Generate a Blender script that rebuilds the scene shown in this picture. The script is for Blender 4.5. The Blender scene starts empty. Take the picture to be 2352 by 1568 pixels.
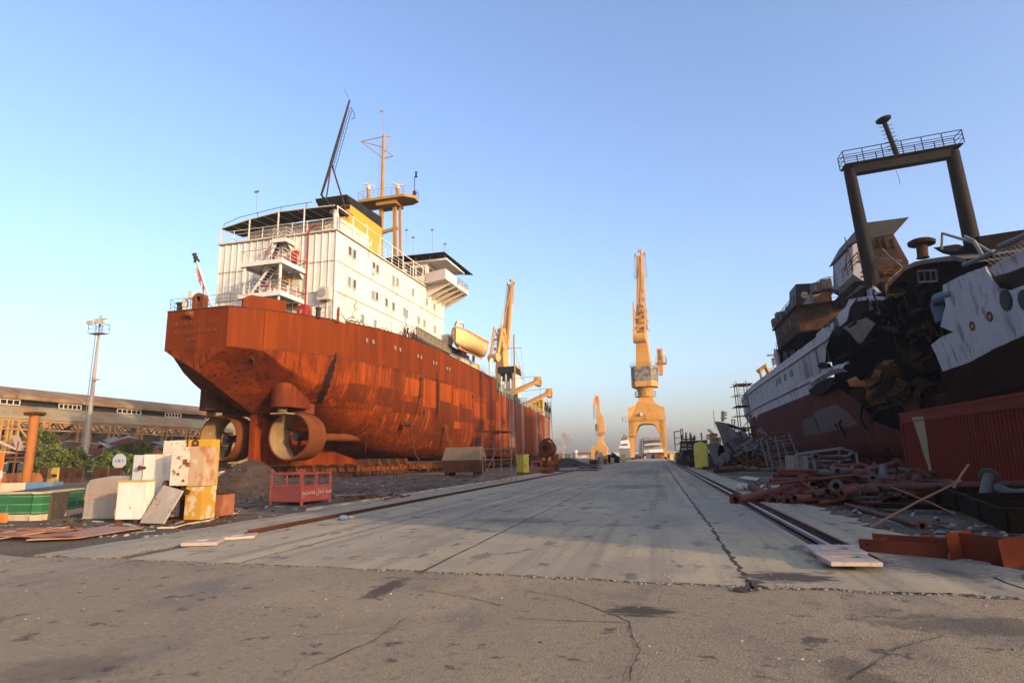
import bpy, math, random
from mathutils import Vector, Matrix
random.seed(7)
C = bpy.context.scene.collection
SC = bpy.context.scene
V = Vector
# ------------------------------------------------------------------ camera
EYE = V((0, 0, 1.5)); FPX = 1400.0; CX, CY = 1176.0, 784.0
yaw, pitch, roll = .2284, .18777, -.018
fw = V((-math.sin(yaw)*math.cos(pitch), math.cos(yaw)*math.cos(pitch), math.sin(pitch)))
r0 = V((math.cos(yaw), math.sin(yaw), 0)); u0 = r0.cross(fw)
rt = r0*math.cos(roll)+u0*math.sin(roll); up = u0*math.cos(roll)-r0*math.sin(roll)
cd = bpy.data.cameras.new('camera'); cam = bpy.data.objects.new('camera', cd); C.objects.link(cam)
cam.matrix_world = Matrix(((rt.x, up.x, -fw.x, 0), (rt.y, up.y, -fw.y, 0), (rt.z, up.z, -fw.z, EYE.z), (0, 0, 0, 1)))
cd.sensor_width = 36; cd.lens = FPX/2352*36; cd.clip_end = 6000; cd.clip_start = .05
SC.camera = cam
I4 = Matrix.Identity(4)
def pt(x, y, ax, val, M=I4):
    """the point on a plane of a thing's own frame that the survey photo shows at (x, y)"""
    Mi = M.inverted(); o = Mi @ EYE; d = Mi.to_3x3() @ (fw+rt*((x-CX)/FPX)-up*((y-CY)/FPX))
    k = 'xyz'.index(ax); return o+d*((val-o[k])/d[k])
def G(x, y, z=0.0): return pt(x, y, 'z', z)
def U(x, y, u): return pt(x, y, 'y', u)
# ------------------------------------------------------------------ mesh builder
class MB:
    def __init__(s): s.v = []; s.f = []; s.m = []
    def add(s, vs, fs, mi=0):
        n = len(s.v); s.v += [tuple(v) for v in vs]; s.f += [tuple(i+n for i in f) for f in fs]; s.m += [mi]*len(fs); return s
    def obox(s, c, a, b, d, mi=0):
        c, a, b, d = V(c), V(a), V(b), V(d)
        vs = [c+a*i+b*j+d*k for i in (-1, 1) for j in (-1, 1) for k in (-1, 1)]
        return s.add(vs, [(0, 1, 3, 2), (4, 6, 7, 5), (0, 4, 5, 1), (2, 3, 7, 6), (0, 2, 6, 4), (1, 5, 7, 3)], mi)
    def box(s, x0, x1, y0, y1, z0, z1, mi=0):
        return s.obox(((x0+x1)/2, (y0+y1)/2, (z0+z1)/2), ((x1-x0)/2, 0, 0), (0, (y1-y0)/2, 0), (0, 0, (z1-z0)/2), mi)
    def beam(s, p, q, w, h=None, upv=(0, 0, 1), mi=0):
        p, q = V(p), V(q); h = h or w; d = q-p
        a = d.cross(V(upv))
        if a.length < 1e-5: a = d.cross(V((1, 0, 0)))
        a.normalize(); b = a.cross(d).normalized()
        return s.obox((p+q)/2, d/2, a*(w/2), b*(h/2), mi)
    def tube(s, pts, r, n=8, cap=True, mi=0):
        pts = [V(p) for p in pts]; rs = r if isinstance(r, (list, tuple)) else [r]*len(pts)
        rings = []; ref = None
        for i, p in enumerate(pts):
            d = (pts[min(i+1, len(pts)-1)]-pts[max(i-1, 0)]).normalized()
            if ref is None: ref = V((0, 0, 1)) if abs(d.z) < .9 else V((1, 0, 0))
            a = d.cross(ref).normalized(); b = a.cross(d).normalized(); ref = b
            rings.append([p+(a*math.cos(2*math.pi*k/n)+b*math.sin(2*math.pi*k/n))*rs[i] for k in range(n)])
        vs = [v for R in rings for v in R]; fs = []
        for i in range(len(pts)-1):
            for k in range(n): fs.append((i*n+k, i*n+(k+1) % n, (i+1)*n+(k+1) % n, (i+1)*n+k))
        if cap: fs += [tuple(range(n))[::-1], tuple(range((len(pts)-1)*n, len(pts)*n))]
        return s.add(vs, fs, mi)
    def cyl(s, p, q, r, r2=None, n=16, mi=0): return s.tube([p, q], [r, r if r2 is None else r2], n, True, mi)
    def pipe(s, p, q, ro, ri, n=24, mi=0, mi2=None, ro2=None, ri2=None):
        """open hollow cylinder with a wall"""
        p, q = V(p), V(q); d = (q-p).normalized(); ref = V((0, 0, 1)) if abs(d.z) < .9 else V((1, 0, 0))
        a = d.cross(ref).normalized(); b = a.cross(d).normalized()
        def ring(c, r): return [c+(a*math.cos(2*math.pi*k/n)+b*math.sin(2*math.pi*k/n))*r for k in range(n)]
        vs = ring(p, ro)+ring(q, ro2 or ro)+ring(p, ri)+ring(q, ri2 or ri)
        o, i_, e = [], [], []
        for k in range(n):
            j = (k+1) % n
            o.append((k, j, n+j, n+k)); i_.append((2*n+k, 3*n+k, 3*n+j, 2*n+j)); e += [(k, 2*n+k, 2*n+j, j), (n+k, n+j, 3*n+j, 3*n+k)]
        n0 = len(s.f); s.add(vs, o+e+i_, mi)
        if mi2 is not None:
            for t in range(n0+len(o)+len(e), len(s.f)): s.m[t] = mi2
        return s
    def prism(s, poly, dv, mi=0):
        poly = [V(p) for p in poly]; dv = V(dv); n = len(poly)
        fs = [tuple(range(n))[::-1], tuple(range(n, 2*n))]+[(i, (i+1) % n, n+(i+1) % n, n+i) for i in range(n)]
        return s.add(poly+[p+dv for p in poly], fs, mi)
    def grid(s, rows, mi=0, closed=False):
        n = len(rows[0]); vs = [v for R in rows for v in R]; fs = []
        for i in range(len(rows)-1):
            for k in range(n if closed else n-1):
                j = (k+1) % n; fs.append((i*n+k, i*n+j, (i+1)*n+j, (i+1)*n+k))
        return s.add(vs, fs, mi)
    def lathe(s, c, prof, n=16, axis=(0, 0, 1), mi=0):
        c = V(c); ax = V(axis).normalized(); ref = V((1, 0, 0)) if abs(ax.x) < .9 else V((0, 1, 0))
        a = ax.cross(ref).normalized(); b = ax.cross(a)
        rows = [[c+ax*h+(a*math.cos(2*math.pi*k/n)+b*math.sin(2*math.pi*k/n))*r for k in range(n)] for r, h in prof]
        s.grid(rows, mi, True); m = len(prof); base = len(s.v)-n*m
        s.f += [tuple(range(base, base+n))[::-1], tuple(range(base+n*(m-1), base+n*m))]; s.m += [mi, mi]; return s
    def rail(s, pts, h=1.05, r=.03, bars=3, step=1.6, upv=(0, 0, 1), mi=0):
        """guard rail: posts and horizontal bars along a path"""
        pts = [V(p) for p in pts]; w = V(upv)
        for p, q in zip(pts[:-1], pts[1:]):
            n = max(1, round((q-p).length/step))
            for i in range(n+1): a = p.lerp(q, i/n); s.tube([a, a+w*h], r, 5, mi=mi)
            for k in range(1, bars+1): s.tube([p+w*h*k/bars, q+w*h*k/bars], r*(1 if k == bars else .7), 5, mi=mi)
        return s
    def ladder(s, p, q, w, side, r=.025, step=.35, mi=0):
        p, q = V(p), V(q); a = V(side).normalized()*w/2
        s.tube([p-a, q-a], r, 5, mi=mi); s.tube([p+a, q+a], r, 5, mi=mi); n = max(2, int((q-p).length/step))
        for i in range(1, n): c = p.lerp(q, i/n); s.tube([c-a, c+a], r*.8, 4, mi=mi)
        return s
    def build(s, name, m, parent=None, smooth=False, angle=35, bevel=0):
        me = bpy.data.meshes.new(name); me.from_pydata(s.v, [], s.f)
        for x in (m if isinstance(m, (list, tuple)) else [m]): me.materials.append(x)
        me.polygons.foreach_set('material_index', s.m); me.update()
        if smooth:
            me.polygons.foreach_set('use_smooth', [True]*len(s.f)); me.set_sharp_from_angle(angle=math.radians(angle))
        o = bpy.data.objects.new(name, me); C.objects.link(o)
        if parent: o.parent = parent
        if bevel:
            b = o.modifiers.new('edge', 'BEVEL'); b.width = bevel; b.segments = 2; b.limit_method = 'ANGLE'; b.angle_limit = math.radians(40)
        return o
def tag(o, label=None, cat=None, group=None, kind=None):
    if label: o['label'] = label
    if cat: o['category'] = cat
    if group: o['group'] = group
    if kind: o['kind'] = kind
    return o
def thing(name, label, cat, loc=(0, 0, 0), rz=0, group=None, rx=0, ry=0):
    o = bpy.data.objects.new(name, None); o.empty_display_size = .3; C.objects.link(o)
    o.matrix_basis = Matrix.Translation(V(loc)) @ Matrix.Rotation(rz, 4, 'Z') @ Matrix.Rotation(ry, 4, 'Y') @ Matrix.Rotation(rx, 4, 'X')
    return tag(o, label, cat, group)
def copy_tree(o, parent=None):
    c = o.copy(); C.objects.link(c)
    if parent: c.parent = parent
    for ch in KIDS(o): copy_tree(ch, c)
    return c
def KIDS(o): return [x for x in list(C.objects) if x.parent == o]
# ------------------------------------------------------------------ materials
MATS = {}
def node(t, kind, **kw):
    n = t.nodes.new(kind)
    for k, v in kw.items(): setattr(n, k, v)
    return n
def mat(name, c, rough=.75, metal=0, layers=(), bump=0, bscale=30, plates=None, spec=.15, spots=None, mound=None):
    """layers: (colour, (sx, sy, sz), lo, hi, amount); plates: ('yz', w, h, colour, amount, seam, seamsize)"""
    m = bpy.data.materials.new(name); m.use_nodes = True; t = m.node_tree; L = t.links
    b = t.nodes['Principled BSDF']; b.inputs['Roughness'].default_value = rough; b.inputs['Metallic'].default_value = metal
    b.inputs['Specular IOR Level'].default_value = spec
    tc = node(t, 'ShaderNodeTexCoord'); co = tc.outputs['Object']
    rgb = node(t, 'ShaderNodeRGB'); rgb.outputs[0].default_value = (*c, 1); cur = rgb.outputs[0]
    def mix(fac, cur, col):
        x = node(t, 'ShaderNodeMix', data_type='RGBA'); L.new(fac, x.inputs[0]); L.new(cur, x.inputs[6])
        if isinstance(col, tuple): x.inputs[7].default_value = (*col, 1)
        else: L.new(col, x.inputs[7])
        return x.outputs[2]
    def noise(sc, det=6, dist=0, off=0):
        mp = node(t, 'ShaderNodeMapping'); mp.inputs['Scale'].default_value = sc; mp.inputs['Location'].default_value = (off, off*1.7, off*.6)
        L.new(co, mp.inputs[0]); n = node(t, 'ShaderNodeTexNoise'); n.inputs['Scale'].default_value = 1; n.inputs['Detail'].default_value = det
        n.inputs['Roughness'].default_value = .62; n.inputs['Distortion'].default_value = dist
        L.new(mp.outputs[0], n.inputs['Vector']); return n.outputs['Fac']
    def mr(v, lo, hi, a=1.0, a0=0.0):
        q = node(t, 'ShaderNodeMapRange'); L.new(v, q.inputs[0]); q.inputs[1].default_value = lo; q.inputs[2].default_value = hi
        q.inputs[3].default_value = a0; q.inputs[4].default_value = a; return q.outputs[0]
    if plates:
        ax, w, h, pc, amt, seam, ss = plates
        sp = node(t, 'ShaderNodeSeparateXYZ'); L.new(co, sp.inputs[0]); cb = node(t, 'ShaderNodeCombineXYZ')
        L.new(sp.outputs['XYZ'.index(ax[0].upper())], cb.inputs[0]); L.new(sp.outputs['XYZ'.index(ax[1].upper())], cb.inputs[1])
        br = node(t, 'ShaderNodeTexBrick'); br.inputs['Scale'].default_value = 1; br.inputs['Brick Width'].default_value = w; br.inputs['Row Height'].default_value = h
        br.inputs['Mortar Size'].default_value = ss; br.inputs['Color1'].default_value = (0, 0, 0, 1); br.inputs['Color2'].default_value = (1, 1, 1, 1); br.inputs['Mortar'].default_value = (0, 0, 0, 1)
        br.inputs['Mortar Smooth'].default_value = .3
        L.new(cb.outputs[0], br.inputs['Vector'])
        cur = mix(mr(br.outputs['Color'], .45, 1, amt), cur, pc); cur = mix(mr(br.outputs['Fac'], 0, 1, .7), cur, seam)
    for i, ly in enumerate(layers):
        col, sc, lo, hi, a = ly[:5]
        cur = mix(mr(noise(sc, off=3.1*i+len(name)), lo, hi, a), cur, col)
    if spots:
        col, sc, lo, hi = spots
        vo = node(t, 'ShaderNodeTexVoronoi'); vo.inputs['Scale'].default_value = sc; L.new(co, vo.inputs['Vector'])
        cur = mix(mr(vo.outputs['Distance'], lo, hi, 0, .9), cur, col)
    L.new(cur, b.inputs['Base Color'])
    if bump:
        bp = node(t, 'ShaderNodeBump'); bp.inputs['Strength'].default_value = bump; bp.inputs['Distance'].default_value = .05
        L.new(noise((bscale,)*3, 5), bp.inputs['Height']); L.new(bp.outputs[0], b.inputs['Normal'])
    MATS[name] = m; return m
def lettering(body, size, M4, m, parent, name='lettering', depth=.015, align='CENTER', bold=0):
    cu = bpy.data.curves.new(name, 'FONT'); cu.body = body; cu.size = size; cu.extrude = depth; cu.align_x = align; cu.offset = bold
    tmp = bpy.data.objects.new('tmp', cu); C.objects.link(tmp); bpy.context.view_layer.update()
    me = bpy.data.meshes.new_from_object(tmp.evaluated_get(bpy.context.evaluated_depsgraph_get())); bpy.data.objects.remove(tmp)
    me.materials.clear(); me.materials.append(m); o = bpy.data.objects.new(name, me); C.objects.link(o); o.parent = parent; o.matrix_local = M4; return o
def face(loc, xd, yd):
    x, y = V(xd).normalized(), V(yd).normalized(); z = x.cross(y)
    return Matrix(((x.x, y.x, z.x, loc[0]), (x.y, y.y, z.y, loc[1]), (x.z, y.z, z.z, loc[2]), (0, 0, 0, 1)))
RU = (.112, .0205, .003); OR = (.27, .043, .0035); DK = (.03, .0075, .003)
rust_hull = mat('rust_hull', RU, .8, layers=[(OR, (2.0, 2.0, .05), .48, .62, .7), ((.060, .0125, .003), (.13, .13, .08), .46, .60, .8), (DK, (3.2, 3.2, .09), .52, .66, .6), ((.34, .07, .007), (.8, .8, .02), .57, .66, .8), ((.035, .012, .005), (.9, .9, .03), .60, .70, .7), ((.32, .066, .007), (5, 5, .08), .58, .68, .6), ((.03, .014, .009), (.7, .7, .5), .70, .78, .5)],
    plates=('yz', 6.5, 2.1, (.27, .05, .005), .6, (.04, .009, .003), .02), bump=.12, bscale=9, spec=.06)
rust_stern = mat('rust_stern', (.135, .022, .003), .8, layers=[((.27, .046, .004), (.3, .3, .16), .44, .6, .8), (DK, (3.2, 3.2, .16), .53, .64, .8), ((.05, .010, .003), (.4, .4, .2), .5, .66, .75)], bump=.12, bscale=9, spec=.06)
rust_upper = mat('rust_upper', (.118, .021, .003), .78, layers=[((.18, .034, .004), (.8, .8, .05), .48, .62, .6), ((.07, .013, .003), (.5, .5, .12), .5, .68, .6), ((.26, .045, .004), (1.3, 1.3, .03), .66, .74, .7), ((.30, .25, .22), (3, 3, 1.2), .74, .8, .5)], bump=.08, bscale=9, spec=.06)
rust_fore = mat('rust_fore', (.125, .023, .004), .8, layers=[((.28, .05, .0045), (.6, .6, .02), .48, .58, .8), ((.27, .21, .15), (.9, .9, .02), .5, .6, .8), ((.05, .028, .022), (1.1, 1.1, .025), .53, .64, .8), ((.09, .085, .10), (.5, .5, .015), .6, .66, .7)], bump=.1, bscale=9, spec=.06)
rust = mat('rust', (.115, .036, .013), .85, layers=[((.23, .068, .018), (1.5, 1.5, .9), .45, .65, .7), ((.05, .026, .016), (2.5, 2.5, 1.5), .5, .7, .7)], bump=.25, bscale=14, spec=.06)
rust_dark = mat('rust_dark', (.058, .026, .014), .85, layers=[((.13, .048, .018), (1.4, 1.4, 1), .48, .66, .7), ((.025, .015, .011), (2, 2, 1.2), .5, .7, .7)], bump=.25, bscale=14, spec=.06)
nozzle_m = mat('nozzle_rust', (.12, .033, .009), .75, layers=[((.17, .055, .018), (.9, .9, .6), .45, .65, .7), ((.10, .04, .02), (1.4, 1.4, 1), .52, .7, .6)], bump=.12, spec=.06)
nozzle_in = mat('nozzle_lining', (.22, .14, .065), .7, layers=[((.20, .12, .06), (.8, .8, .8), .45, .65, .7), ((.40, .32, .2), (2, 2, 2), .56, .7, .5)], bump=.1)
white = mat('white_paint', (.54, .50, .44), .5, layers=[((.36, .25, .14), (2.2, 2.2, .05), .60, .70, .55), ((.40, .36, .30), (.9, .9, .9), .58, .68, .5), ((.44, .39, .31), (.5, .5, .12), .5, .72, .5), ((.34, .19, .09), (1.6, 1.6, .10), .66, .76, .6), ((.60, .57, .52), (.25, .25, .25), .45, .6, .5)], bump=.03, bscale=3)
seam_m = mat('seam_stain', (.20, .15, .10), .7)
off_white = mat('off_white', (.44, .39, .32), .55, layers=[((.35, .26, .17), (2.5, 2.5, 1), .55, .72, .6)])
grey_paint = mat('grey_paint', (.21, .21, .205), .6, layers=[((.18, .17, .16), (1.5, 1.5, .5), .5, .7, .6), ((.25, .12, .06), (3, 3, 1), .64, .74, .7)])
cream = mat('cream', (.52, .34, .14), .5, layers=[((.60, .46, .25), (.6, .6, .6), .45, .65, .7), ((.42, .22, .07), (2, 2, .6), .6, .75, .6)])
orange = mat('orange_paint', (.55, .20, .06), .5, layers=[((.65, .32, .14), (1, 1, 1), .45, .65, .6)])
yellow = mat('funnel_yellow', (.50, .25, .02), .5, layers=[((.45, .22, .03), (1, 1, .3), .55, .7, .5)])
ochre = mat('ochre', (.30, .16, .03), .6, layers=[((.20, .10, .025), (1.2, 1.2, .5), .5, .7, .6), ((.22, .08, .025), (3, 3, 1), .62, .74, .7)])
crane_y = mat('crane_yellow', (.43, .215, .045), .5, layers=[((.37, .17, .035), (.25, .25, .06), .48, .65, .6), ((.22, .10, .035), (1.0, 1.0, .06), .56, .68, .6), ((.48, .27, .09), (.12, .12, .12), .5, .62, .5)])
crane_d = mat('crane_roof', (.085, .078, .07), .9, layers=[((.24, .21, .17), (.9, .9, .9), .45, .6, .8)], plates=('xz', 2.2, 1.7, (.22, .19, .15), .5, (.03, .03, .03), .05))
black = mat('black_paint', (.012, .012, .013), .6, layers=[((.03, .027, .024), (1, 1, .4), .5, .7, .6)])
dark = mat('dark_steel', (.022, .019, .016), .65, layers=[((.06, .04, .027), (2, 2, 2), .52, .68, .6)])
canvas = mat('dark_green_canvas', (.022, .032, .028), .9)
glass = mat('window_glass', (.05, .065, .075), .12, spec=.6)
glass_pale = mat('window_glass_pale', (.14, .18, .2), .25, spec=.6)
red = mat('red_paint', (.27, .02, .016), .55, layers=[((.24, .03, .025), (2, 2, 2), .5, .7, .5)])
green = mat('deck_green', (.03, .10, .075), .7)
blue = mat('blue_paint', (.055, .125, .215), .7, layers=[((.16, .19, .19), (2, 2, 1), .5, .68, .6)])
# ------------------------------------------------------------------ sky and sun
SUN_EL, SUN_AZ = math.radians(14), math.radians(120)      # azimuth clockwise from the road direction (+Y)
SC.world = bpy.data.worlds.new('World'); SC.world.use_nodes = True
wt = SC.world.node_tree; bg = wt.nodes['Background']
sky = wt.nodes.new('ShaderNodeTexSky'); sky.sky_type = 'NISHITA'; sky.sun_disc = False
sky.sun_elevation = SUN_EL; sky.sun_rotation = SUN_AZ; sky.air_density = 1.0; sky.dust_density = 3.8; sky.ozone_density = 3.0; sky.altitude = 0
tint = wt.nodes.new('ShaderNodeMix'); tint.data_type = 'RGBA'; tint.blend_type = 'MULTIPLY'; tint.inputs[0].default_value = 1; tint.inputs[7].default_value = (1.06, .975, 1.0, 1)   # the dusty gulf air is a little more violet than the sky model
wt.links.new(sky.outputs[0], tint.inputs[6]); wt.links.new(tint.outputs[2], bg.inputs[0]); bg.inputs[1].default_value = .15
sd = bpy.data.lights.new('sun', 'SUN'); sd.energy = 2.05; sd.angle = math.radians(1.0); sd.color = (1, .72, .42)
so = bpy.data.objects.new('sun', sd); C.objects.link(so)
sv = V((math.sin(SUN_AZ)*math.cos(SUN_EL), math.cos(SUN_AZ)*math.cos(SUN_EL), math.sin(SUN_EL)))
so.rotation_euler = (-sv).to_track_quat('-Z', 'Y').to_euler(); so.location = (60, -40, 60)
vs = SC.view_settings; vs.view_transform = 'Standard'; vs.look = 'None'; vs.exposure = 1.52; vs.gamma = 1
# ------------------------------------------------------------------ ground
def gmat(name, c, layers, blobs=(), spots=None, bump=.3, cracks=None, rough=.9):
    m = mat(name, c, rough, layers=layers, bump=bump, bscale=45, spots=spots, spec=.2); t = m.node_tree; L = t.links; b = t.nodes['Principled BSDF']
    cur = b.inputs['Base Color'].links[0].from_socket; geo = node(t, 'ShaderNodeTexCoord').outputs['Object']
    def mixin(fac, col):
        nonlocal cur
        x = node(t, 'ShaderNodeMix', data_type='RGBA'); L.new(fac, x.inputs[0]); L.new(cur, x.inputs[6]); x.inputs[7].default_value = (*col, 1); cur = x.outputs[2]
    if cracks:
        sc, wd, col = cracks; nz = node(t, 'ShaderNodeTexNoise'); nz.inputs['Scale'].default_value = sc*3; nz.inputs['Detail'].default_value = 5; L.new(geo, nz.inputs['Vector'])
        a = node(t, 'ShaderNodeVectorMath', operation='MULTIPLY_ADD'); L.new(nz.outputs['Color'], a.inputs[0]); a.inputs[1].default_value = (.5/sc,)*3; L.new(geo, a.inputs[2])
        vo = node(t, 'ShaderNodeTexVoronoi', feature='DISTANCE_TO_EDGE'); vo.inputs['Scale'].default_value = sc; L.new(a.outputs[0], vo.inputs['Vector'])
        q = node(t, 'ShaderNodeMapRange'); L.new(vo.outputs['Distance'], q.inputs[0]); q.inputs[1].default_value = 0; q.inputs[2].default_value = wd*sc; q.inputs[3].default_value = .6; q.inputs[4].default_value = 0
        n2 = node(t, 'ShaderNodeTexNoise'); n2.inputs['Scale'].default_value = sc*1.5; L.new(geo, n2.inputs['Vector']); q2 = node(t, 'ShaderNodeMapRange'); L.new(n2.outputs['Fac'], q2.inputs[0]); q2.inputs[1].default_value = .42; q2.inputs[2].default_value = .55
        mu = node(t, 'ShaderNodeMath', operation='MULTIPLY'); L.new(q.outputs[0], mu.inputs[0]); L.new(q2.outputs[0], mu.inputs[1]); mixin(mu.outputs[0], col)
    for (x, y, rx, ry, col, amt, nsx, nsy) in blobs:
        mp = node(t, 'ShaderNodeMapping'); mp.vector_type = 'POINT'; mp.inputs['Location'].default_value = (-x/rx, -y/ry, 0); mp.inputs['Scale'].default_value = (1/rx, 1/ry, 0); L.new(geo, mp.inputs[0])
        ln = node(t, 'ShaderNodeVectorMath', operation='LENGTH'); L.new(mp.outputs[0], ln.inputs[0])
        nm = node(t, 'ShaderNodeMapping'); nm.inputs['Scale'].default_value = (nsx, nsy, 1); L.new(geo, nm.inputs[0])
        nz = node(t, 'ShaderNodeTexNoise'); nz.inputs['Scale'].default_value = 1; nz.inputs['Detail'].default_value = 7; nz.inputs['Roughness'].default_value = .7; L.new(nm.outputs[0], nz.inputs['Vector'])
        su = node(t, 'ShaderNodeMath', operation='MULTIPLY_ADD'); L.new(nz.outputs['Fac'], su.inputs[0]); su.inputs[1].default_value = 1.8; mul = node(t, 'ShaderNodeMath', operation='MULTIPLY'); L.new(ln.outputs['Value'], mul.inputs[0]); mul.inputs[1].default_value = -1
        L.new(mul.outputs[0], su.inputs[2]); q = node(t, 'ShaderNodeMapRange'); L.new(su.outputs[0], q.inputs[0]); q.inputs[1].default_value = .15; q.inputs[2].default_value = .45; q.inputs[4].default_value = amt
        mixin(q.outputs[0], col)
    L.new(cur, b.inputs['Base Color']); return m
DKG = (.055, .048, .042)
gravel = gmat('dark_gravel', (.095, .072, .046), [((.17, .122, .082), (.35, .35, .35), .46, .66, .8), ((.03, .027, .025), (.16, .16, .16), .5, .64, .8), ((.19, .155, .125), (9, 9, 9), .58, .72, .7), ((.035, .03, .028), (16, 16, 16), .55, .7, .7)], spots=((.36, .32, .27), 3.1, .02, .09), bump=.6)
slab = gmat('road_concrete', (.29, .238, .152), [((.38, .305, .19), (.22, .22, .22), .45, .65, .8), ((.17, .138, .098), (1.9, .03, 1), .50, .62, .65), ((.42, .33, .20), (1.2, .05, 1), .56, .66, .5), ((.22, .175, .13), (.45, .45, .45), .54, .64, .6), ((.18, .162, .145), (.5, .13, .5), .5, .7, .7), ((.34, .25, .17), (.7, .25, .7), .58, .72, .5), ((.075, .068, .062), (2.0, 1.1, 2), .58, .66, .8), ((.08, .072, .066), (.9, .5, .9), .63, .70, .75), ((.30, .265, .23), (11, 11, 11), .5, .7, .4), ((.12, .108, .098), (7, 7, 7), .62, .72, .6)],
    blobs=[(1.4, 8.2, .85, .5, (.05, .043, .037), .95, 3, 11), (-2.7, 9.3, .22, .5, DKG, .5, 6, 3), (-3.4, 14.5, 1.7, 1.0, DKG, .45, 6, 3), (2.6, 9.6, .55, .9, DKG, .8, 5, 5), (-1.2, 30, 2.4, 3, DKG, .4, 3, 1.2), (3.4, 9.2, .9, 1.6, DKG, .55, 9, 9), (3.6, 24, .5, 8, DKG, .6, 5, 3), (-1.5, 55, 3, 12, DKG, .4, 2, .6)], bump=.12, cracks=(.35, .012, (.09, .08, .07)), spots=((.10, .09, .08), 1.7, .025, .07))
apron_m = gmat('apron_concrete', (.225, .175, .112), [((.30, .232, .148), (.3, .3, .3), .45, .66, .8), ((.13, .112, .098), (.8, .4, .8), .52, .68, .7), ((.38, .28, .165), (.5, .16, .5), .56, .70, .7), ((.30, .26, .22), (22, 22, 22), .56, .68, .6), ((.10, .088, .078), (14, 14, 14), .55, .68, .6), ((.06, .052, .045), (3.6, 3.6, 3.6), .61, .67, .85), ((.085, .072, .062), (1.0, .6, 1.0), .58, .70, .6), ((.36, .29, .22), (30, 30, 30), .62, .70, .7), ((.05, .044, .04), (26, 26, 26), .62, .70, .7)],
    blobs=[(-.25, 6.35, .5, .35, (.05, .043, .037), .95, 3, 10), (-3.2, 7.0, .22, .9, (.055, .046, .04), .9, 7, 4), (1.2, 4.6, .35, 1.0, DKG, .55, 4, 4), (-4.4, 4.0, .8, .5, DKG, .4, 4, 4), (2.6, 6.3, 1.6, .5, DKG, .55, 4, 4)], bump=.55, cracks=(.42, .011, (.06, .05, .045)), spots=((.065, .055, .05), 3.3, .03, .085))
joint_m = mat('joint_filler', (.05, .043, .038), .95, layers=[((.12, .10, .085), (6, 6, 6), .5, .7, .8)], bump=.6)
gravel_edge = mat('broken_edge', (.25, .195, .145), .95, layers=[((.05, .045, .04), (14, 14, 14), .45, .6, .9), ((.35, .28, .19), (9, 9, 9), .58, .7, .8)], bump=1, bscale=50)
def wob(t, a, f, ph=0): return a*(math.sin(t*f+ph)+.6*math.sin(t*f*2.3+ph*1.7)+.4*math.sin(t*f*5.1+ph*.3))
g = MB(); R_ = 3500
g.add([(-R_, -300, 0), (R_, -300, 0), (R_, R_, 0), (-R_, R_, 0)], [(0, 1, 2, 3)])
tag(g.build('ground', gravel), kind='structure')
# water beyond the yard
seam_far = MB().add([(-R_, 620, .05), (R_, 620, .05), (R_, R_-5, .05), (-R_, R_-5, .05)], [(0, 1, 2, 3)])
tag(seam_far.build('sea', mat('sea_water', (.10, .13, .15), .25, layers=[((.16, .19, .2), (.02, .1, 1), .45, .6, .7)])), kind='structure')
us = [8.45]; 
while us[-1] < 330: us.append(us[-1]+max(.12, us[-1]*.012))
TOP = .042
def near_edge(x): return 8.5-(x+9.8)*.067-(.14 if x > -3 else 0)*min(1, (x+3)/3)+wob(x, .035, 5)
def strip(fl, fr, m, name, mats):
    b = MB(); L_, R2 = [], []
    for i, u in enumerate(us):
        xl, xr = fl(u), fr(u)
        ul = near_edge(xl) if i == 0 else max(u, near_edge(xl)+.02*i); ur = near_edge(xr) if i == 0 else u
        n = 24 if i == 0 else 1
        L_.append((xl, ul)); R2.append((xr, ur))
    # front edge follows the broken line
    K = 40; rows = []
    for i in range(len(us)):
        row = []
        for k in range(K+1):
            f = k/K; x = L_[i][0]*(1-f)+R2[i][0]*f
            e = near_edge(x); y = e if i == 0 else max(us[i], e+.01*i) if us[i] < 12 else us[i]
            row.append((x, y, TOP))
        rows.append(row)
    b.grid(rows)
    for row in (rows[0], [r_[0] for r_ in rows], [r_[-1] for r_ in rows]):
        b.grid([row, [(x, y, -.02) for x, y, z in row]], 1)
    return tag(b.build(name, mats), kind='structure')
lx = lambda u: -10.25+(wob(u, .05, 1.3) if u > 10 else 0)
strip(lx, lambda u: -8.56, slab, 'road_slab', [slab, gravel_edge])
strip(lambda u: -8.24, lambda u: 2.27, slab, 'road', [slab, gravel_edge])
strip(lambda u: 2.87, lambda u: 4.05+wob(u, .10, 2.1, 1)+wob(u, .06, 7, 2)+(0 if u > 20 else .0), slab, 'road_slab', [slab, gravel_edge])
cb = MB(); cb.box(-8.56, -8.24, 8.6, 330, -.02, .028, 0); cb.box(2.27, 2.87, 9.7, 330, -.02, -.012, 0)
sb_ = MB(); sb_.grid([[(x, near_edge(x) if k == 0 else 9.72, TOP) for x in (2.27, 2.47, 2.67, 2.87)] for k in (0, 1)]); sb_.box(2.27, 2.87, 9.6, 9.72, -.02, TOP-.003); tag(sb_.build('road', slab), kind='structure')
tag(cb.build('rail_channel', gravel), kind='structure')
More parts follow.
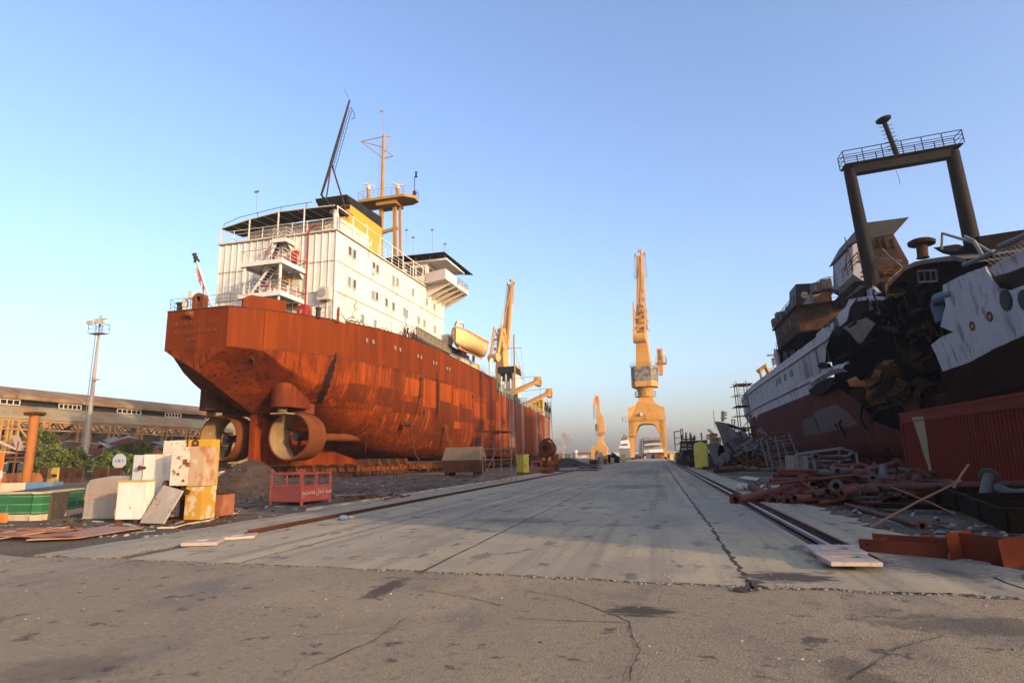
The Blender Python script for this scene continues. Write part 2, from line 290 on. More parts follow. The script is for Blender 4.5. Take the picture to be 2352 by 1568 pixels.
# joints and cracks in the concrete
jm = MB()
def crack(pts, w, z, step=.25, jit=.4):
    L_, R2 = [], []
    for (p, q) in zip(pts[:-1], pts[1:]):
        p, q = V((*p, z)), V((*q, z)); n = max(1, int((q-p).length/step)); d = (q-p).normalized(); s_ = V((-d.y, d.x, 0))
        for i in range(n):
            c = p.lerp(q, i/n); ww = w*(1+random.uniform(-jit, jit)); o = random.uniform(-1, 1)*w*jit
            L_.append(c+s_*(o-ww/2)); R2.append(c+s_*(o+ww/2))
    L_.append(q); R2.append(q+s_*.005); jm.grid([L_, R2])
zj = TOP+.004
crack([(.92, 7.35), (.95, 14), (.9, 40), (.9, 330)], .05, zj, .09, .7)
crack([(.88, 7.3), (.92, 8.0)], .13, zj, .08, .8)
crack([(-3.12, 7.9), (-3.1, 60), (-3.1, 330)], .035, zj, .3)
crack([(-6.1, 8.3), (-6.1, 330)], .03, zj, .3)
for u in (13.6, 21, 28.5, 36, 44, 53, 63, 75, 90, 110, 135): crack([(-8.2, u), (.85, u+.05)], .022 if u < 40 else .05, zj, .3); crack([(.98, u+.6), (2.25, u+.6)], .02, zj, .3)
for P in ([(1445, 1425), (1452, 1460), (1470, 1490), (1448, 1540), (1446, 1567)], [(1180, 1352), (1300, 1372), (1420, 1415), (1447, 1430)], [(930, 1420), (860, 1470), (700, 1540)], [(1447, 1430), (1300, 1425), (1180, 1419)], [(1150, 1390), (1080, 1372), (960, 1352)], [(1950, 1560), (2060, 1490), (2180, 1455)]):
    crack([tuple(G(x, y, .03).to_2d()) for x, y in P], .010, .0345, .06, .7)
tag(jm.build('road_joints', joint_m), kind='structure')
am = MB(); rows = []
for j in range(60):
    row = []
    for i in range(61):
        x = -34+i*.85; f = j/59; e = near_edge(max(-9.9, x))+.07-(.25 if x > 4 else 0)+(0 if x > -10 else (x+10)*.12+wob(x, .2, .9))
        row.append((x, -12*(1-f)+e*f, .026+.006*math.sin(x*1.3+j*.5)*(0 if j > 55 else 1)))
    rows.append(row)
am.grid(rows); tag(am.build('apron', apron_m), kind='structure')
# broken rubble along the edge of the slabs, scattered stones and chips
sb = MB()
def stone(x, y, z, r):
    o = V((x, y, z)); vs = []
    for k in range(6):
        a = k*math.pi/3+random.uniform(-.3, .3); vs.append(o+V((math.cos(a)*r*random.uniform(.7, 1.3), math.sin(a)*r*random.uniform(.7, 1.3), random.uniform(-.2, .35)*r)))
    vs += [o+V((random.uniform(-.3, .3)*r, random.uniform(-.3, .3)*r, r*random.uniform(.5, .9)))]
    sb.add(vs, [(k, (k+1) % 6, 6) for k in range(6)], random.choice((0, 0, 1, 2)))
for i in range(900):
    x = random.uniform(-4, 5) if i % 3 else random.uniform(.6, 1.4); y = near_edge(x)+abs(random.gauss(0, .10))-.09 if i % 3 else near_edge(x)+random.uniform(-.1, .7); stone(x, y, .03, random.uniform(.006, .028))
for i in range(1100):
    u = 5+random.random()**1.6*30; stone(random.uniform(-12, 4.6), u, .05, random.uniform(.006, .02))
for i in range(2600):
    u = 11+random.random()**1.5*60
    x = random.uniform(-11-u*.5, -10.3) if i % 2 else random.uniform(4.1, 5.5+u*.16); stone(x, u, 0, random.choice((.015, .02, .03, .04, .06)))
tag(sb.build('rubble', [mat('stone_grey', (.17, .15, .13), .9), mat('stone_pale', (.27, .22, .17), .9), mat('stone_dark', (.06, .05, .045), .9)]), kind='stuff')
# crane rails
rm = mat('rail_steel', (.055, .022, .012), .5, layers=[((.09, .035, .018), (3, .4, 3), .45, .65, .7), ((.06, .035, .025), (4, 1, 4), .55, .7, .6)])
rm2 = mat('rail_worn', (.32, .27, .235), .45, metal=.4, layers=[((.16, .10, .07), (4, .5, 4), .5, .7, .7)])
def railbar(x, u0, u1, z0, m):
    b = MB(); b.box(x-.07, x+.07, u0, u1, z0, z0+.01); b.box(x-.01, x+.01, u0, u1, z0+.01, z0+.05)
    b.box(x-.034, x+.034, u0, u1, z0+.048, z0+.085); return b.build('crane_rail', m)
tag(railbar(-8.4, 11.6, 325, .029, rm), 'rusty brown crane rail along the rusty ship side of the road', 'rail', 'crane rails')
tag(railbar(2.52, 9.75, 325, -.01, rm2), 'worn grey crane rail in the open groove by the pipe heap', 'rail', 'crane rails')
b = MB(); b.box(2.80, 2.866, 9.75, 200, -.01, .056); b.box(2.72, 2.80, 9.75, 200, -.01, .02); tag(b.build('channel_edge_bar', rust_dark), 'dark steel edging bar lining the open rail groove', 'edging bar')
b = MB()
for i in range(46):
    u0_ = 17+i*2.4; b.box(-10.42+wob(u0_, .02, 3), -10.27, u0_, u0_+2.36, 0, .10+random.uniform(-.02, .01))
tag(b.build('kerb', mat('kerb_cream', (.40, .33, .22), .85, layers=[((.16, .13, .11), (2, 1, 2), .48, .62, .8)], bump=.3), bevel=.015), kind='structure')
# steel cover plates over the rail ends
plate_w = mat('cover_plate_paint', (.36, .28, .22), .6, layers=[((.28, .10, .06), (5, 5, 5), .6, .7, .8), ((.10, .08, .07), (2.6, 7, 2), .6, .68, .7), ((.43, .32, .25), (1.2, 1.2, 1), .5, .65, .5)], bump=.1)
def cover_plate(pts, z, th, lab, slot):
    P = [G(x, y, z) for x, y in pts]; o = MB(); dn = V((0, 0, -th)); r = thing('rail_cover_plate', lab, 'cover plate', P[0].lerp(P[2], .5)-V((0, 0, th)), group='rail cover plates'); c = V(r.location)
    a, b_, c_, d = P; up1 = lambda s, t: (a.lerp(b_, s)).lerp(d.lerp(c_, s), t)-c
    S0, S1, T0, T1 = slot
    for s0, s1, t0, t1 in ((0, S0, 0, 1), (S1, 1, 0, 1), (S0, S1, 0, T0), (S0, S1, T1, 1)):
        o.prism([up1(s0, t0), up1(s1, t0), up1(s1, t1), up1(s0, t1)], dn)
    o.build('plate', plate_w, r, bevel=.006); k = MB()
    k.prism([up1(S0, T0)+dn*.8, up1(S1, T0)+dn*.8, up1(S1, T1)+dn*.8, up1(S0, T1)+dn*.8], dn*.15); k.build('slot', rust_dark, r); return r
cover_plate([(1846, 1249), (1960, 1250), (1994, 1268), (1872, 1267)], .15, .045, 'painted steel cover plate with slot, the farther of two by the groove', (.25, .75, .4, .62))
cover_plate([(1874, 1270), (1988, 1271), (2028, 1291), (1908, 1290)], .16, .05, 'flaking cover plate with slot, the nearer of two beside the red beams', (.25, .75, .25, .5))
cover_plate([(512, 1229), (592, 1222), (585, 1229), (500, 1235)], .10, .05, 'rusty edged cover plate with slot where the left rail ends', (.3, .6, .4, .6))
cover_plate([(432, 1240), (520, 1231), (498, 1244), (415, 1246)], .11, .06, 'tilted flaking cover plate lying short of the left rail end', (.3, .6, .35, .6))
# ------------------------------------------------------------------ the rusty ship on the left
ship = thing('cargo_ship', 'tall rust-orange ship with white superstructure, twin nozzles and fallen black boom', 'ship', (-34.58, 39.77, 0), -.0415)
MS = ship.matrix_basis.copy()
def S(x, y, ax, val): return pt(x, y, ax, val, MS)
def itp(t, tab):
    if t <= tab[0][0]: return tab[0][1]
    for (a, va), (b, vb) in zip(tab[:-1], tab[1:]):
        if t <= b: return va+(vb-va)*(t-a)/(b-a)
    return tab[-1][1]
DECK = [(0, 13.4), (9, 13.9), (18, 14.5), (28, 14.6), (42, 14.0), (53, 13.55)]
KNU = [(0, 10.25), (9, 10.6), (20, 10.85), (34, 10.85), (44, 10.35), (54, 10.15), (80, 9.0), (95, 8.6), (128, 9.6)]
FDECK = [(54.5, 11.5), (75, 10.5), (95, 9.7), (98, 10.2), (102, 12.4), (110, 14.6), (118, 15.6), (128, 16.5)]
HB = [(0, 2.9), (2.4, 4.4), (5, 5.5), (9, 6.75), (16, 7.5), (25, 8.0), (40, 8.25), (86, 8.25), (96, 7.35), (104, 5.9), (111, 4.2), (118, 2.3), (124, .9), (128, .1)]
KEEL = [(.25, 8.6), (7.4, 5.5), (10, 5.2), (14, 4.0), (20, 2.3), (27, 1.3), (33, 1.2), (96, 1.2), (118, 1.6), (128, 6)]
RX = [(2.4, 4.4), (4.2, 5.0), (7.7, 6.0), (12, 6.75), (18, 7.3), (26, 7.85), (40, 8.25), (88, 8.25), (96, 7.0), (104, 5.2), (111, 3.4), (118, 1.5), (128, .08)]
RZ = [(2.4, 10.2), (4.2, 9.15), (7.7, 7.6), (12, 6.3), (18, 4.4), (26, 2.4), (36, 1.2), (96, 1.2), (116, 1.7), (128, 6.2)]
RHO = [(2.4, 0), (6, .12), (10, .55), (16, .8), (26, .75), (40, .55), (55, .25), (96, .25), (112, .6), (128, .6)]
def section(y, n=12):
    k = V((0, y, itp(y, KEEL))); c = V((itp(y, RX), y, itp(y, RZ))); kn = V((itp(y, HB), y, itp(y, KNU)))
    if c.z < k.z+.02: c.z = k.z+.02
    rho = itp(y, RHO); a, b = c.lerp(k, rho*.75), c.lerp(kn, rho); out = [k]
    out.append(k.lerp(a, .5))
    for i in range(n+1):
        t = i/n; out.append((a*(1-t)+c*t)*(1-t)+(c*(1-t)+b*t)*t)
    out += [b.lerp(kn, .35), b.lerp(kn, .7), kn]; return out
hull = MB(); ys = [2.4, 4.2, 5.9, 7.7, 10, 12, 15, 18, 22, 26, 31, 36, 40, 47, 54]
for sg in (1, -1):
    m_ = lambda p: V((p[0]*sg, p[1], p[2]))
    T = V((2.9, 0, 10.25)); C1 = V((4.4, 2.4, 10.3)); K1 = V((0, .25, 8.6))
    hull.add([m_(T), V((0, 0, 10.25)), m_(K1)], [(0, 1, 2)], 1)
    rows = [[m_(p) for p in section(y)] for y in ys]
    hull.grid(rows[3:], 0); hull.grid(rows[:4], 1)
    n = len(rows[0]); first = rows[0]
    hull.add([m_(K1), m_(T)]+first, [(0, 2+i, 3+i) for i in range(n//2)]+[(0, 2+n//2, 1)]+[(1, 2+i, 3+i) for i in range(n//2, n-1)], 1)
    rows = [[m_(p) for p in section(y)] for y in (54, 62, 70, 78, 85, 92, 96, 100, 104, 108, 111, 114, 118, 122, 125, 128)]
    hull.grid(rows, 2)
hull.build('hull', [rust_hull, rust_stern, rust_fore], ship, True, 22)
upb = MB(); fdk = MB()
ysu = [0, 2.4, 5, 9, 12, 16, 20, 25, 30, 36, 42, 48, 53]
for sg in (1, -1):
    hb = lambda y: itp(y, HB)*sg
    upb.grid([[V((hb(y), y, itp(y, KNU))), V((hb(y)+.012*sg, y, itp(y, DECK)))] for y in ysu])
    a, b_, c_ = V((hb(53), 53, itp(53, KNU))), V((hb(53), 53, 13.55)), V((hb(54.4), 54.4, itp(54.4, KNU)))
    upb.add([a, b_, V((hb(53), 53.6, 11.6)), c_, V((hb(54.4), 54.4, 11.45))], [(0, 1, 2), (0, 2, 4, 3)])
    fdk.grid([[V((hb(y), y, itp(y, KNU))), V((hb(y)*(1.0 if y < 95 else 1.04), y, itp(y, FDECK)))] for y in (54.4, 62, 70, 80, 88, 92, 95, 97, 99, 101, 103, 106, 110, 114, 118, 124, 128)])
upb.add([(-2.9, 0, 10.25), (2.9, 0, 10.25), (2.9, 0, 13.4), (-2.9, 0, 13.4)], [(0, 1, 2, 3)])
up_o = upb.build('upper_plating', rust_upper, ship); fdk.build('bow_plating', [rust_fore], ship)
dk = MB(); dk.grid([[V((-itp(y, HB)+.05, y, itp(y, DECK)-.12)), V((itp(y, HB)-.05, y, itp(y, DECK)-.12))] for y in ysu])
dk.grid([[V((-itp(y, HB)+.05, y, itp(y, FDECK)-.9)), V((itp(y, HB)-.05, y, itp(y, FDECK)-.9))] for y in (54.4, 62, 75, 85, 95, 99, 110, 127)])
dk.add([(-8.2, 53.2, 10), (8.2, 53.2, 10), (8.2, 53.2, 13.5), (-8.2, 53.2, 13.5)], [(0, 1, 2, 3)])
dk.build('deck', green, ship)
b = MB()
for sg in (1, -1):
    for tab, ysx in ((DECK, ysu), (KNU, ysu)):
        q = [V((itp(y, HB)*sg, y, itp(y, tab))) for y in ysx]; b.tube(q, .06 if tab is DECK else .025, 5)
b.tube([(-2.9, 0, 13.4), (2.9, 0, 13.4)], .06, 5); b.tube([(-2.9, 0, 10.25), (2.9, 0, 10.25)], .025, 5); b.tube([(2.9, 0, 10.25), (2.9, 0, 13.4)], .025, 5)
b.build('deck_edge', rust_dark, ship)
# lettering on the transom (weld beads, the same rust as the plate)
weld = mat('weld_bead', (.15, .034, .010), .7)
FT = lambda x, z: face((x, -.012, z), (1, 0, 0), (0, 0, 1))
lettering('HOWEYZEH', .50, FT(-.85, 12.15), weld, up_o, depth=.03, bold=-.004)
lettering('KHORRAMSHAHR', .50, FT(-.05, 11.42), weld, up_o, depth=.03, bold=-.004)
lettering('\uFEE9\uFEB0\uFEF3\uFEEE\uFEEB', .62, FT(1.75, 12.3), weld, up_o, depth=.03, bold=-.004)
lettering('\uFEAE\uFEEC\uFEB8\uFEE3\uFEAE\uFEA7', .42, FT(-.2, 10.95), weld, up_o, depth=.03, bold=-.004)
# towing pads, drains, portholes in the hull
b = MB(); b.prism([(-.95, -.01, 12.75), (-.35, -.01, 12.75), (-.35, -.01, 13.3), (-.95, -.01, 13.3)], (0, -.04, 0)); b.cyl((-.6, 0, 13.05), (-.6, -.42, 13.0), .2); b.add([(-.4, -.02, 12.6), (-.55, -.02, 12.85), (-.5, -.4, 12.9)], [(0, 1, 2)])
b.build('towing_pad', rust, ship)
def sidept(x, y, off=.02):
    # point on the starboard upper plating: iterate the half breadth
    xx = 8.0
    for _ in range(8): p = S(x, y, 'x', xx); xx = itp(p.y, HB)+off
    return S(x, y, 'x', xx)
cr4 = lambda x, y: (717.8+.2745*x, 689+.2745*y)
for (x, y) in ((453, 335), (508, 348), (691, 400), (732, 414), (881, 468), (909, 478), (1012, 522), (1035, 530), (1124, 570), (1146, 576)):
    p = sidept(*cr4(x, y)); b = MB(); b.pipe(p, p+V((.05, 0, 0)), .30, .23, 16); o = b.build('porthole', rust, ship)
    b = MB(); b.cyl(p-V((.02, 0, 0)), p+V((.025, 0, 0)), .235, n=14); b.build('pane', MATS.get('port_glass') or mat('port_glass', (.17, .155, .12), .3), o)
b = MB()
for (x, y) in ((195, 455), (908, 655), (905, 800), (930, 935), (1337, 805), (1340, 1005)):
    xx = 8.25; p = S(*cr4(x, y), 'x', xx if x > 300 else 6.75); b.pipe(p-V((.03, 0, 0)), p+V((.1, 0, 0)), .22, .13, 10)
b.build('drain', rust_dark, ship)
p = S(*cr4(1383, 1177), 'x', 8.27); b = MB(); b.box(8.2, 8.275, p.y-.5, p.y+.5, p.z-.6, p.z+.55); b.build('hull_opening', black, ship)
p = S(*cr4(1505, 1235), 'x', 8.27); b = MB(); b.box(8.2, 8.275, p.y-.9, p.y+.9, p.z-.45, p.z+.45); b.build('hull_opening', black, ship)
for (x, y) in ((727, 552), (850, 655)):
    p = S((640+.51*x)/1.7415, (1150+.51*y)/1.7415, 'x', 3.4); b = MB(); b.obox(p, (.05, 0, 0), (0, .16, -.1), (.2, -.2, -.25)); b.build('lug', rust_dark, ship)
def hx(y, z):
    P = section(y); best = P[-1].x
    for a, b_ in zip(P[:-1], P[1:]):
        if (a.z-z)*(b_.z-z) <= 0 and abs(b_.z-a.z) > 1e-6: best = a.x+(b_.x-a.x)*(z-a.z)/(b_.z-a.z)
    return best
def onhull(x, y):
    xx = 7.5
    for _ in range(25): p = S(x, y, 'x', xx); xx = .5*xx+.5*hx(min(max(p.y, 2.5), 54), min(max(p.z, 1.3), 10.6))
    return S(x, y, 'x', xx)
patch_o = mat('patch_orange', (.25, .047, .004), .8, layers=[((.14, .024, .003), (2.6, 2.6, .04), .47, .60, .85), ((.33, .075, .008), (3.5, 3.5, .06), .55, .68, .7)], bump=.1, spec=.06)
patch_d = mat('patch_brown', (.082, .0155, .003), .8, layers=[((.14, .028, .004), (1.8, 1.8, .06), .5, .64, .8)], bump=.1, spec=.06)
stain_shadow_m = mat('oil_stain', (.016, .008, .005), .7, layers=[((.04, .012, .005), (2, 2, .3), .5, .62, .7)], spec=.06)  # dark colour of the drain stains and of the painted goalpost shadow
def hull_patch(x0, y0, x1, y1, m, off=.014):
    p, q = onhull(*cr4(x0, y0)), onhull(*cr4(x1, y1)); ya_, yb_ = p.y, q.y; z1_, z0_ = p.z, q.z; b = MB(); nz_ = max(2, int(abs(z1_-z0_)/.35))
    b.grid([[V((hx(ya_+(yb_-ya_)*i/6, z1_+(z0_-z1_)*j/nz_)+off, ya_+(yb_-ya_)*i/6, z1_+(z0_-z1_)*j/nz_)) for i in range(7)] for j in range(nz_+1)]); b.build('hull_patch', m, ship, True)
for q in ((772, 640, 885, 808, patch_o), (930, 655, 1030, 905, patch_o), (1180, 742, 1222, 888, patch_o), (1185, 1012, 1242, 1078, patch_o), (1132, 745, 1152, 782, patch_o), (1350, 850, 1440, 985, patch_o), (1070, 690, 1160, 860, patch_o), (1250, 900, 1330, 1030, patch_d), (1355, 990, 1440, 1110, patch_d), (560, 720, 690, 900, patch_d), (700, 830, 880, 960, patch_d), (1455, 850, 1540, 1010, patch_d), (300, 690, 420, 860, patch_d)): hull_patch(*q)
def stain(pts, w_):
    P = [onhull(*q) for q in pts]; L_, R2 = [], []
    for i in range(len(P)-1):
        for k in range(6):
            c = P[i].lerp(P[i+1], k/6); f = (i+k/6)/len(P); ww = w_*(.4+.9*math.sin(min(1, f*1.3)*2.6))*(1+.25*math.sin(i*5+k*2.1))
            for S_, s_ in ((L_, -1), (R2, 1)): yy = c.y+s_*ww; S_.append(V((hx(yy, c.z)+.022, yy, c.z)))
    b = MB(); b.grid([L_, R2]); b.build('run_and_shadow', stain_shadow_m, ship, True)
stain([cr4(*q) for q in ((195, 462), (170, 540), (120, 680), (75, 790), (40, 880))], .3)
stain([cr4(*q) for q in ((908, 660), (900, 740), (880, 860), (840, 1000))], .09); stain([cr4(*q) for q in ((1040, 600), (1040, 700), (1045, 880), (1030, 1000))], .22); stain([cr4(*q) for q in ((1337, 800), (1342, 900), (1345, 1040))], .1)  # middle strip paints the cast shadow of the wreck's goalpost leg
b = MB(); b.prism([(4.43, 2.3, 10.3), (4.5, 2.6, 10.3), (4.5, 2.6, 13.3), (4.43, 2.3, 13.3)], (.012, -.008, 0)); b.build('run_and_shadow', patch_o, ship)
b = MB()
for z in (8.6, 6.6, 4.6): b.tube([V((hx(y, z)+.004, y, z)) for y in [12+k*1.5 for k in range(28)]], .022, 4)
for y in (14, 20.5, 27, 33.5, 40, 46.5): b.tube([V((hx(y, 2.2+k*.8)+.004, y, 2.2+k*.8)) for k in range(11)], .02, 4)
b.build('plate_welds', rust_upper, ship)
# skeg, shaft, nozzles with their housings
b = MB(); b.prism([(-.22, 7.3, 5.6), (-.22, 7.55, 1.15), (-.22, 30, 1.15), (-.22, 24, 2.2)], (.44, 0, 0)); b.box(-.3, .3, 7.25, 7.75, 1.18, 5.55); b.build('skeg', rust_stern, ship)
b = MB(); b.prism([(.22, 9.2, 4.1), (1.7, 9.4, 4.05), (1.7, 10.3, 4.05), (.22, 11, 4.1)], (0, 0, .08)); b.prism([(-.22, 9.2, 4.1), (-1.7, 9.4, 4.05), (-1.7, 10.3, 4.05), (-.22, 11, 4.1)], (0, 0, .08)); b.build('skeg_fin', rust_dark, ship)
for sg in (1, -1):
    cx, cy, cz = 3.62*sg, 8.7, 3.62
    b = MB(); n = 40; prof = [(2.02, -1.35), (2.1, -.9), (2.1, .9), (2.02, 1.2)]
    rows = [[V((cx+r*math.cos(2*math.pi*k/n), cy+h, cz+r*math.sin(2*math.pi*k/n))) for k in range(n)] for r, h in [(1.9, -1.35), (2.03, -1.38), (2.1, -.9), (2.06, .9), (1.98, 1.25), (1.88, 1.25)]]
    b.grid(rows, 0, True); rows = [[V((cx+r*math.cos(2*math.pi*k/n), cy+h, cz+r*math.sin(2*math.pi*k/n))) for k in range(n)] for r, h in [(1.9, -1.35), (1.78, -.4), (1.76, .3), (1.88, 1.25)]]
    b.grid(rows, 1, True); nz = b.build('nozzle', [nozzle_m, nozzle_in], ship, True, 50)
    b = MB(); b.lathe((cx, cy-.55, cz), [(.05, 0), (.3, .05), (.36, .3), (.3, .75), (.26, 1.2)], 14, (0, 1, 0)); b.build('propeller_hub', dark, nz, True)
    b = MB(); b.cyl((cx, cy+.4, cz), (cx, 22, cz+.2), .34, .42, 16); b.build('shaft', nozzle_m, nz, True)
    b = MB()
    for a in (.6, 2.7, 4.3): b.prism([(cx, cy+.3, cz), (cx+1.75*math.cos(a)-.05, cy+.5, cz+1.75*math.sin(a)), (cx+1.75*math.cos(a), cy+.9, cz+1.75*math.sin(a)), (cx, cy+.7, cz)], (.08*math.sin(a)+.02, 0, .08))
    b.build('strut', rust_dark, nz)
    b = MB(); b.box(cx-.75, cx+.75, cy-.2, cy+1.1, cz+2.0, cz+2.9); b.build('nozzle_head', nozzle_m, nz)
    # housing trunk: a rounded box running up into the hull
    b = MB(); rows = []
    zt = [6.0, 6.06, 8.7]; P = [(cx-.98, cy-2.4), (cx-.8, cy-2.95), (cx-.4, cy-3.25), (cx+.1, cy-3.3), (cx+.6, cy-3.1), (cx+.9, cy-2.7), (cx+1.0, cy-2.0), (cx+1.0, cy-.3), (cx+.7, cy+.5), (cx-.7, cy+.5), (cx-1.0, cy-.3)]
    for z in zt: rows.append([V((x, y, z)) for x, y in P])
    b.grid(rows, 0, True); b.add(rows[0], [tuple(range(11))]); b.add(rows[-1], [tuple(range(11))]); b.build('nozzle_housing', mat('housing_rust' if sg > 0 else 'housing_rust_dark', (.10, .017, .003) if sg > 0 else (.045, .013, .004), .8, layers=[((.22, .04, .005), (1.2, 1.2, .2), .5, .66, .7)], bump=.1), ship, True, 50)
    b = MB()
    for k in range(4): b.cyl((cx-.1, cy-2.3, 6.0-.11*k), (cx-.1, cy-2.3, 5.94-.11*k), .42-.03*(k % 2), n=14)
    b.box(cx-.85, cx+.7, cy-2.9, cy-1.7, 5.42, 5.54); b.build('rudder_stock', nozzle_in if sg > 0 else rust_dark, ship)
# ---- stern deck gear
for x, y in ((-.15, .35), (6.55, 9.2)):
    z = itp(y, DECK); b = MB(); a = 0 if y < 5 else -.9; c, s = math.cos(a), math.sin(a)
    X, Y = V((c, s, 0)), V((-s, c, 0)); o_ = V((x, y, z)); n = 16
    ring = lambda r, d, e=0: [o_+X*(r*math.cos(math.pi*k/n))+V((0, 0, .75+r*math.sin(math.pi*k/n)))+Y*d for k in range(n+1)]
    out0 = [o_+X*.55+Y*-.25]+[p for p in ring(.55, -.25)]+[o_-X*.55+Y*-.25]
    hole = [o_+X*(.27*math.cos(2*math.pi*k/20))+V((0, 0, .78+.27*math.sin(2*math.pi*k/20))) for k in range(20)]
    b.pipe(o_+V((0, 0, .78))-Y*.28, o_+V((0, 0, .78))+Y*.28, .55, .27, 28)
    b.obox(o_+V((0, 0, .2)), X*.55, Y*.26, V((0, 0, .42))); b.obox(o_+V((0, 0, .42)), X*.62, Y*.3, V((0, 0, .02))); b.build('fairlead', rust, ship, True, 40)
b = MB(); b.prism([(3.35, 1.0, 13.35), (5.2, 3.9, 13.6), (5.2, 3.9, 14.55), (3.7, 1.5, 14.6), (3.35, 1.0, 14.25)], (-.25, .15, 0)); b.build('bulwark_plate', rust_upper, ship)
for x, y, m, r in ((-2.35, .6, dark, .22), (3.3, 2.0, rust, .26), (4.3, 3.3, dark, .26), (6.2, 7.0, dark, .2)):
    z = itp(y, DECK)-.1; b = MB(); b.lathe((x, y, z), [(r*1.1, 0), (r, .08), (r, .75), (r*1.35, .8), (r*1.35, .9), (r*.9, .95)], 14); b.build('bollard', m, ship, True, 40)
b = MB(); b.rail([(-2.85, .15, 13.4), (-1.2, .15, 13.4)], 1.05, .022, 3, 1.2); b.rail([(.75, .15, 13.4), (2.85, .15, 13.4), (4.2, 2.4, 13.5)], 1.05, .022, 3, 1.3); b.rail([(5.3, 4.6, 13.6), (6.55, 8.3, 13.8)], 1.0, .022, 2, 1.4)
b.rail([(-2.85, .15, 13.4), (-4.3, 2.5, 13.5), (-6.6, 9, 13.8)], 1.05, .022, 3, 1.5); b.build('stern_railing', mat('rail_brown', (.13, .07, .05), .6), ship)
b = MB(); q0, q1 = S(548, 700, 'y', 1.2), S(452, 600, 'y', 1.2); q0 = S(486, 703, 'y', 1.2); b.tube([q0, q1], .085, 8); fs = b.build('flagstaff', off_white, ship)
b = MB(); b.lathe(q1, [(.24, 0), (.24, .06), (.15, .1), (.15, .3), (.2, .33), (.2, .38), (.14, .42), (.14, .62), (.19, .65), (.19, .72), (.05, .75)], 12, q1-q0); b.build('lantern', dark, fs)
b = MB(); rows = []
for i in range(7):
    t = i/6; p = q1.lerp(q0, .08+.62*t*.8); rows.append([p, p+V((-.22-.1*math.sin(i*1.9), .05*math.cos(i*2.3), -.35-.1*math.sin(i))), p+V((-.12+.1*math.sin(i*2.2), .1, -.75))])
b.grid(rows); b.build('flag', mat('flag_cloth', (.55, .12, .11), .9, layers=[((.7, .66, .62), (1.5, 1.5, .8), .5, .52, 1)]), fs)
b = MB(); b.box(-1.2, -.9, .15, .45, 14.45, 15.0); b.box(-1.3, -.85, .1, .5, 14.4, 14.47); b.box(-1.02, -.95, .2, .27, 13.4, 14.4); b.build('stern_lamp', off_white, ship)
b = MB(); b.lathe((-1.75, .5, 13.3), [(.22, 0), (.2, .5), (.26, .55), (.26, 1.0), (.12, 1.2)], 12); b.build('vent', off_white, ship, True)
# ---- superstructure
W0, W1, Y0, Y1, ZB, ZT = -5.9, 6.9, 8.4, 34.4, 13.85, 22.15
b = MB(); b.box(W0, W1, Y0, Y1, ZB, ZT)
for i in range(19):
    x = W0+.05+i*(W1-W0-.1)/18; b.box(x-.045, x+.045, Y0-.09, Y0-.002, ZB, ZT-.02)
for i in range(40):
    y = Y0+.3+i*.65; b.box(W1+.001, W1+.02, y-.03, y+.03, ZB, ZT-.02)
wall = b.build('superstructure', white, ship)
b = MB()
for z in (22.1, 19.3, 16.45):
    b.box(W1+.021, W1+.03, Y0+.02, Y1, z-.035, z+.035); b.box(W0+.05, W1-.02, Y0-.1, Y0-.091, z-.03, z+.03)
for y in (19.5, 27.2, 31.4): b.box(W1+.021, W1+.03, y-.025, y+.025, ZB, ZT)
b.build('wall_seams', seam_m, ship)
b = MB(); b.box(W0-.15, W1+.15, Y0-.2, Y1+.1, ZT, ZT+.14); b.build('boat_deck', off_white, ship)
cr2 = lambda x, y: (712+.348*x, 201+.348*y)
WIN = [cr2(x, y) for x, y in ((262, 1080), (292, 1100), (419, 1180), (443, 1197), (258, 1280), (292, 1297), (550, 1268), (576, 1283), (678, 1352), (415, 1370), (440, 1378), (503, 1418), (549, 1445), (770, 1413), (821, 1447), (622, 1480), (638, 1492), (345, 1527), (428, 1560))]+[cr4(x, y) for x, y in ((760, 97), (790, 112), (887, 168), (935, 195), (958, 15), (1020, 55), (1022, 245), (415, 155), (520, 205))]
seen = []
for i, (x, y) in enumerate(WIN):
    p = S(x, y, 'x', W1+.02)
    if any((p-q).length < .5 for q in seen): continue
    seen.append(p); b = MB(); w_, h_ = .27, .40
    for s1, s2, s3, s4 in ((-w_-.07, -w_, -h_-.07, h_+.07), (w_, w_+.07, -h_-.07, h_+.07), (-w_, w_, h_, h_+.07), (-w_, w_, -h_-.07, -h_)): b.box(W1+.015, W1+.09, p.y+s1, p.y+s2, p.z+s3, p.z+s4)
    o = b.build('window', off_white, ship); b = MB(); b.box(W1+.004, W1+.034, p.y-w_, p.y+w_, p.z-h_, p.z+h_)
    b.build('pane', (glass, glass, glass, glass, glass_pale)[i % 5] if i < 6 or i in (9, 10, 11, 12) else glass_pale, o)
rr_ = random.Random(31); b = MB()
for p in seen:
    for k in range(rr_.choice((0, 1, 1, 2))):
        y = p.y+rr_.uniform(-.3, .3); L_ = rr_.uniform(.3, 1.3); w2 = rr_.uniform(.02, .055); z = p.z-.47; b.add([(W1+.024, y-w2, z), (W1+.024, y+w2, z), (W1+.024, y+w2*.3, z-L_), (W1+.024, y-w2*.3, z-L_)], [(0, 1, 2, 3)])
for k in range(46):
    y = rr_.uniform(Y0+.3, Y1-.3); z = rr_.choice((22.05, 19.27, 16.42)); L_ = rr_.uniform(.2, 1.0); w2 = rr_.uniform(.015, .05); b.add([(W1+.0235, y-w2, z), (W1+.0235, y+w2, z), (W1+.0235, y+w2*.2, z-L_), (W1+.0235, y-w2*.2, z-L_)], [(0, 1, 2, 3)])
b.build('rust_stain', mat('run_rust', (.33, .20, .10), .8, layers=[((.24, .11, .045), (4, 4, 1), .48, .62, .8)]), ship)
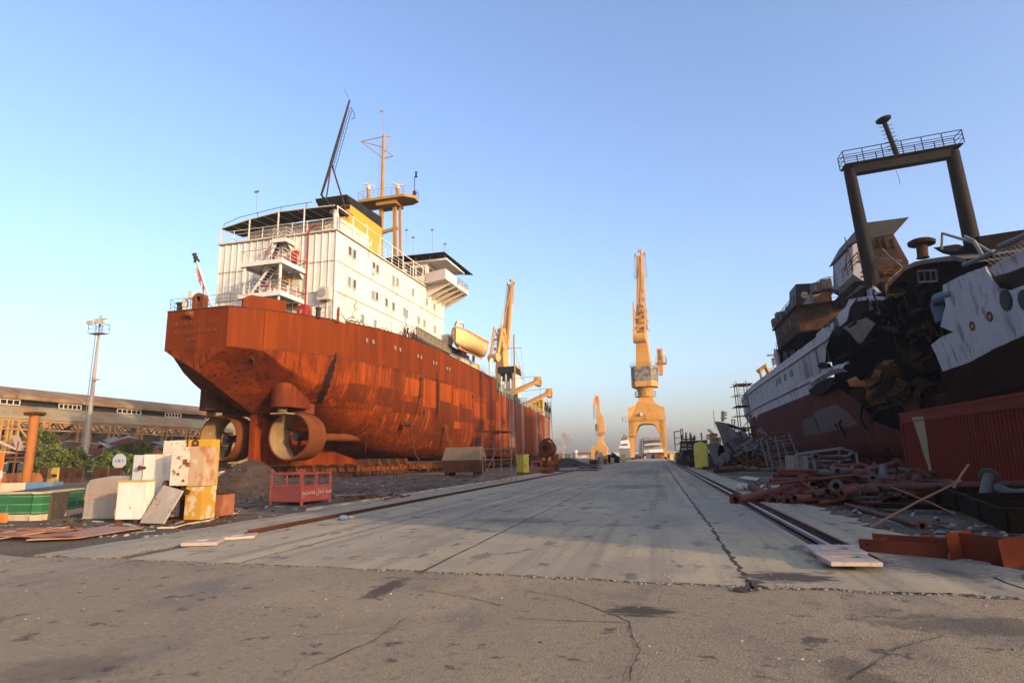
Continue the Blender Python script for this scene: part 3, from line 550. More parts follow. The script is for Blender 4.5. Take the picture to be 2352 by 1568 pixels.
b = MB(); P_ = [S(*cr2(x, y), 'x', W1+.05) for x, y in ((300, 1420), (290, 1450), (308, 1465), (285, 1475), (300, 1500), (262, 1520), (240, 1535), (300, 1545), (330, 1550))]; b.tube(P_, .035, 5); b.tube([S(*cr2(x, y), 'x', W1+.05) for x, y in ((205, 1490), (230, 1525), (260, 1560))], .025, 5); b.build('loose_cable', dark, ship)
for x, y in ((283, 1497), (415, 1215)): p = S(*cr2(x, y), 'x', W1); b = MB(); b.box(W1, W1+.18, p.y-.22, p.y+.22, p.z-.3, p.z+.3); b.build('wall_box', off_white, ship, bevel=.02)
# aft stairs and landings
lands = [(-.35, 3.92, 4.75, Y0, 15.8), (-.4, 3.88, 4.8, Y0, 18.68), (1.1, 2.55, 6.9, Y0, 21.5)]
for (x0, x1, y0, y1, z) in lands:
    b = MB(); b.box(x0, x1, y0, y1-.1, z-.05, z); b.box(x0, x1, y0, y0+.06, z-.38, z-.05); b.box(x1-.06, x1, y0+.06, y1-.1, z-.38, z-.05); b.box(x0, x0+.06, y0+.06, y1-.1, z-.38, z-.05)
    for k in range(3): b.prism([(x0+.3+(x1-x0-.6)*k/2, y1-.1, z-.05), (x0+.3+(x1-x0-.6)*k/2, y1-1.3, z-.05), (x0+.3+(x1-x0-.6)*k/2, y1-.1, z-.9)], (.04, 0, 0))
    o = b.build('landing', white, ship); b = MB(); b.rail([(x0+.04, y1-.2, z), (x0+.04, y0+.04, z), (x1-.04, y0+.04, z), (x1-.04, y1-.2, z)], 1.0, .024, 3, 1.1); b.build('railing', white, o)
    b = MB(); b.tube([(x0+.04, y1-.2, z+1.03), (x0+.04, y0+.04, z+1.03), (x1-.04, y0+.04, z+1.03), (x1-.04, y1-.2, z+1.03)], .03, 6); b.build('handrail', dark, o)
b = MB(); b.beam((3.6, 5.0, 15.8), (3.6, 5.0, 18.3), .14); b.beam((3.45, 5.3, 15.8), (3.45, 5.3, 18.3), .1); b.beam((0, 5.0, 15.8), (0, 5.0, 18.3), .14); b.beam((3.6, 5.0, 13.2), (3.6, 5.0, 15.5), .14); b.build('landing_post', white, ship)
for (p, q) in (((.1, 5.6, 15.85), (2.3, 5.6, 18.6)), ((.1, 7.2, 18.72), (1.5, 7.2, 21.45))):
    p, q = V(p), V(q); b = MB()
    for s_ in (0, .75): b.beam(p+V((0, s_, 0)), q+V((0, s_, 0)), .05, .24)
    o = b.build('stair', white, ship); b = MB()
    for k in range(1, 11): c = p.lerp(q, k/11); b.box(c.x-.14, c.x+.12, c.y+.03, c.y+.72, c.z-.02, c.z+.02)
    b.build('treads', dark, o); b = MB()
    for s_ in (0, .75): b.tube([p+V((0, s_, .95)), q+V((0, s_, .95))], .025, 6); b.tube([p+V((0, s_, 0)), p+V((-.25, s_, .5)), p+V((0, s_, .95))], .022, 6); b.tube([p.lerp(q, .5)+V((0, s_, 0)), p.lerp(q, .5)+V((0, s_, .95))], .02, 5)
    b.build('handrail', dark, o)
for x, z, h_ in ((2.9, 15.85, 1.95), (2.75, 18.72, 2.1), (.4, 18.72, 1.9), (-2.9, 22.3, 1.9), (3.6, 22.3, 1.9)):
    yy = Y0-.02 if z < 22 else 10.98; b = MB(); b.box(x-.42, x+.42, yy-.12, yy-.07, z, z+h_); o = b.build('door', off_white, ship, bevel=.01); b = MB(); b.box(x+.28, x+.34, yy-.2, yy-.12, z+.9, z+1.1); b.box(x-.46, x-.42, yy-.14, yy-.09, z+.3, z+.5); b.box(x-.46, x-.42, yy-.14, yy-.09, z+1.4, z+1.6); b.build('handle', rust_dark, o)
b = MB(); b.tube([(4.03, 8.2, 13.3), (4.03, 8.2, 21.9), (4.15, 8.1, 22.4), (4.7, 8.0, 22.75), (4.9, 8.0, 22.75)], .075, 8)
for z in (16.4, 19.4): b.tube([(4.03, 8.2, z), (1.9, 5.2, z+.15)], .06, 8); b.lathe((1.9, 5.2, z+.15), [(.12, -.1), (.14, 0), (.1, .1)], 8, (-1, -1.3, 0))
b.lathe((4.9, 8, 22.75), [(.12, -.06), (.14, 0), (.1, .08)], 8, (1, 0, 0)); b.build('fire_main', red, ship, True)
b = MB(); b.box(2.3, 3.1, Y0-.5, Y0-.1, 19.4, 20.5); b.build('red_locker', red, ship, bevel=.01)
b = MB(); b.box(4.3, 5.2, 6.6, 7.4, 13.6, 14.9); o = b.build('fire_locker', red, ship, bevel=.01); lettering('F', .5, face((4.75, 6.59, 14.1), (1, 0, 0), (0, 0, 1)), white, o, depth=.005)
b = MB(); b.box(1.9, 2.35, 7.9, 8.28, 17.5, 18.0); b.build('yellow_box', ochre, ship, bevel=.01)
b = MB(); b.box(5.55, 6.75, 7.65, 8.25, 15.55, 16.75); b.beam((5.7, 7.7, 15.5), (5.7, 8.35, 15.5), .06); b.beam((6.6, 7.7, 15.5), (6.6, 8.35, 15.0), .06); o = b.build('air_conditioner', off_white, ship, bevel=.01); b = MB(); b.cyl((6.0, 7.65, 16.15), (6.0, 7.62, 16.15), .42, n=20); b.build('fan_grille', grey_paint, o)
# deck house on top, awning on posts
b = MB(); b.box(-4.9, 5.6, 11, 16.5, ZT+.14, 24.6)
for i in range(14): x = -4.85+i*.8; b.box(x-.035, x+.035, 10.93, 10.998, ZT+.14, 24.5)
b.build('top_house', white, ship)
b = MB(); aw = [(-5.85, 23.9), (-2.6, 24.45), (.6, 24.8), (3.4, 24.75), (6.6, 24.65)]
b.grid([[V((x, Y0-.1, z)) for x, z in aw], [V((x, 11.6, z+.28)) for x, z in aw]]); b.grid([[V((x, Y0-.1, z-.06)) for x, z in aw], [V((x, 11.6, z+.22)) for x, z in aw]])
b.build('awning', canvas, ship)
b = MB(); b.tube([(x, Y0-.1, z-.06) for x, z in aw], .06, 6); b.tube([(-5.85, Y0-.1, 23.85), (-5.85, 11.6, 24.1)], .05, 6)
for x, z in aw[:-1]:
    b.tube([(x, Y0-.1, ZT), (x, Y0-.1, z)], .075, 6)
for k in range(11): x = -5.85+k*1.2; zz = itp(x, aw); b.tube([(x, Y0-.1, zz-.1), (x, 11.5, zz+.16)], .03, 4)
b.build('awning_frame', off_white, ship)
b = MB(); b.rail([(W0, Y1-8, ZT+.1), (W0, Y0-.1, ZT+.1), (W1+.1, Y0-.1, ZT+.1), (W1+.1, 28.5, ZT+.1)], 1.15, .028, 3, 1.6); b.build('boat_deck_railing', white, ship)
b = MB(); b.tube([(W1-.05, Y0-.1, ZT+2.35), (W1-.05, 28, ZT+2.2)], .07, 6)
for i in range(8): y = Y0+i*2.75; b.tube([(W1-.05, y, ZT), (W1-.05, y, ZT+2.3)], .06, 6)
b.build('awning_frame', white, ship)
b = MB(); b.tube([(-5.8, 8.6, 24.4), (-4, 8.6, 24.9), (.6, 8.6, 25.35), (4, 8.6, 25.4)], .03, 5)
for x, z in ((-5.8, 23.9), (-2, 24.6), (.6, 24.8), (3.4, 24.75)): b.tube([(x, 8.6, z), (x, 8.6, itp(x, [(-5.8, 24.4), (-4, 24.9), (.6, 25.35), (4, 25.4)]))], .025, 5)
b.build('awning_rail', dark, ship)
b = MB(); p = S(590, 492, 'y', 9.5); q = S(590, 440, 'y', 9.5); b.tube([p, q], .03, 5); b.obox(q, (.25, 0, .02), (0, .1, 0), (0, 0, .07)); b.tube([(3.0, 9, 24.7), (3.0, 9, 25.9)], .025, 5); b.build('whip_aerial', grey_paint, ship)
b = MB(); b.tube([(6.2, 9.2, ZT), (6.2, 9.2, 24.0), (6.0, 9.3, 24.5), (5.5, 9.6, 24.7)], .28, 12); b.build('vent_pipe', white, ship, True)
# funnel
b = MB(); lo = [(-2, 18.2), (2, 18.2), (2, 26.5), (-2, 26.5)]
def fz(y): return 30.2+(y-18.2)*.075
b.grid([[V((x, y, ZT)) for x, y in lo], [V((x*.98, y+(.5 if y < 20 else -.35), 29.6)) for x, y in lo]], 0, True)
f = b.build('funnel', yellow, ship)
b = MB(); b.grid([[V((x*.985, y+(.5 if y < 20 else -.35), 29.55)) for x, y in lo], [V((x*1.0, y+(-.4 if y < 20 else -.6), 30.4 if y < 20 else 30.9)) for x, y in lo]], 0, True); b.add([(-2, 17.8, 30.4), (2, 17.8, 30.4), (2, 25.9, 30.9), (-2, 25.9, 30.9)], [(0, 1, 2, 3)]); b.add([(-1.97, 18.7, ZT), (1.97, 18.7, ZT), (1.95, 18.66, 29.5), (-1.95, 18.66, 29.5)], [(0, 1, 2, 3)]); b.build('funnel_top', black, f)
b = MB(); lg = lambda x, y, z: V((1.975+.03, x, z))
yc, zc = 22.4, 27.6; b.box(1.99, 2.03, yc-.1, yc+.1, zc-1.6, zc+1.1); b.box(1.99, 2.03, yc-.7, yc+.7, zc+.6, zc+.8)
n = 14; arc = [(yc+1.15*math.cos(math.pi*(1+k/n)), zc-.7+1.0*math.sin(math.pi*(1+k/n))) for k in range(n+1)]; arc2 = [(yc+.85*math.cos(math.pi*(1+k/n)), zc-.7+.7*math.sin(math.pi*(1+k/n))) for k in range(n+1)]
for k in range(n): b.prism([(1.99, *arc[k]), (1.99, *arc[k+1]), (1.99, *arc2[k+1]), (1.99, *arc2[k])], (.04, 0, 0))
b.build('emblem', off_white, f)
# mast with its platform and radars
b = MB(); PZ = 34.6; b.prism([(-2.9, 28.6, PZ), (3.6, 28.6, PZ), (4.7, 29.6, PZ), (4.7, 31, PZ), (3.6, 31.6, PZ), (-2.9, 31.6, PZ)], (0, 0, .35)); b.box(-.5, 2.4, 29, 31.2, PZ-.6, PZ)
mast = b.build('mast_platform', ochre, ship)
b = MB(); b.beam((-.2, 30, 24), (-.2, 30, PZ-.4), .42, .5); b.beam((2.0, 30, 24), (1.7, 30, PZ-.4), .36, .45); b.beam((2.5, 30.5, 24), (2.2, 30.5, PZ-.4), .25, .3); b.beam((-.2, 30, 30.6), (2.2, 30, 31), .3, .4); b.build('mast_leg', ochre, mast)
b = MB(); b.tube([(-.1, 29.9, PZ), (-.05, 29.9, 44.4)], [.24, .17], 10); b.build('mast_pole', ochre, mast, True)
b = MB(); b.ladder((-.55, 29.9, PZ+.3), (-.4, 29.9, 43.8), .42, (1, 0, 0), .02, .36); b.build('mast_ladder', ochre, mast)
b = MB(); yl, yr, y2 = S(829, 325, 'y', 29.9), S(895, 308, 'y', 29.9), S(903, 359, 'y', 29.9)
tp = V((-.05, 29.9, 44.2)); mid = V((-.07, 29.9, 41.0))
for a_, c_ in ((yl, tp), (yl, mid), (yl, V((-.05, 29.9, 42.6))), (tp, yr+V((0, .6, 0))), (yr+V((0, .6, 0)), mid+V((0, 0, .3))), (mid, y2), (tp-V((0, 0, 1.8)), y2)): b.beam(a_, c_, .09)
b.tube([tp, tp+V((-.1, 0, 2)), tp+V((-.35, 0, 3.6))], .03, 5); b.obox(tp+V((-.4, 0, 3.8)), (.22, 0, -.12), (0, .05, 0), (.05, 0, .09)); b.build('yard', ochre, mast)
b = MB()
for x in (0, .25, .5, .8): p = yl.lerp(tp, x); b.tube([p, p+V((.2*x-.3, 0, -8.2)), V((-2.8+2*x, 30, PZ))], .012, 4)
b.tube([y2, y2+V((.1, 0, -4)), y2+V((-.4, 0, -6))], .012, 4); b.build('halyard', grey_paint, mast)
b = MB(); b.rail([(-2.9, 28.65, PZ+.35), (3.6, 28.65, PZ+.35), (4.65, 29.6, PZ+.35), (4.65, 31, PZ+.35), (3.6, 31.5, PZ+.35), (-2.9, 31.5, PZ+.35), (-2.9, 28.65, PZ+.35)], 1.1, .025, 3, 1.5); b.build('platform_railing', ochre, mast)
for x, y, h_ in ((-1.9, 29.5, 1.7), (2.3, 29.6, 1.2), (-4.3, 22.5, .9)):
    z = PZ+.35 if x > -3 else 30.6; b = MB(); b.cyl((x, y, z), (x, y, z+h_), .22); o = b.build('radar_post', ochre, mast); b = MB(); b.lathe((x, y, z+h_), [(.3, 0), (.33, .25), (.2, .5)], 12); b.obox((x, y, z+h_+.65), (.75, .1, -.28), (0, .12, 0), (.04, 0, .1)); b.build('radar_scanner', off_white, o)
b = MB(); b.tube([(4.5, 30, PZ+.3), (4.5, 30, PZ+3.1)], .05, 6); b.lathe((4.7, 30, PZ+3.1), [(.2, 0), (.22, .05), (.13, .1), (.13, .6), (.17, .62), (.1, .75)], 10); b.lathe((4.6, 29.8, PZ+.6), [(.25, 0), (.25, .4), (.1, .5)], 10); b.build('signal_lamp', dark, mast)
# broken derrick boom
b = MB(); X = 4.0; ft, lw, kn2, tpb = S(766, 480, 'x', X), S(738, 448, 'x', X), S(761, 375, 'x', X), S(803, 231, 'x', X)
b.tube([ft, lw, kn2], [.13, .12, .15], 8); b.tube([kn2, kn2.lerp(tpb, .5), tpb], [.17, .15, .10], 8); boom = b.build('derrick_boom', dark, ship, True)
b = MB(); fr = S(797, 500, 'x', X); b.tube([kn2, kn2.lerp(fr, .75)+V((0, 0, .3)), fr], .09, 8); b.tube([kn2, S(752, 440, 'x', X), S(748, 462, 'x', X)], .07, 6); b.build('boom_strut', rust_dark, boom)
b = MB(); o_ = V((.1, .42, 0)); b.ladder(kn2+o_-V((0, .1, .6)), tpb+o_-V((0, .25, .9)), .42, (0, 1, .1), .03, .5); b.tube([tpb+V((0, .3, -.6)), tpb+V((0, 1.0, -.9)), tpb+V((0, 1.1, -1.5)), tpb+V((0, .5, -1.8))], .04, 5); b.tube([tpb, S(789, 201, 'x', X)], .018, 4); b.build('boom_ladder', dark, boom)
b = MB(); b.box(X-.4, X+.4, ft.y-.5, ft.y+.5, ZT+.14, ft.z); b.build('boom_post', white, ship)
# bridge house and its wing
b = MB(); b.box(-6.6, 6.9, 28.8, 34.4, ZT+.14, 25.4); b.box(-6.8, 9.6, 28.4, 34.9, 25.4, 25.65); b.build('bridge_house', white, ship)
b = MB()
for y in (29.3, 30.6, 31.9, 33.2): b.box(6.901, 6.93, y, y+1.0, 23.9, 24.9)
for x in (1.0, 2.6, 4.2, 5.5): b.box(x, x+1.1, 28.77, 28.799, 23.8, 24.9)
b.build('bridge_windows', glass, ship)
b = MB(); b.prism([(6.9, 28.0, 22.5), (10.1, 26.9, 22.5), (10.1, 34.9, 22.5), (6.9, 34.9, 22.5)], (0, 0, .18))
b.prism([(6.9, 28.0, 22.68), (10.1, 26.9, 22.68), (10.1, 27.0, 22.68), (6.9, 28.1, 22.68)], (0, 0, 1.1)); b.box(10.0, 10.1, 27.0, 30.6, 22.68, 23.75); b.box(10.0, 10.1, 31.4, 34.9, 22.68, 23.1)
wing = b.build('bridge_wing', white, ship)
b = MB()
for y in (28.6, 30.2, 31.8, 33.4, 34.7): b.prism([(6.92, y, 22.5), (10.0, y, 22.5), (10.0, y, 22.35), (6.92, y, 20.9)], (0, .07, 0))
b.build('wing_bracket', off_white, wing)
b = MB(); b.rail([(10.05, 30.6, 22.7), (10.05, 34.9, 22.7), (7, 34.9, 22.7)], 1.1, .03, 3, 1.1); b.build('wing_railing', dark, wing)
b = MB()
for i in range(6): b.obox((10.12, 31+i*.65, 23.2), (.02, 0, 0), (0, .25, .12), (0, -.05, .16))
b.build('life_jackets', mat('faded_orange', (.35, .22, .12), .9), wing)
b = MB(); b.grid([[V((-6, 28, 26.1)), V((3, 27.6, 26.2)), V((9.8, 27.2, 26.0))], [V((-6, 35, 26.2)), V((3, 35.4, 26.4)), V((10.3, 36.4, 25.7))]]); b.grid([[V((-6, 28, 26.05)), V((3, 27.6, 26.15)), V((9.8, 27.2, 25.95))], [V((-6, 35, 26.15)), V((3, 35.4, 26.35)), V((10.3, 36.4, 25.65))]]); b.build('bridge_awning', canvas, ship)
b = MB(); b.rail([(-6, 28.2, 25.65), (9.5, 28.2, 25.65), (9.5, 36, 25.65)], 1.0, .03, 2, 2.0); b.build('bridge_railing', off_white, ship)
b = MB(); b.prism([(2.2, 24.5, ZT+2.6), (4.6, 24.5, ZT+2.6), (5.4, 28.2, ZT+2.5), (2.2, 28.2, ZT+2.5)], (0, 0, .08)); b.build('awning', canvas, ship)
b = MB()
for px_, py_, t_ in ((949, 545, 588), (993, 528, 574), (1022, 560, 590), (934, 528, 560)):
    p, q = S(px_, t_, 'y', 31), S(px_, py_, 'y', 31); b.tube([p, q], .035, 5); b.obox(q, (.2, 0, 0), (0, .12, 0), (0, 0, .08))
b.build('aerial', grey_paint, ship)
b = MB(); b.lathe((7.6, 32.2, 26.9), [(.1, -.3), (.42, -.2), (.42, .2), (.1, .3)], 14, (1, -1, 0)); b.build('search_light', off_white, ship, True)
# side deck: gangway, davit, vents, pipes
b = MB(); A, B_ = V((8.05, 23.5, 15.1)), V((8.05, 37.4, 14.55)); hv = V((0, 0, 1.0))
b.beam(A, B_, .12, .16); b.beam(A+hv, B_+hv, .10, .12); b.beam(A+V((-.8, 0, 0)), B_+V((-.8, 0, 0)), .1, .16)
for i in range(34): p = A.lerp(B_, i/33); b.beam(p, p+hv, .07, .05)
for i in range(0, 33, 4): p, q = A.lerp(B_, i/33), A.lerp(B_, (i+3)/33); b.beam(p, q+hv, .05, .05)
gw = MB(); gw.prism([A+V((-.12, 0, .05)), B_+V((-.12, 0, .05)), B_+V((-.12, 0, .95)), A+V((-.12, 0, .95))], (.03, 0, 0)); b.build('gangway', mat('aluminium_dirty', (.17, .135, .095), .6, layers=[((.08, .06, .04), (2, 2, 2), .5, .7, .7)]), ship); gw.build('gangway_panel', mat('gangway_tan', (.27, .215, .14), .6, layers=[((.15, .11, .07), (3, 3, 1), .5, .66, .7)]), ship)
b = MB()
for i in range(26):
    y = 20.5+i*.16; p = V((7.7+random.uniform(-.3, .3), y, itp(y, DECK))); pts = [p]
    for k in range(4): pts.append(pts[-1]+V((random.uniform(-.25, .25), random.uniform(-.35, .35), random.uniform(.05, .5))))
    b.tube(pts, random.choice((.025, .035, .05)), 5)
for i in range(12):
    y = 10.5+i*.85; p = V((7.2, y, itp(y, DECK))); b.tube([p, p+V((0, .4, .3+.2*math.sin(i))), p+V((.1, .9, .1))], .03, 5)
b.build('loose_pipework', rust_dark, ship)
b = MB(); b.beam((7.2, 34.6, 15.0), (8.2, 36.2, 19.3), .45, .55); b.beam((7.2, 34.6, 14.2), (7.2, 34.6, 17.4), .6, .7); b.beam((8.2, 36.0, 19.3), (8.9, 36.4, 19.2), .3, .35); b.beam((7.2, 45.0, 14), (7.9, 43.4, 17.6), .35, .45); b.beam((7.9, 43.4, 17.6), (8.6, 43.2, 17.4), .25, .3); b.beam((7.5, 35.6, 15.7), (7.6, 53, 13.6), .4, .35); b.beam((7.2, 34.6, 14.6), (7.2, 45, 14.2), .4, .35)
dv = b.build('davit', off_white, ship); b = MB(); b.tube([(8.85, 36.4, 19.1), (8.95, 36.3, 18.0)], .05, 6); b.tube([(8.55, 43.2, 17.4), (8.95, 43.3, 17.3)], .04, 6); b.build('fall_wire', dark, dv)
b = MB()
for y, h_ in ((38.5, 2.1), (39.6, 1.8), (40.6, 1.5)): b.box(7.2, 7.9, y, y+.8, itp(y, DECK)-.1, itp(y, DECK)+h_)
b.box(6.9, 7.8, 42, 46.5, 13.9, 14.5); b.build('deck_locker', white, ship, bevel=.02)
b = MB(); b.box(7.0, 7.9, 44, 45.8, 13.9, 14.9); b.build('yellow_winch', mat('winch_yellow', (.55, .42, .06), .6), ship, bevel=.03)
b = MB()
for y in (38.0, 51.6): b.tube([(7.7, y, 13.4), (7.7, y, 16.2), (7.75, y+.3, 16.7), (7.8, y+.75, 16.75), (7.8, y+.95, 16.3)], .2, 12)
b.build('gooseneck_vent', white, ship, True)
b = MB(); b.rail([(8.1, 37.5, 14.1), (8.15, 53, 13.5)], 1.05, .03, 3, 1.5); b.rail([(8.15, 55, 11.4), (8.15, 75, 10.5), (8.1, 94, 9.7)], 1.1, .035, 3, 1.7); b.build('side_railing', off_white, ship)
# fore deck: exhaust house, jib booms, hatch, winches
b = MB(); b.box(1.05, 4.0, 79, 84.4, 9, 18.3); b.build('engine_casing', white, ship)
b = MB(); b.prism([(.75, 78.5, 18.2), (.75, 84.6, 18.2), (.75, 83.6, 19.5), (.75, 78.5, 19.5)], (3.4, 0, 0)); o = b.build('casing_top', black, ship)
b = MB(); b.box(1.2, 2.2, 78.93, 78.99, 16.6, 18.2); b.box(2.6, 3.7, 78.93, 78.99, 16.6, 18.2); b.build('soot_panel', black, ship)
b = MB()
for x, z in ((1.5, 17.5), (2.2, 16), (3.4, 17)): b.cyl((x, 78.5, 9.5), (x, 78.5, z), .2)
b.build('exhaust_pipe', off_white, ship, True)
b = MB(); b.tube([(4.3, 78.6, 9.5), (4.3, 78.6, 26)], .17, 8); b.beam((2.6, 78.6, 23.2), (5.8, 78.6, 23.1), .1); b.ladder((3.95, 78.6, 12), (3.95, 78.6, 25), .45, (1, 0, 0), .03, .5); b.build('fore_mast', ochre, ship)
b = MB(); b.tube([(5.7, 78.6, 23.1), (6.2, 78.6, 15)], .02, 4); b.tube([(4.3, 78.6, 23), (5.8, 79, 18)], .02, 4); b.build('stay_wire', dark, ship)
for y0, y1, zt, zb in ((60, 86, 17.2, 11.2), (71.5, 97, 15.8, 10.3)):
    for sx in (0, 1.6):
        b = MB(); p, q = V((5.8+sx*.8, y0, zb)), V((7.2+sx*.25, y1, zt)); b.beam(p, q, .42, .6); o = b.build('crane_jib', ochre, ship)
    b = MB(); b.prism([(6.9, y1-3.4, zt-1.2), (6.9, y1-1.8, zt+.6), (6.9, y1+1.4, zt+1.1), (6.9, y1+1.9, zt-.2), (6.9, y1+1.2, zt-1.0)], (.8, 0, 0)); b.cyl((6.9, y1+.9, zt-.4), (7.7, y1+.9, zt-.4), .75); b.build('jib_head', ochre, o)
    b = MB(); b.tube([(7.4, y1+1.4, zt-.5), (7.4, y1+1.5, zb-5.8)], .035, 5); b.lathe((7.4, y1+1.5, zb-6.8), [(.1, 0), (.3, .25), (.3, .8), (.1, 1.1)], 8); b.tube([(6.8, y0, zb+3.2), (7.2, y1-1.6, zt+.8)], .04, 5); b.build('hoist_wire', dark, o)
    b = MB(); b.box(4.2, 7.4, y0-1, y0+5, zb-1.4, zb+1.2); b.box(5, 6.4, y0-3, y0, zb-1, zb+3.6); b.build('jib_base', mat('base_green' if y0 < 70 else 'base_green_grey', (.03, .085, .065) if y0 < 70 else (.14, .16, .16), .7), ship, bevel=.05)
b = MB(); b.box(3.2, 5.9, 96.5, 98, 8.6, 14.2)
for k in range(4): b.box(3.2+k*.86, 3.32+k*.86, 96.3, 96.5, 8.6, 14.2); b.box(3.2, 5.9, 96.34, 96.5, 9.6+k*1.3, 9.74+k*1.3)
b.build('hatch_wall', mat('hatch_yellow', (.46, .30, .03), .6, layers=[((.3, .17, .03), (1.5, 1.5, 1), .5, .7, .6)]), ship)
b = MB()
for i in range(60):
    y = random.uniform(57, 92); x = random.uniform(0, 6.5); h_ = random.uniform(.4, 3.2); z = itp(y, FDECK)-.9
    if i % 3 == 0: b.box(x, x+random.uniform(.4, 1.6), y, y+random.uniform(.4, 2), z, z+h_)
    else: b.tube([(x, y, z), (x, y, z+h_), (x+random.uniform(-1.5, 1.5), y+random.uniform(-2, 2), z+h_)], random.choice((.05, .09, .14)), 5)
for y in (58, 74, 90): b.rail([(1, y, itp(y, FDECK)+1.2), (7, y+3, itp(y, FDECK)+1.2)], 1.1, .04, 3, 1.5); b.box(1, 7, y, y+3, itp(y, FDECK)+1.1, itp(y, FDECK)+1.2)
b.build('deck_machinery', dark, ship)
b = MB(); b.rail([(5.9, 104, 12.9), (2.3, 118, 15.5), (.2, 127.6, 16.4)], 1.0, .04, 3, 2.2); b.tube([(5.6, 104, 17), (5.6, 104, 12)], .06, 5); b.build('bow_railing', off_white, ship)
b = MB(); b.tube([(4.6, 111, 15), (4.7, 111.5, 4.6)], .04, 5); b.lathe((4.7, 111.5, 3.4), [(.1, 0), (.35, .3), (.35, .9), (.1, 1.3)], 8); b.build('bow_tackle', dark, ship)
b = MB(); b.prism([(8.27, 50.5, 1.9), (8.27, 60, 1.5), (8.27, 66, 1.5), (8.27, 66, 1.75), (8.27, 58, 2.1)], (.35, 0, -.12)); b.build('bilge_keel', rust_hull, ship)
for (x, y), pts in (((805, 1035), [(815, 1090), (835, 1180), (860, 1290), (900, 1350), (960, 1385)]), ((1100, 1060), [(1112, 1120), (1140, 1200), (1180, 1270), (1200, 1300)])):
    xs = 8.0; p0 = S(*cr4(x, y), 'x', xs); b = MB(); q = [p0]
    for i, (a, c) in enumerate(pts): q.append(S(*cr4(a, c), 'x', xs+.25+.25*i))
    b.tube(q, .075, 6)
    if x > 1000: b.tube([v+V((.12, .25, .05)) for v in q], .06, 6)
    b.cyl(p0-V((.4, 0, 0)), p0+V((.3, 0, 0)), .3); b.build('mooring_hose', rust_dark if x < 1000 else rust, ship, True)
# lifeboat hanging in the davit
lb = thing('lifeboat', 'cream lifeboat with orange gunwale hanging from the davit behind the white superstructure', 'lifeboat', MS @ V((9.3, 38.2, 16.3)), -.0415)
b = MB(); rows = []; LL = 5.9
for i in range(21):
    t = -1+2*i/20; w = 1.55*(1-abs(t)**2.6)**.75+.06; sh = .95+.55*abs(t)**2; kz = -.95+.75*max(0, abs(t)-.55)**1.5*2
    row = []
    for k in range(13): a = math.pi*k/12; row.append(V((w*math.cos(a)*(1 if True else 1), t*LL, sh-(sh-kz)*math.sin(a)**.7)))
    rows.append(row)
b.grid(rows, 0); b.build('boat_hull', cream, lb, True, 60)
b = MB()
for k in (0, -1): b.tube([r_[k] for r_ in rows], .11, 8)
b.build('gunwale', orange, lb, True)
b = MB(); b.grid([[r_[0]-V((.08, 0, .02)), V((0, r_[0].y, r_[0].z+.35*(1-(i/10-1)**4))), r_[-1]+V((.08, 0, -.02))] for i, r_ in enumerate(rows)]); b.build('boat_cover', orange, lb, True)
b = MB()
for i in range(3, 18): r_ = rows[i][0]; b.tube([r_+V((.02, -.28, 0)), r_+V((.06, 0, -.35)), r_+V((.02, .28, 0))], .03, 5)
b.build('grab_line', orange, lb); b = MB(); b.box(-.06, .06, -LL*.8, LL*.8, -1.1, -.7); b.build('boat_keel', orange, lb)
# ------------------------------------------------------------------ slipway cradle under the rusty ship
def bogie(b, x, y, z=0, n=4, ax=(1, 0, 0)):
    a = V(ax)
    for i in range(n): c = V((x, y, .3))+a*(i*.62); b.cyl(c+V((a.y, -a.x, 0))*.1, c-V((a.y, -a.x, 0))*.1, .27, n=12)
def cradle_beam(pts, hgt, lab, wheels, w=.5, tip=0):
    p, q = V(pts[0]), V(pts[1]); r = thing('cradle_beam', lab, 'cradle', (p.x, p.y, 0), group='slipway cradle beams'); d = q-p; p0 = V((0, 0, p.z)); q0 = V((d.x, d.y, q.z)); n = d.normalized(); s = V((-n.y, n.x, 0))
    b = MB(); b.beam(p0, q0, .04, hgt); b.beam(p0+V((0, 0, hgt/2)), q0+V((0, 0, hgt/2)), w, .05); b.beam(p0-V((0, 0, hgt/2)), q0-V((0, 0, hgt/2)), w, .05)
    k = int(d.length/.9)
    for i in range(k+1): c = p0.lerp(q0, i/k); b.obox(c, n*.02, s*(w/2-.03), V((0, 0, hgt/2-.03)))
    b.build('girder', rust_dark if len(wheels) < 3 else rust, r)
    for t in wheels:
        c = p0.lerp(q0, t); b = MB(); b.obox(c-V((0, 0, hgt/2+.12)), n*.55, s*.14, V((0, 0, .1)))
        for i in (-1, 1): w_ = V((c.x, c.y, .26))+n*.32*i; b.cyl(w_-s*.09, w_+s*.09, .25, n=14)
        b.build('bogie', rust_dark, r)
    return r
S2 = lambda x, y, z=0: MS @ V((x, y, z))
cradle_beam([S2(-7, 12.3, .78), S2(7.5, 12.3, .78)], .5, 'long riveted girder on small wheels, the aft one under the nozzles', [i/9 for i in range(10)])
cradle_beam([S2(7.6, 12.5, .78), S2(7.6, 24, .78)], .5, 'rusty wheeled girder running forward below the bilge from the nozzles', [i/8 for i in range(9)])
cradle_beam([S2(8.1, 22.2, .82), S2(8.1, 38, .82)], .62, 'plain plated girder of the cradle between wheeled ends near the mooring hose', [.3, .34, .62, .67])
cradle_beam([S2(8.1, 42, .7), S2(8.1, 92, .7)], .5, 'far cradle girder below the streaked forward hull', [.05, .2, .35, .5, .65, .8, .95])
cradle_beam([S2(-7, 12.3, .78), S2(-7, 92, .78)], .5, 'shadowed cradle girder on the far side beneath the keel', [.1, .3, .5, .7])
KB = []
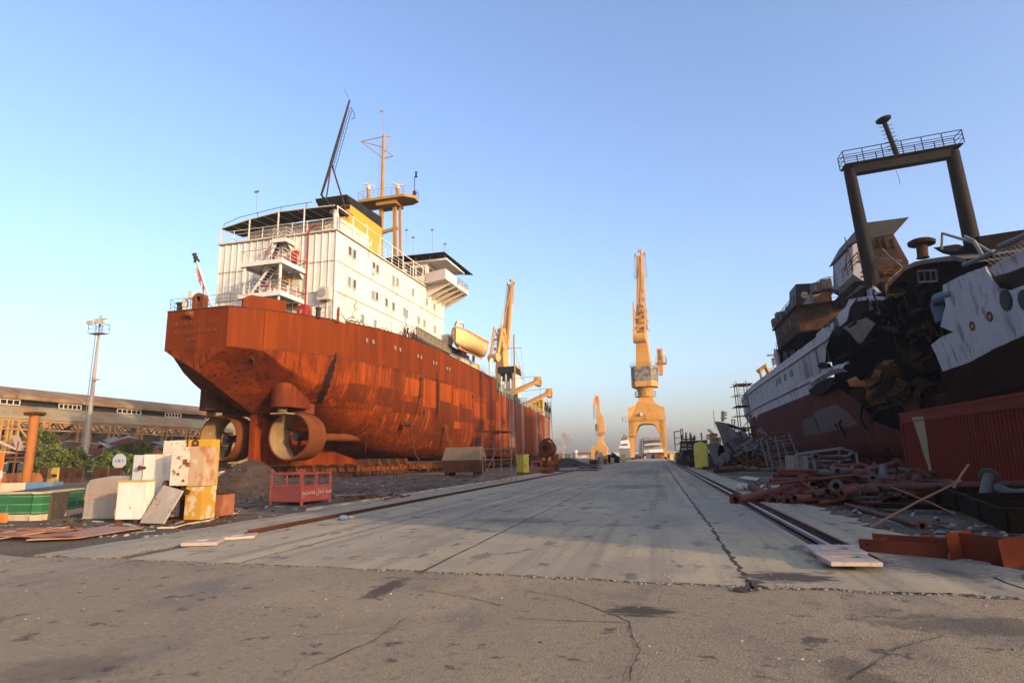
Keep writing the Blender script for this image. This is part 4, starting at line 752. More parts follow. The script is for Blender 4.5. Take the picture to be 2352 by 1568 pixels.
for i in range(34):
    y = 10.5+i*2.6
    for x in (0, 4.3) if y > 20 else (0,):
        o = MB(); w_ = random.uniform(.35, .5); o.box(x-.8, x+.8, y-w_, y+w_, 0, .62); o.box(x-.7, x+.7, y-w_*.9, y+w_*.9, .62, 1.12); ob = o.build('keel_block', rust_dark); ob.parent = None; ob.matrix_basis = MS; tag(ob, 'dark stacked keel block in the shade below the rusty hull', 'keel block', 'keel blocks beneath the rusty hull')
for i, (y, lab) in enumerate(((13.4, 'aftmost'), (15.3, 'second'), (17.2, 'third'), (19.2, 'fourth'), (21.3, 'foremost'))):
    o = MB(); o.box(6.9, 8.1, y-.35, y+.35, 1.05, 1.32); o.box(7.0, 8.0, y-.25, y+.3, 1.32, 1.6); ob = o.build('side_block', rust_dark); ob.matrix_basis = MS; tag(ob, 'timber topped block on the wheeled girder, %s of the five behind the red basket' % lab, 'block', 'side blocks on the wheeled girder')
# rusty ballast box beside the hull
bx = thing('ballast_box', 'dark rusty ballast box with sloping lid standing beside the hull by the scaffold', 'box', G(1066, 1092), -.0415)
b = MB(); b.box(-1.75, 1.75, -.9, .9, .32, 1.35); b.build('box_body', rust_dark, bx, bevel=.02)
b = MB(); b.prism([(-1.75, -.9, 1.35), (1.75, -.9, 1.35), (1.6, -.45, 2.45), (-1.6, -.45, 2.45)], (0, .04, 0)); b.prism([(-1.75, .9, 1.35), (1.75, .9, 1.35), (1.6, .6, 2.45), (-1.6, .6, 2.45)], (0, .04, 0)); b.prism([(1.75, -.9, 1.35), (1.75, .94, 1.35), (1.6, .6, 2.45), (1.6, -.45, 2.45)], (.03, 0, 0)); b.prism([(-1.75, -.9, 1.35), (-1.75, .94, 1.35), (-1.6, .6, 2.45), (-1.6, -.45, 2.45)], (.03, 0, 0)); b.box(-1.6, 1.6, -.45, .6, 2.42, 2.47)
b.build('lid', mat('box_grey_rust', (.11, .085, .065), .8, layers=[((.2, .09, .04), (1.5, 1.5, 1), .5, .68, .7)], bump=.15), bx)
b = MB()
for x in (-1.3, 1.3): b.box(x-.2, x+.2, -.8, .8, 0, .32)
b.build('foot', rust_dark, bx); b = MB(); b.pipe((1.75, 0, 1.5), (1.9, 0, 1.5), .12, .07, 10); b.build('lug', rust, bx)
# scaffold tower
sc = thing('scaffold_tower', 'slender rusty pipe scaffold tower standing before the hull by the yellow cabinet', 'scaffold', G(1136, 1106), -.08)
pm = mat('scaffold_pipe', (.24, .15, .10), .6, layers=[((.12, .07, .05), (3, 3, 3), .5, .68, .7), ((.36, .32, .28), (4, 4, 2), .6, .7, .6)])
b = MB()
for x, y, h_ in ((-.62, -.5, 3.3), (.62, -.5, 3.75), (-.62, 1.6, 2.9), (.62, 1.6, 3.5)): b.tube([(x, y, 0), (x+.02, y, h_)], .03, 6)
b.build('standard', pm, sc); b = MB()
for z in (.45, 1.35, 2.05, 3.1):
    for y in (-.5, 1.6): b.tube([(-.75, y, z), (.75, y, z+.03)], .025, 6)
    for x in (-.62, .62): b.tube([(x, -.6, z+.05), (x, 1.75, z+.05)], .025, 6)
for k in range(9): b.tube([(.62, 1.0, .3+k*.36), (1.15, 1.0, .3+k*.36)], .018, 5)
b.tube([(1.15, 1, 0), (1.15, 1, 3.2)], .025, 6); b.tube([(-.62, -.5, .2), (-.4, 1.6, 2.0)], .022, 5); b.build('ledger', pm, sc); b = MB(); b.box(-.7, .7, -.55, 1.65, 3.14, 3.19); b.build('plank', rust, sc)
# pale yellow electrical cabinets
yc_m = mat('cabinet_yellow', (.42, .36, .05), .55, layers=[((.42, .36, .09), (2, 2, 2), .5, .68, .6), ((.13, .06, .03), (6, 6, 6), .66, .72, .9)])
yc_s = mat('cabinet_spotted', (.60, .50, .08), .5, layers=[((.50, .42, .08), (1, 1, 1), .5, .68, .5), ((.07, .04, .03), (6, 6, 6.5), .66, .68, 1)])
def cabinet(x, y, w, d, h, lab, m=None, rz=0, roof=False, leg=0.12, hang=False, u=None):
    p = G(x, y) if u is None else V((U(x, y, u).x, u, 0)); r = thing('electrical_cabinet', lab, 'cabinet', p, rz, 'yellow cabinets along the road'); b = MB(); b.box(-w/2, w/2, -d/2, d/2, leg, h); o = b.build('cabinet_body', m or yc_m, r, bevel=.015)
    b = MB(); b.box(-w/2+.04, w/2-.04, -d/2-.03, -d/2-.002, leg+.06, h-.06); dr = b.build('door', m or yc_m, r, bevel=.008); b = MB(); b.box(-w/2+.08, -w/2+.12, -d/2-.07, -d/2-.03, h*.45, h*.58); b.build('handle', rust_dark, dr)
    b = MB(); b.box(-w/2-.02, w/2+.02, -d/2+.02, d/2, 0, leg); b.build('plinth', rust_dark, r)
    if roof: b = MB(); b.prism([(-w/2-.05, -d/2-.07, h), (w/2+.05, -d/2-.07, h), (0, -d/2-.07, h+w*.24)], (0, d+.12, 0)); b.build('roof', m or yc_m, r)
    else: b = MB(); b.box(-w/2-.03, w/2+.03, -d/2-.05, d/2+.02, h, h+.05); b.build('roof', m or yc_m, r)
    if hang: b = MB(); b.box(w/2+.002, w/2+.12, -d/2+.1, d/2-.2, h*.35, h*.55); b.box(w/2+.002, w/2+.1, -d/2+.2, d/2-.3, h*.7, h*.78); b.build('junction_box', yc_m, r)
    return r
cabinet(1201, 1088, .92, .7, 1.72, 'pale yellow electrical cabinet between scaffold tower and red stand', rz=-.5, hang=True)
# red pipe stand
r = thing('pipe_stand', 'low red pipe frame stand right beside the pale yellow cabinet', 'stand', G(1233, 1087), .2); b = MB()
for x in (-.4, .4):
    for y in (-.3, .3): b.tube([(x, y, 0), (x, y, 1.1)], .055, 8)
b.tube([(-.4, -.3, 1.1), (.4, -.3, 1.1), (.4, .3, 1.1), (-.4, .3, 1.1), (-.4, -.3, 1.1)], .05, 6); b.tube([(-.4, -.3, .5), (.4, -.3, .5)], .04, 6); b.build('frame', mat('stand_red', (.42, .08, .045), .6), r)
# big rusty valve fittings near the bow
def fitting(): 
    r = thing('valve_body', 'big rusty flanged valve body with dark bore propped up near the bow', 'valve', V((U(1262, 1085, 62).x, 62, 0)), -.5); b = MB(); b.pipe((0, -.55, 2.3), (0, .5, 2.3), .62, .36, 20); b.pipe((0, -.62, 2.3), (0, -.45, 2.3), .85, .36, 20); b.cyl((-.9, .2, 2.35), (.2, .1, 2.3), .5, n=14); b.tube([(-.75, 0, 2.8), (-.5, -.1, 3.2), (.1, 0, 3.3), (.4, .1, 3.0), (.6, .2, 2.6)], .13, 8)
    b.build('body', rust, r, True, 45); b = MB(); b.prism([(-.9, -.4, .9), (.9, -.4, .9), (.75, -.35, 1.75), (-.75, -.35, 1.75)], (0, .9, 0)); b.box(-.95, .95, -.5, .6, .75, .9); b.cyl((0, 0, 1.75), (0, 0, 1.95), .4); b.build('stand', rust, r); b = MB(); b.box(-.85, .85, -.45, .55, 0, .75); b.build('base', rust_dark, r)
    b = MB()
    for x in (-.38, .38): b.cyl((x, -.42, 1.3), (x, -.36, 1.3), .2, n=14)
    b.build('porthole', cream, r)
fitting()
def drum(x, y, rad, h, lab, m=rust, lying=False, u=None, grp=None, rz=0):
    p = G(x, y) if u is None else V((U(x, y, u).x, u, 0)); r = thing('steel_drum', lab, 'drum', p, rz, grp); b = MB()
    if lying: b.pipe((-h/2, 0, rad), (h/2, 0, rad), rad, rad*.9, 20); b.cyl((-h/2+.1, 0, rad), (h/2-.1, 0, rad), rad*.92, n=20)
    else:
        b.lathe((0, 0, 0), [(rad, 0), (rad, h*.3), (rad*1.04, h*.33), (rad, h*.36), (rad, h*.64), (rad*1.04, h*.67), (rad, h*.7), (rad, h), (rad*.94, h), (rad*.94, h-.04)], 20)
    b.build('drum', m, r, True, 30); return r
drum(1264, 1086, .38, 1.15, 'upright rusty drum before the big valve body', u=56)
drum(1252, 1088, .3, 1.0, 'rusty drum lying on its side before the big valve body', lying=True, u=55.5)
# soil mounds
def mound(lab, c, rx, ry, h, m, seed):
    rnd = random.Random(seed); b = MB(); rows = []; off = [rnd.uniform(0, 6) for _ in range(6)]
    for j in range(15):
        f = j/14; row = []
        for k in range(40):
            a = 2*math.pi*k/40; w_ = 1+.12*math.sin(2*a+off[0])+.07*math.sin(5*a+off[1])+rnd.uniform(-.02, .02); zz = h*(math.exp(-3.2*(1-f)**2)-math.exp(-3.2))/(1-math.exp(-3.2))*(1+.12*math.sin(3*a+off[2])*(1-f))+rnd.uniform(-.02, .03)*h*(f > .05)
            row.append((rx*(1-f)*w_*math.cos(a), ry*(1-f)*w_*math.sin(a), max(zz, -.05 if j == 0 else 0)))
        rows.append(row)
    b.grid(rows, 0, True)
    for i in range(500):
        a = rnd.uniform(0, 6.28); f = rnd.random()**.6; x, y = rx*f*1.05*math.cos(a), ry*f*1.05*math.sin(a); z = h*(math.exp(-3.2*f*f)-math.exp(-3.2)); s_ = rnd.choice((.012, .018, .025, .04))
        b.obox((x, y, z), (s_, s_*.3, 0), (-s_*.3, s_, 0), (0, s_*.2, s_*.7), 1 if rnd.random() < .5 else 0)
    o = b.build('soil_mound', [m, MATS['stone_grey']], None, True, 60); o.location = c; return tag(o, lab, 'soil mound', 'soil mounds')
soil = mat('mound_soil', (.14, .080, .043), .95, layers=[((.20, .125, .075), (1.1, 1.1, 1.1), .48, .66, .7), ((.04, .03, .025), (3, 3, 3), .5, .68, .7)], spots=((.3, .26, .22), 4, .02, .09), bump=.8)
soil_b = mat('mound_black', (.035, .03, .027), .95, layers=[((.06, .05, .043), (.8, .8, .8), .48, .66, .7)], bump=.8)
mound('brown soil mound between the cabinets and the red basket', G(575, 1139), 3.0, 2.6, 1.55, soil, 3)
mound('black soil mound beyond the rusty bow near the road', V((-13.2, 92, 0)), 5.2, 5, 1.25, soil_b, 5)
# red rescue basket
bm = mat('basket_red', (.42, .085, .055), .5, layers=[((.50, .14, .10), (1, 1, 1), .48, .66, .6), ((.30, .06, .04), (4, 4, 4), .6, .72, .6)])
p0, p1, p2 = G(630, 1159), G(692, 1161), G(767, 1151)
bk = thing('rescue_basket', 'open red steel lifting basket with white Persian writing standing by the soil mound', 'basket', p1); a = p0-p1; c = p2-p1; a.z = c.z = 0; a = a.normalized()*1.55; c = c.normalized()*1.75; H_ = 1.1
b = MB()
for q in (V(), a, c, a+c): b.beam(q, q+V((0, 0, H_)), .075)
for p_, q_ in ((V(), a), (V(), c), (a, a+c), (c, a+c)):
    for z in (H_-.03, .62): b.beam(p_+V((0, 0, z)), q_+V((0, 0, z)), .05)
    m_ = p_.lerp(q_, .5); b.beam(m_+V((0, 0, .62)), m_+V((0, 0, H_)), .05)
b.build('frame', bm, bk)
for p_, q_ in ((V(), a), (V(), c), (a, a+c), (c, a+c)):
    b = MB(); n = (q_-p_).normalized(); b.prism([p_+n*.04+V((0, 0, .12)), q_-n*.04+V((0, 0, .12)), q_-n*.04+V((0, 0, .62)), p_+n*.04+V((0, 0, .62))], V((-n.y, n.x, 0))*.015); o = b.build('side_panel', bm, bk)
    if p_.length < .01 and q_ is c:
        d_ = c.normalized(); nn = V((d_.y, -d_.x, 0)); lettering('\uFEE1\uFEED\uFEAA\uFEBC\uFEE3 \uFEDE\uFEE4\uFEA3 \uFEAA\uFE92\uFEB3', .26, face(c*.5+V((0, 0, .36))+nn*.045, d_, (0, 0, 1)), white, o, depth=.003)
b = MB(); b.prism([V((0, 0, .12)), a+V((0, 0, .12)), a+c+V((0, 0, .12)), c+V((0, 0, .12))], (0, 0, -.02)); b.build('floor', rust_dark, bk)
b = MB()
for q in (V(), a, c, a+c, a*.1, c*.9): b.pipe(q+V((0, -.012, H_+.07)), q+V((0, .012, H_+.07)), .06, .03, 10)
b.build('lifting_eye', bm, bk)
b = MB()
for i in range(26):
    t = random.random(); p = p2+V((random.uniform(.1, 2.2), random.uniform(-.3, 2.4), random.uniform(0, .12))); b.obox(p, (random.uniform(.05, .35), random.uniform(-.1, .1), random.uniform(-.05, .1)), (0, random.uniform(.03, .15), .02), (0, 0, .012))
tag(b.build('scrap_litter', [rust]), kind='stuff')
# ------------------------------------------------------------------ cabinets and boxes at the left
peel_w = mat('peeling_white', (.46, .38, .28), .6, layers=[((.56, .50, .41), (.8, .8, .8), .45, .62, .7), ((.18, .07, .03), (6, 6, 6), .58, .63, .9), ((.34, .20, .10), (2.2, 2.2, 1), .6, .72, .6)], bump=.1)
peel_y = mat('peeling_yellow', (.40, .21, .03), .6, layers=[((.46, .37, .25), (3.2, 3.2, 2.4), .53, .56, .9), ((.25, .10, .03), (4, 4, 3), .62, .7, .9)], bump=.1)
clean_w = mat('box_white', (.58, .53, .45), .55, layers=[((.50, .42, .31), (.7, .7, .4), .5, .7, .5), ((.20, .09, .04), (3.5, 3.5, 2.2), .64, .70, .85), ((.42, .30, .17), (1.5, 1.5, .4), .56, .68, .6)], bump=.05)
grey_w = mat('box_greywhite', (.40, .39, .37), .55, layers=[((.42, .40, .37), (1, 1, .3), .5, .68, .6)])
yel = mat('box_yellow', (.46, .25, .02), .55, layers=[((.38, .2, .02), (1.5, 1.5, 1), .5, .68, .6), ((.22, .1, .04), (5, 5, 5), .66, .72, .8)], bump=.08)
def hbox(name, lab, cat, x0, x1, yb, yt, u, d, m, rz=0, th=None, extra=None, group=None):
    """a steel box: front face seen between x0..x1, foot at yb and top at yt, u metres up the road"""
    A_, B_ = U(x0, yb, u), U(x1, yb, u); T_ = U((x0+x1)/2, yt, u); z0 = max(0, min(A_.z, B_.z)); r = thing(name, lab, cat, ((A_.x+B_.x)/2, u, 0), rz, group); return r, (B_.x-A_.x), z0, T_.z
u_ = 14.2
r, w_, z0, z1 = hbox('steel_box', 'small bright white steel box on two dark feet, leftmost of the cabinets', 'box', 265, 326, 1203, 1104, 13.6, .3, clean_w, rz=.12); b = MB(); b.box(-w_/2, w_/2, 0, .32, .1, z1); b.build('box_body', clean_w, r, bevel=.02); b = MB(); b.box(-w_/2-.002, w_/2+.002, -.01, .33, z1-.03, z1+.012); b.box(-w_/2-.012, -w_/2, .02, .3, .1, z1); b.build('edge', yel, r); b = MB(); b.box(-w_/2+.02, -w_/2+.14, .02, .3, 0, .1); b.box(w_/2-.3, w_/2-.18, .02, .3, 0, .1); b.build('foot', rust_dark, r); b = MB(); b.cyl((-w_/2-.03, .05, z1*.75), (-w_/2-.03, .05, z1*.88), .03); b.cyl((-w_/2-.03, .05, z1*.2), (-w_/2-.03, .05, z1*.33), .03); b.build('hinge', yel, r)
r, w_, z0, z1 = hbox('steel_locker', 'tall white steel locker with lifting eye, behind the small white box', 'locker', 296, 392, 1190, 1043, 14.6, .6, clean_w, rz=.1); b = MB(); b.box(-w_/2+.34, w_/2, 0, .62, .06, z1); b.build('locker_body', clean_w, r, bevel=.015); b = MB(); b.box(-w_/2, -w_/2+.335, .03, .6, .06, z1-.01); b.build('side_wing', grey_w, r, bevel=.015); b = MB(); b.pipe((-w_/2+.45, .3, z1+.05), (-w_/2+.45, .34, z1+.05), .09, .045, 14); b.build('lifting_eye', rust, r); b = MB(); b.cyl((-w_/2+.28, -.06, z1-.36), (-w_/2+.46, -.06, z1-.36), .035); b.cyl((-w_/2+.30, -.1, z1-.36), (-w_/2+.34, -.1, z1-.36), .06); b.build('latch', rust_dark, r); b = MB(); b.box(-w_/2+.36, w_/2-.03, -.02, -.004, .2, z1-.08); b.build('door', clean_w, r, bevel=.006); b = MB(); b.box(-w_/2+.1, -w_/2+.24, -.03, 0, .8, 1.02); b.build('bracket', yel, r)
r, w_, z0, z1 = hbox('steel_slab', 'large upright slab, half peeling white and half yellow, behind the rusty cabinets', 'panel', 364, 474, 1180, 1010, 15.4, .4, yel, rz=.06); b = MB(); b.box(-w_/2+w_*.5, w_/2, 0, .35, .05, z1); b.build('yellow_half', yel, r, bevel=.015); b = MB(); b.box(-w_/2, -w_/2+w_*.5, .002, .35, z1*.55, z1-.01); b.build('white_half', peel_w, r, bevel=.015); b = MB(); b.box(-w_/2+w_*.5-.02, -w_/2+w_*.5+.02, -.02, 0, .1, z1); b.build('joint_strip', rust, r)
# the tall peeling cabinet stack (open lower part)
r, w_, z0, z1 = hbox('steel_cabinet', 'tall peeling cabinet, white above and yellow with an open dark bay below', 'cabinet', 384, 458, 1198, 1026, 14.0, .6, peel_w, rz=.1)
zm = z1*.48; b = MB(); b.box(-w_/2, 0.02, 0, .55, zm, z1); b.build('upper_door', peel_w, r, bevel=.012); b = MB(); b.box(.025, w_/2-.02, .01, .56, zm-.02, z1+.01); b.build('upper_side', mat('rust_stained_white', (.38, .26, .15), .65, layers=[((.32, .13, .05), (3, 3, 2.2), .5, .6, .9), ((.58, .5, .4), (2, 2, 2), .55, .68, .7)], bump=.1), r, bevel=.012)
b = MB(); b.box(0, w_/2, .0, .58, .06, zm-.03); b.build('lower_panel', peel_y, r, bevel=.01)
b = MB(); b.box(-w_/2-.03, 0, .54, .57, .06, zm-.03); b.box(-w_/2-.04, -w_/2, .02, .57, zm-.28, zm-.03); b.box(-w_/2-.04, w_/2, .0, .57, .0, .06); b.box(-w_/2-.02, 0, .02, .56, zm*.62, zm*.62+.02); b.build('open_bay', rust_dark, r); b = MB(); b.box(-w_/2-.04, 0, .5, .535, zm-.3, zm-.04); b.box(-.2, -.02, .3, .5, .06, .35); b.build('bay_lining', yel, r)
b = MB(); b.pipe((-.02, .25, z1+.1), (-.02, .29, z1+.1), .1, .04, 16); b.box(-.12, .08, .25, .29, z1, z1+.06); b.build('lifting_eye', rust, r); b = MB()
for x, z in ((-.25, zm+.3), (-.09, zm+.13)): b.pipe((x, -.02, z), (x, 0, z), .035, .015, 10)
b.box(-.12, -.02, -.03, 0, zm+.55, zm+.68); b.box(0.0, .05, -.05, 0, zm+.5, zm+.6); b.build('fitting', rust, r)
b = MB(); b.cyl((-w_/2-.22, .2, zm+.02), (-w_/2, .2, zm+.02), .09, n=14); b.cyl((-w_/2-.26, .2, zm+.02), (-w_/2-.2, .2, zm+.02), .12, n=14); b.build('pipe_stub', rust_dark, r)
# leaning panel
A_, B_, C_, D_ = U(322, 1203, 13.5), U(377, 1212, 13.35), U(423, 1127, 13.75), U(378, 1114, 13.85)
for q in (A_, B_): q.z = max(q.z, .02)
ln = thing('loose_door', 'scratched grey cabinet door leaning at a slant against the open yellow bay', 'door', (A_+B_)/2); o_ = V(ln.location); b = MB(); nn = (B_-A_).cross(D_-A_).normalized()*.035; b.prism([A_-o_, B_-o_, C_-o_, D_-o_], nn); b.build('door_leaf', mat('door_scratched', (.31, .25, .19), .6, layers=[((.38, .34, .3), (1, 1, 1), .45, .62, .7), ((.17, .08, .05), (6, 6, 6), .62, .68, .9), ((.30, .15, .07), (2.5, 2.5, 2.5), .58, .7, .6)], bump=.1), ln, bevel=.008)
b = MB(); b.obox(C_-o_-nn*1.5, (C_-D_).normalized()*.09, nn*1.4, (A_-D_).normalized()*.06); b.obox(B_.lerp(C_, .35)-o_+(C_-D_).normalized()*.05, (C_-D_).normalized()*.06, nn*.6, (A_-D_).normalized()*.035); b.build('hinge', rust_dark, ln)
# rusty tool chest
r, w_, z0, z1 = hbox('steel_chest', 'rusty red-brown steel chest standing right of the tall peeling cabinet', 'chest', 450, 508, 1188, 1135, 15.0, .5, rust, rz=.1); b = MB(); b.box(-w_/2, w_/2, 0, .55, .06, z1); b.build('chest_body', mat('chest_rust', (.27, .10, .045), .7, layers=[((.17, .06, .03), (2, 2, 1.5), .5, .66, .7), ((.42, .22, .12), (3, 3, 2), .6, .72, .6)], bump=.12), r, bevel=.01); b = MB(); b.box(-w_/2-.03, w_/2+.03, -.03, .58, z1, z1+.03); b.cyl((0.12, .2, z1+.03), (.12, .2, z1+.12), .09); b.build('lid', rust_dark, r); b = MB(); b.box(-w_/2+.05, -w_/2+.2, .05, .5, 0, .06); b.box(w_/2-.2, w_/2-.05, .05, .5, 0, .06); b.build('foot', rust_dark, r)
b = MB(); b.tube([G(362, 1212, .03), G(400, 1211, .03), G(436, 1202, .03), G(480, 1195, .03), G(510, 1183, .03), G(545, 1178, .03)], .022, 8); tag(b.build('hose', mat('hose_cream', (.45, .34, .2), .6)), 'pale cream hose lying on the dirt before the cabinets', 'hose')
# concrete block with painted numbers
conc = mat('concrete_block', (.28, .235, .185), .9, layers=[((.21, .18, .145), (1.2, 1.2, .4), .48, .66, .7), ((.12, .10, .09), (3, 3, .35), .6, .72, .6), ((.36, .31, .25), (6, 6, 6), .58, .7, .5)], bump=.3, bscale=12)
A_, B_ = U(187, 1193, 14.6), U(300, 1196, 14.6); w_ = B_.x-A_.x; zt = U(240, 1096, 14.6).z
cbk = thing('concrete_block', 'big grey concrete block with faded red numbers, beside the green planter', 'concrete block', (A_.x, 14.6, 0), .05)
b = MB(); P = [(0, 0, 0), (w_, 0, 0), (w_, 0, zt+.02), (w_*.5, 0, zt+.04), (.12, 0, zt-.06), (.02, 0, zt-.22)]; b.prism(P, (0, .75, 0)); cb_o = b.build('block_body', conc, cbk, bevel=.035)
rp = mat('faded_red_marking', (.42, .13, .09), .9, layers=[((.36, .31, .26), (14, 14, 14), .5, .6, .8)])
lettering('# 10-1', .30, face((.72, -.006, zt-.36), (1, 0, .03), (-.03, 0, 1)), rp, cb_o, depth=.001, bold=-.006); lettering('1.87X200X', .29, face((.62, -.006, .52), (1, 0, .02), (-.02, 0, 1)), rp, cb_o, depth=.001, bold=-.006)
# green planter wall
gp = mat('planter_green', (.018, .10, .035), .6, layers=[((.025, .10, .045), (1.2, 1.2, 1), .5, .66, .7), ((.36, .28, .20), (1.1, 1.1, .5), .6, .68, .85)], plates=('xz', 9, .22, (.02, .13, .05), .3, (.25, .22, .15), .012), bump=.1)
pl = thing('planter_wall', 'low green painted planter wall with bare concrete foot, left edge beside the block', 'planter wall', (0, 0, 0))
q = [U(-60, 1196, 13.9), U(92, 1200, 14.2), U(186, 1193, 16.6)]; q[0].z = q[1].z = q[2].z = 0; zt = U(92, 1133, 14.2).z; zt2 = zt+.02
b = MB()
for a_, c_ in zip(q[:-1], q[1:]):
    n = (c_-a_).normalized(); s_ = V((-n.y, n.x, 0))*.25; b.prism([a_+V((0, 0, .16)), c_+V((0, 0, .16)), c_+V((0, 0, zt)), a_+V((0, 0, zt))], s_)
b.build('painted_wall', gp, pl); b = MB()
for a_, c_ in zip(q[:-1], q[1:]):
    n = (c_-a_).normalized(); s_ = V((-n.y, n.x, 0)); b.prism([a_-s_*.03, c_-s_*.03, c_-s_*.01+V((0, 0, .17)), a_-s_*.01+V((0, 0, .15))], s_*.3); b.prism([a_-s_*.02+V((0, 0, zt)), c_-s_*.02+V((0, 0, zt)), c_-s_*.02+V((0, 0, zt+.05)), a_-s_*.02+V((0, 0, zt+.05))], s_*.3)
b.build('concrete_edge', mat('planter_edge', (.40, .30, .19), .9, layers=[((.25, .2, .15), (3, 3, 3), .5, .66, .7)], bump=.2), pl)
b = MB(); b.prism([q[0]+V((0, .24, 0)), q[1]+V((.05, .24, 0)), q[2]+V((-.2, .1, 0)), q[2]+V((-3, 6, 0)), q[0]+V((-6, 8, 0))], (0, 0, zt-.02)); b.build('soil', gravel, pl)
# cream and blue concrete kerb beam with the rusty column
kb = thing('kerb_beam', 'long concrete beam painted cream and blue, below the rusty column', 'beam', (0, 0, 0)); a_, m_, c_ = U(-30, 1135, 21), U(56, 1130, 21.6), U(120, 1127, 22.2); zb = .35; zt = U(60, 1108, 21.6).z
for (p, q2, mm, nm) in ((a_, m_, mat('kerb_beige', (.42, .34, .22), .8, layers=[((.28, .2, .13), (3, 3, 1), .52, .68, .7)]), 'cream_length'), (m_, c_, blue, 'blue_length')):
    p, q2 = V((p.x, p.y, 0)), V((q2.x, q2.y, 0)); b = MB(); b.prism([p, q2, q2+V((0, 0, zt)), p+V((0, 0, zt))], (0, .5, 0)); b.build(nm, mm, kb, bevel=.02)
col = thing('rusty_column', 'thick rusty round column with a dark cap plate at the far left', 'column', V((U(60, 1108, 23).x, 23, 0))); zt = U(60, 952, 23).z; rr = .52*(U(75, 1050, 23).x-U(60, 1050, 23).x)
ochre_r = mat('column_rust', (.28, .10, .026), .75, layers=[((.19, .062, .018), (1.5, 1.5, .4), .48, .66, .7), ((.06, .05, .045), (1.2, 1.2, .3), .58, .7, .7)], bump=.1)
b = MB(); b.cyl((0, 0, .2), (0, 0, zt), rr, n=28); b.build('shaft', ochre_r, col, True, 40); b = MB(); b.box(-rr*1.8, rr*1.8, -rr*1.3, rr*1.3, zt, zt+.1); b.box(-rr*1.1, rr*1.1, -rr*1.7, rr*1.7, zt-.06, zt); b.build('cap_plate', rust_dark, col); b = MB(); b.prism([(-rr*1.7, 0, .3), (-rr, 0, .3), (-rr, 0, 1.2)], (0, .05, 0)); b.prism([(rr*1.7, 0, .3), (rr, 0, .3), (rr, 0, .7)], (0, .05, 0)); b.build('gusset', ochre_r, col)
b = MB(); p = U(20, 1085, 25); b.cyl((p.x-2, 25, .75), (p.x+1.4, 25.3, .75), .42, n=20); tag(b.build('fallen_pipe', ochre_r, None, True, 40), 'rusty pipe lying behind the cream and blue beam', 'pipe')
b = MB(); p = U(24, 1120, 22); b.tube([(p.x, 22, 0), (p.x+.1, 22, 2.6)], .03, 6); tag(b.build('thin_post', rust), 'thin rusty rod standing left of the thick column', 'post')
sg = thing('warning_board', 'orange board with a white disc cut off by the picture edge', 'sign', V((U(-4, 1105, 19).x, 19, 0))); p = V(sg.location); zt = U(-2, 1040, 19).z; b = MB(); b.box(-.5, .09, 0, .04, .5, zt); b.build('board', mat('board_orange', (.7, .16, .03), .5), sg); b = MB(); b.cyl((-.02, -.012, (zt+.5)/2-.1), (-.02, -.002, (zt+.5)/2-.1), .2, n=20); b.build('disc', white, sg); b = MB(); b.box(-.3, -.24, .04, .1, 0, zt); b.build('post', rust, sg)
b = MB(); p = G(12, 1200, 0); b.obox(V((p.x-.6, p.y, .12)), (.6, .02, 0), (0, .05, 0), (0, 0, .12)); tag(b.build('orange_barrier', MATS['board_orange'], bevel=.02), 'low orange bar on the ground at the left edge', 'barrier')
# steel sheets lying on the dirt
for pts, lab in (([(60, 1241), (180, 1236), (330, 1212), (240, 1209), (120, 1225)], 'flat pinkish rusty sheet on the dirt before the small white box'), ([(-40, 1238), (60, 1228), (150, 1215), (60, 1212), (-40, 1222)], 'curled rusty sheet scraps on the dirt at the left edge')):
    b = MB(); b.prism([G(x, y, .05) for x, y in pts], (0, 0, .02))
    for i in range(14 if 'scraps' in lab else 2):
        c = G(random.uniform(0, 150), random.uniform(1212, 1232), .1); b.obox(c, (random.uniform(.3, .9), random.uniform(-.1, .3), random.uniform(-.05, .05)), (0, .06, 0), (0, 0, .01))
    tag(b.build('steel_sheet', mat('sheet_pink' if 'pink' in lab else 'sheet_brown', (.30, .17, .11) if 'pink' in lab else (.22, .10, .06), .75, layers=[((.16, .10, .07), (2, 2, 2), .52, .68, .6)], bump=.1)), lab, 'steel sheet', 'steel sheets on the dirt')
# ------------------------------------------------------------------ far left: boards, mast, trees, sheds
for i, (x0, x1, m, lab) in enumerate(((88, 107, rust_dark, 'dark rusty steel board, leftmost of the row by the rusty column'), (107, 134, mat('board_peeled_yellow', (.42, .26, .04), .8, layers=[((.12, .06, .03), (1.2, 1.2, 1.2), .52, .56, .9)]), 'peeling yellow steel board in the row of dark boards'), (134, 160, rust_dark, 'dark steel board right beside the peeling yellow one'), (160, 189, rust_dark, 'dark steel board with a latch before the light mast'), (214, 243, rust_dark, 'dark steel board right of the light mast'), (248, 276, rust_dark, 'dark steel board below the octagonal sign'))):
    u = 46; A_, B_ = U(x0, 1105, u), U(x1-1.5, 1105, u); zt = U(x0, 1074, u).z; r = thing('steel_board', lab, 'board', (A_.x, u, 0), random.uniform(-.06, .06), 'row of steel boards'); w_ = B_.x-A_.x; b = MB(); b.box(0, w_, 0, .18, 0, zt); b.build('plate', m, r, bevel=.02); b = MB(); b.box(w_*.75, w_*.95, -.12, 0, zt*.4, zt*.52); b.cyl((w_*.6, -.08, zt*.5), (w_*.9, -.08, zt*.5), .07); b.build('latch', dark, r)
oc = thing('octagon_sign', 'small white octagonal sign with blue marks on a post by the dark boards', 'sign', V((U(271, 1085, 47).x, 47, 0))); zz = U(271, 1059, 47).z; b = MB(); n = 8; rr = .72
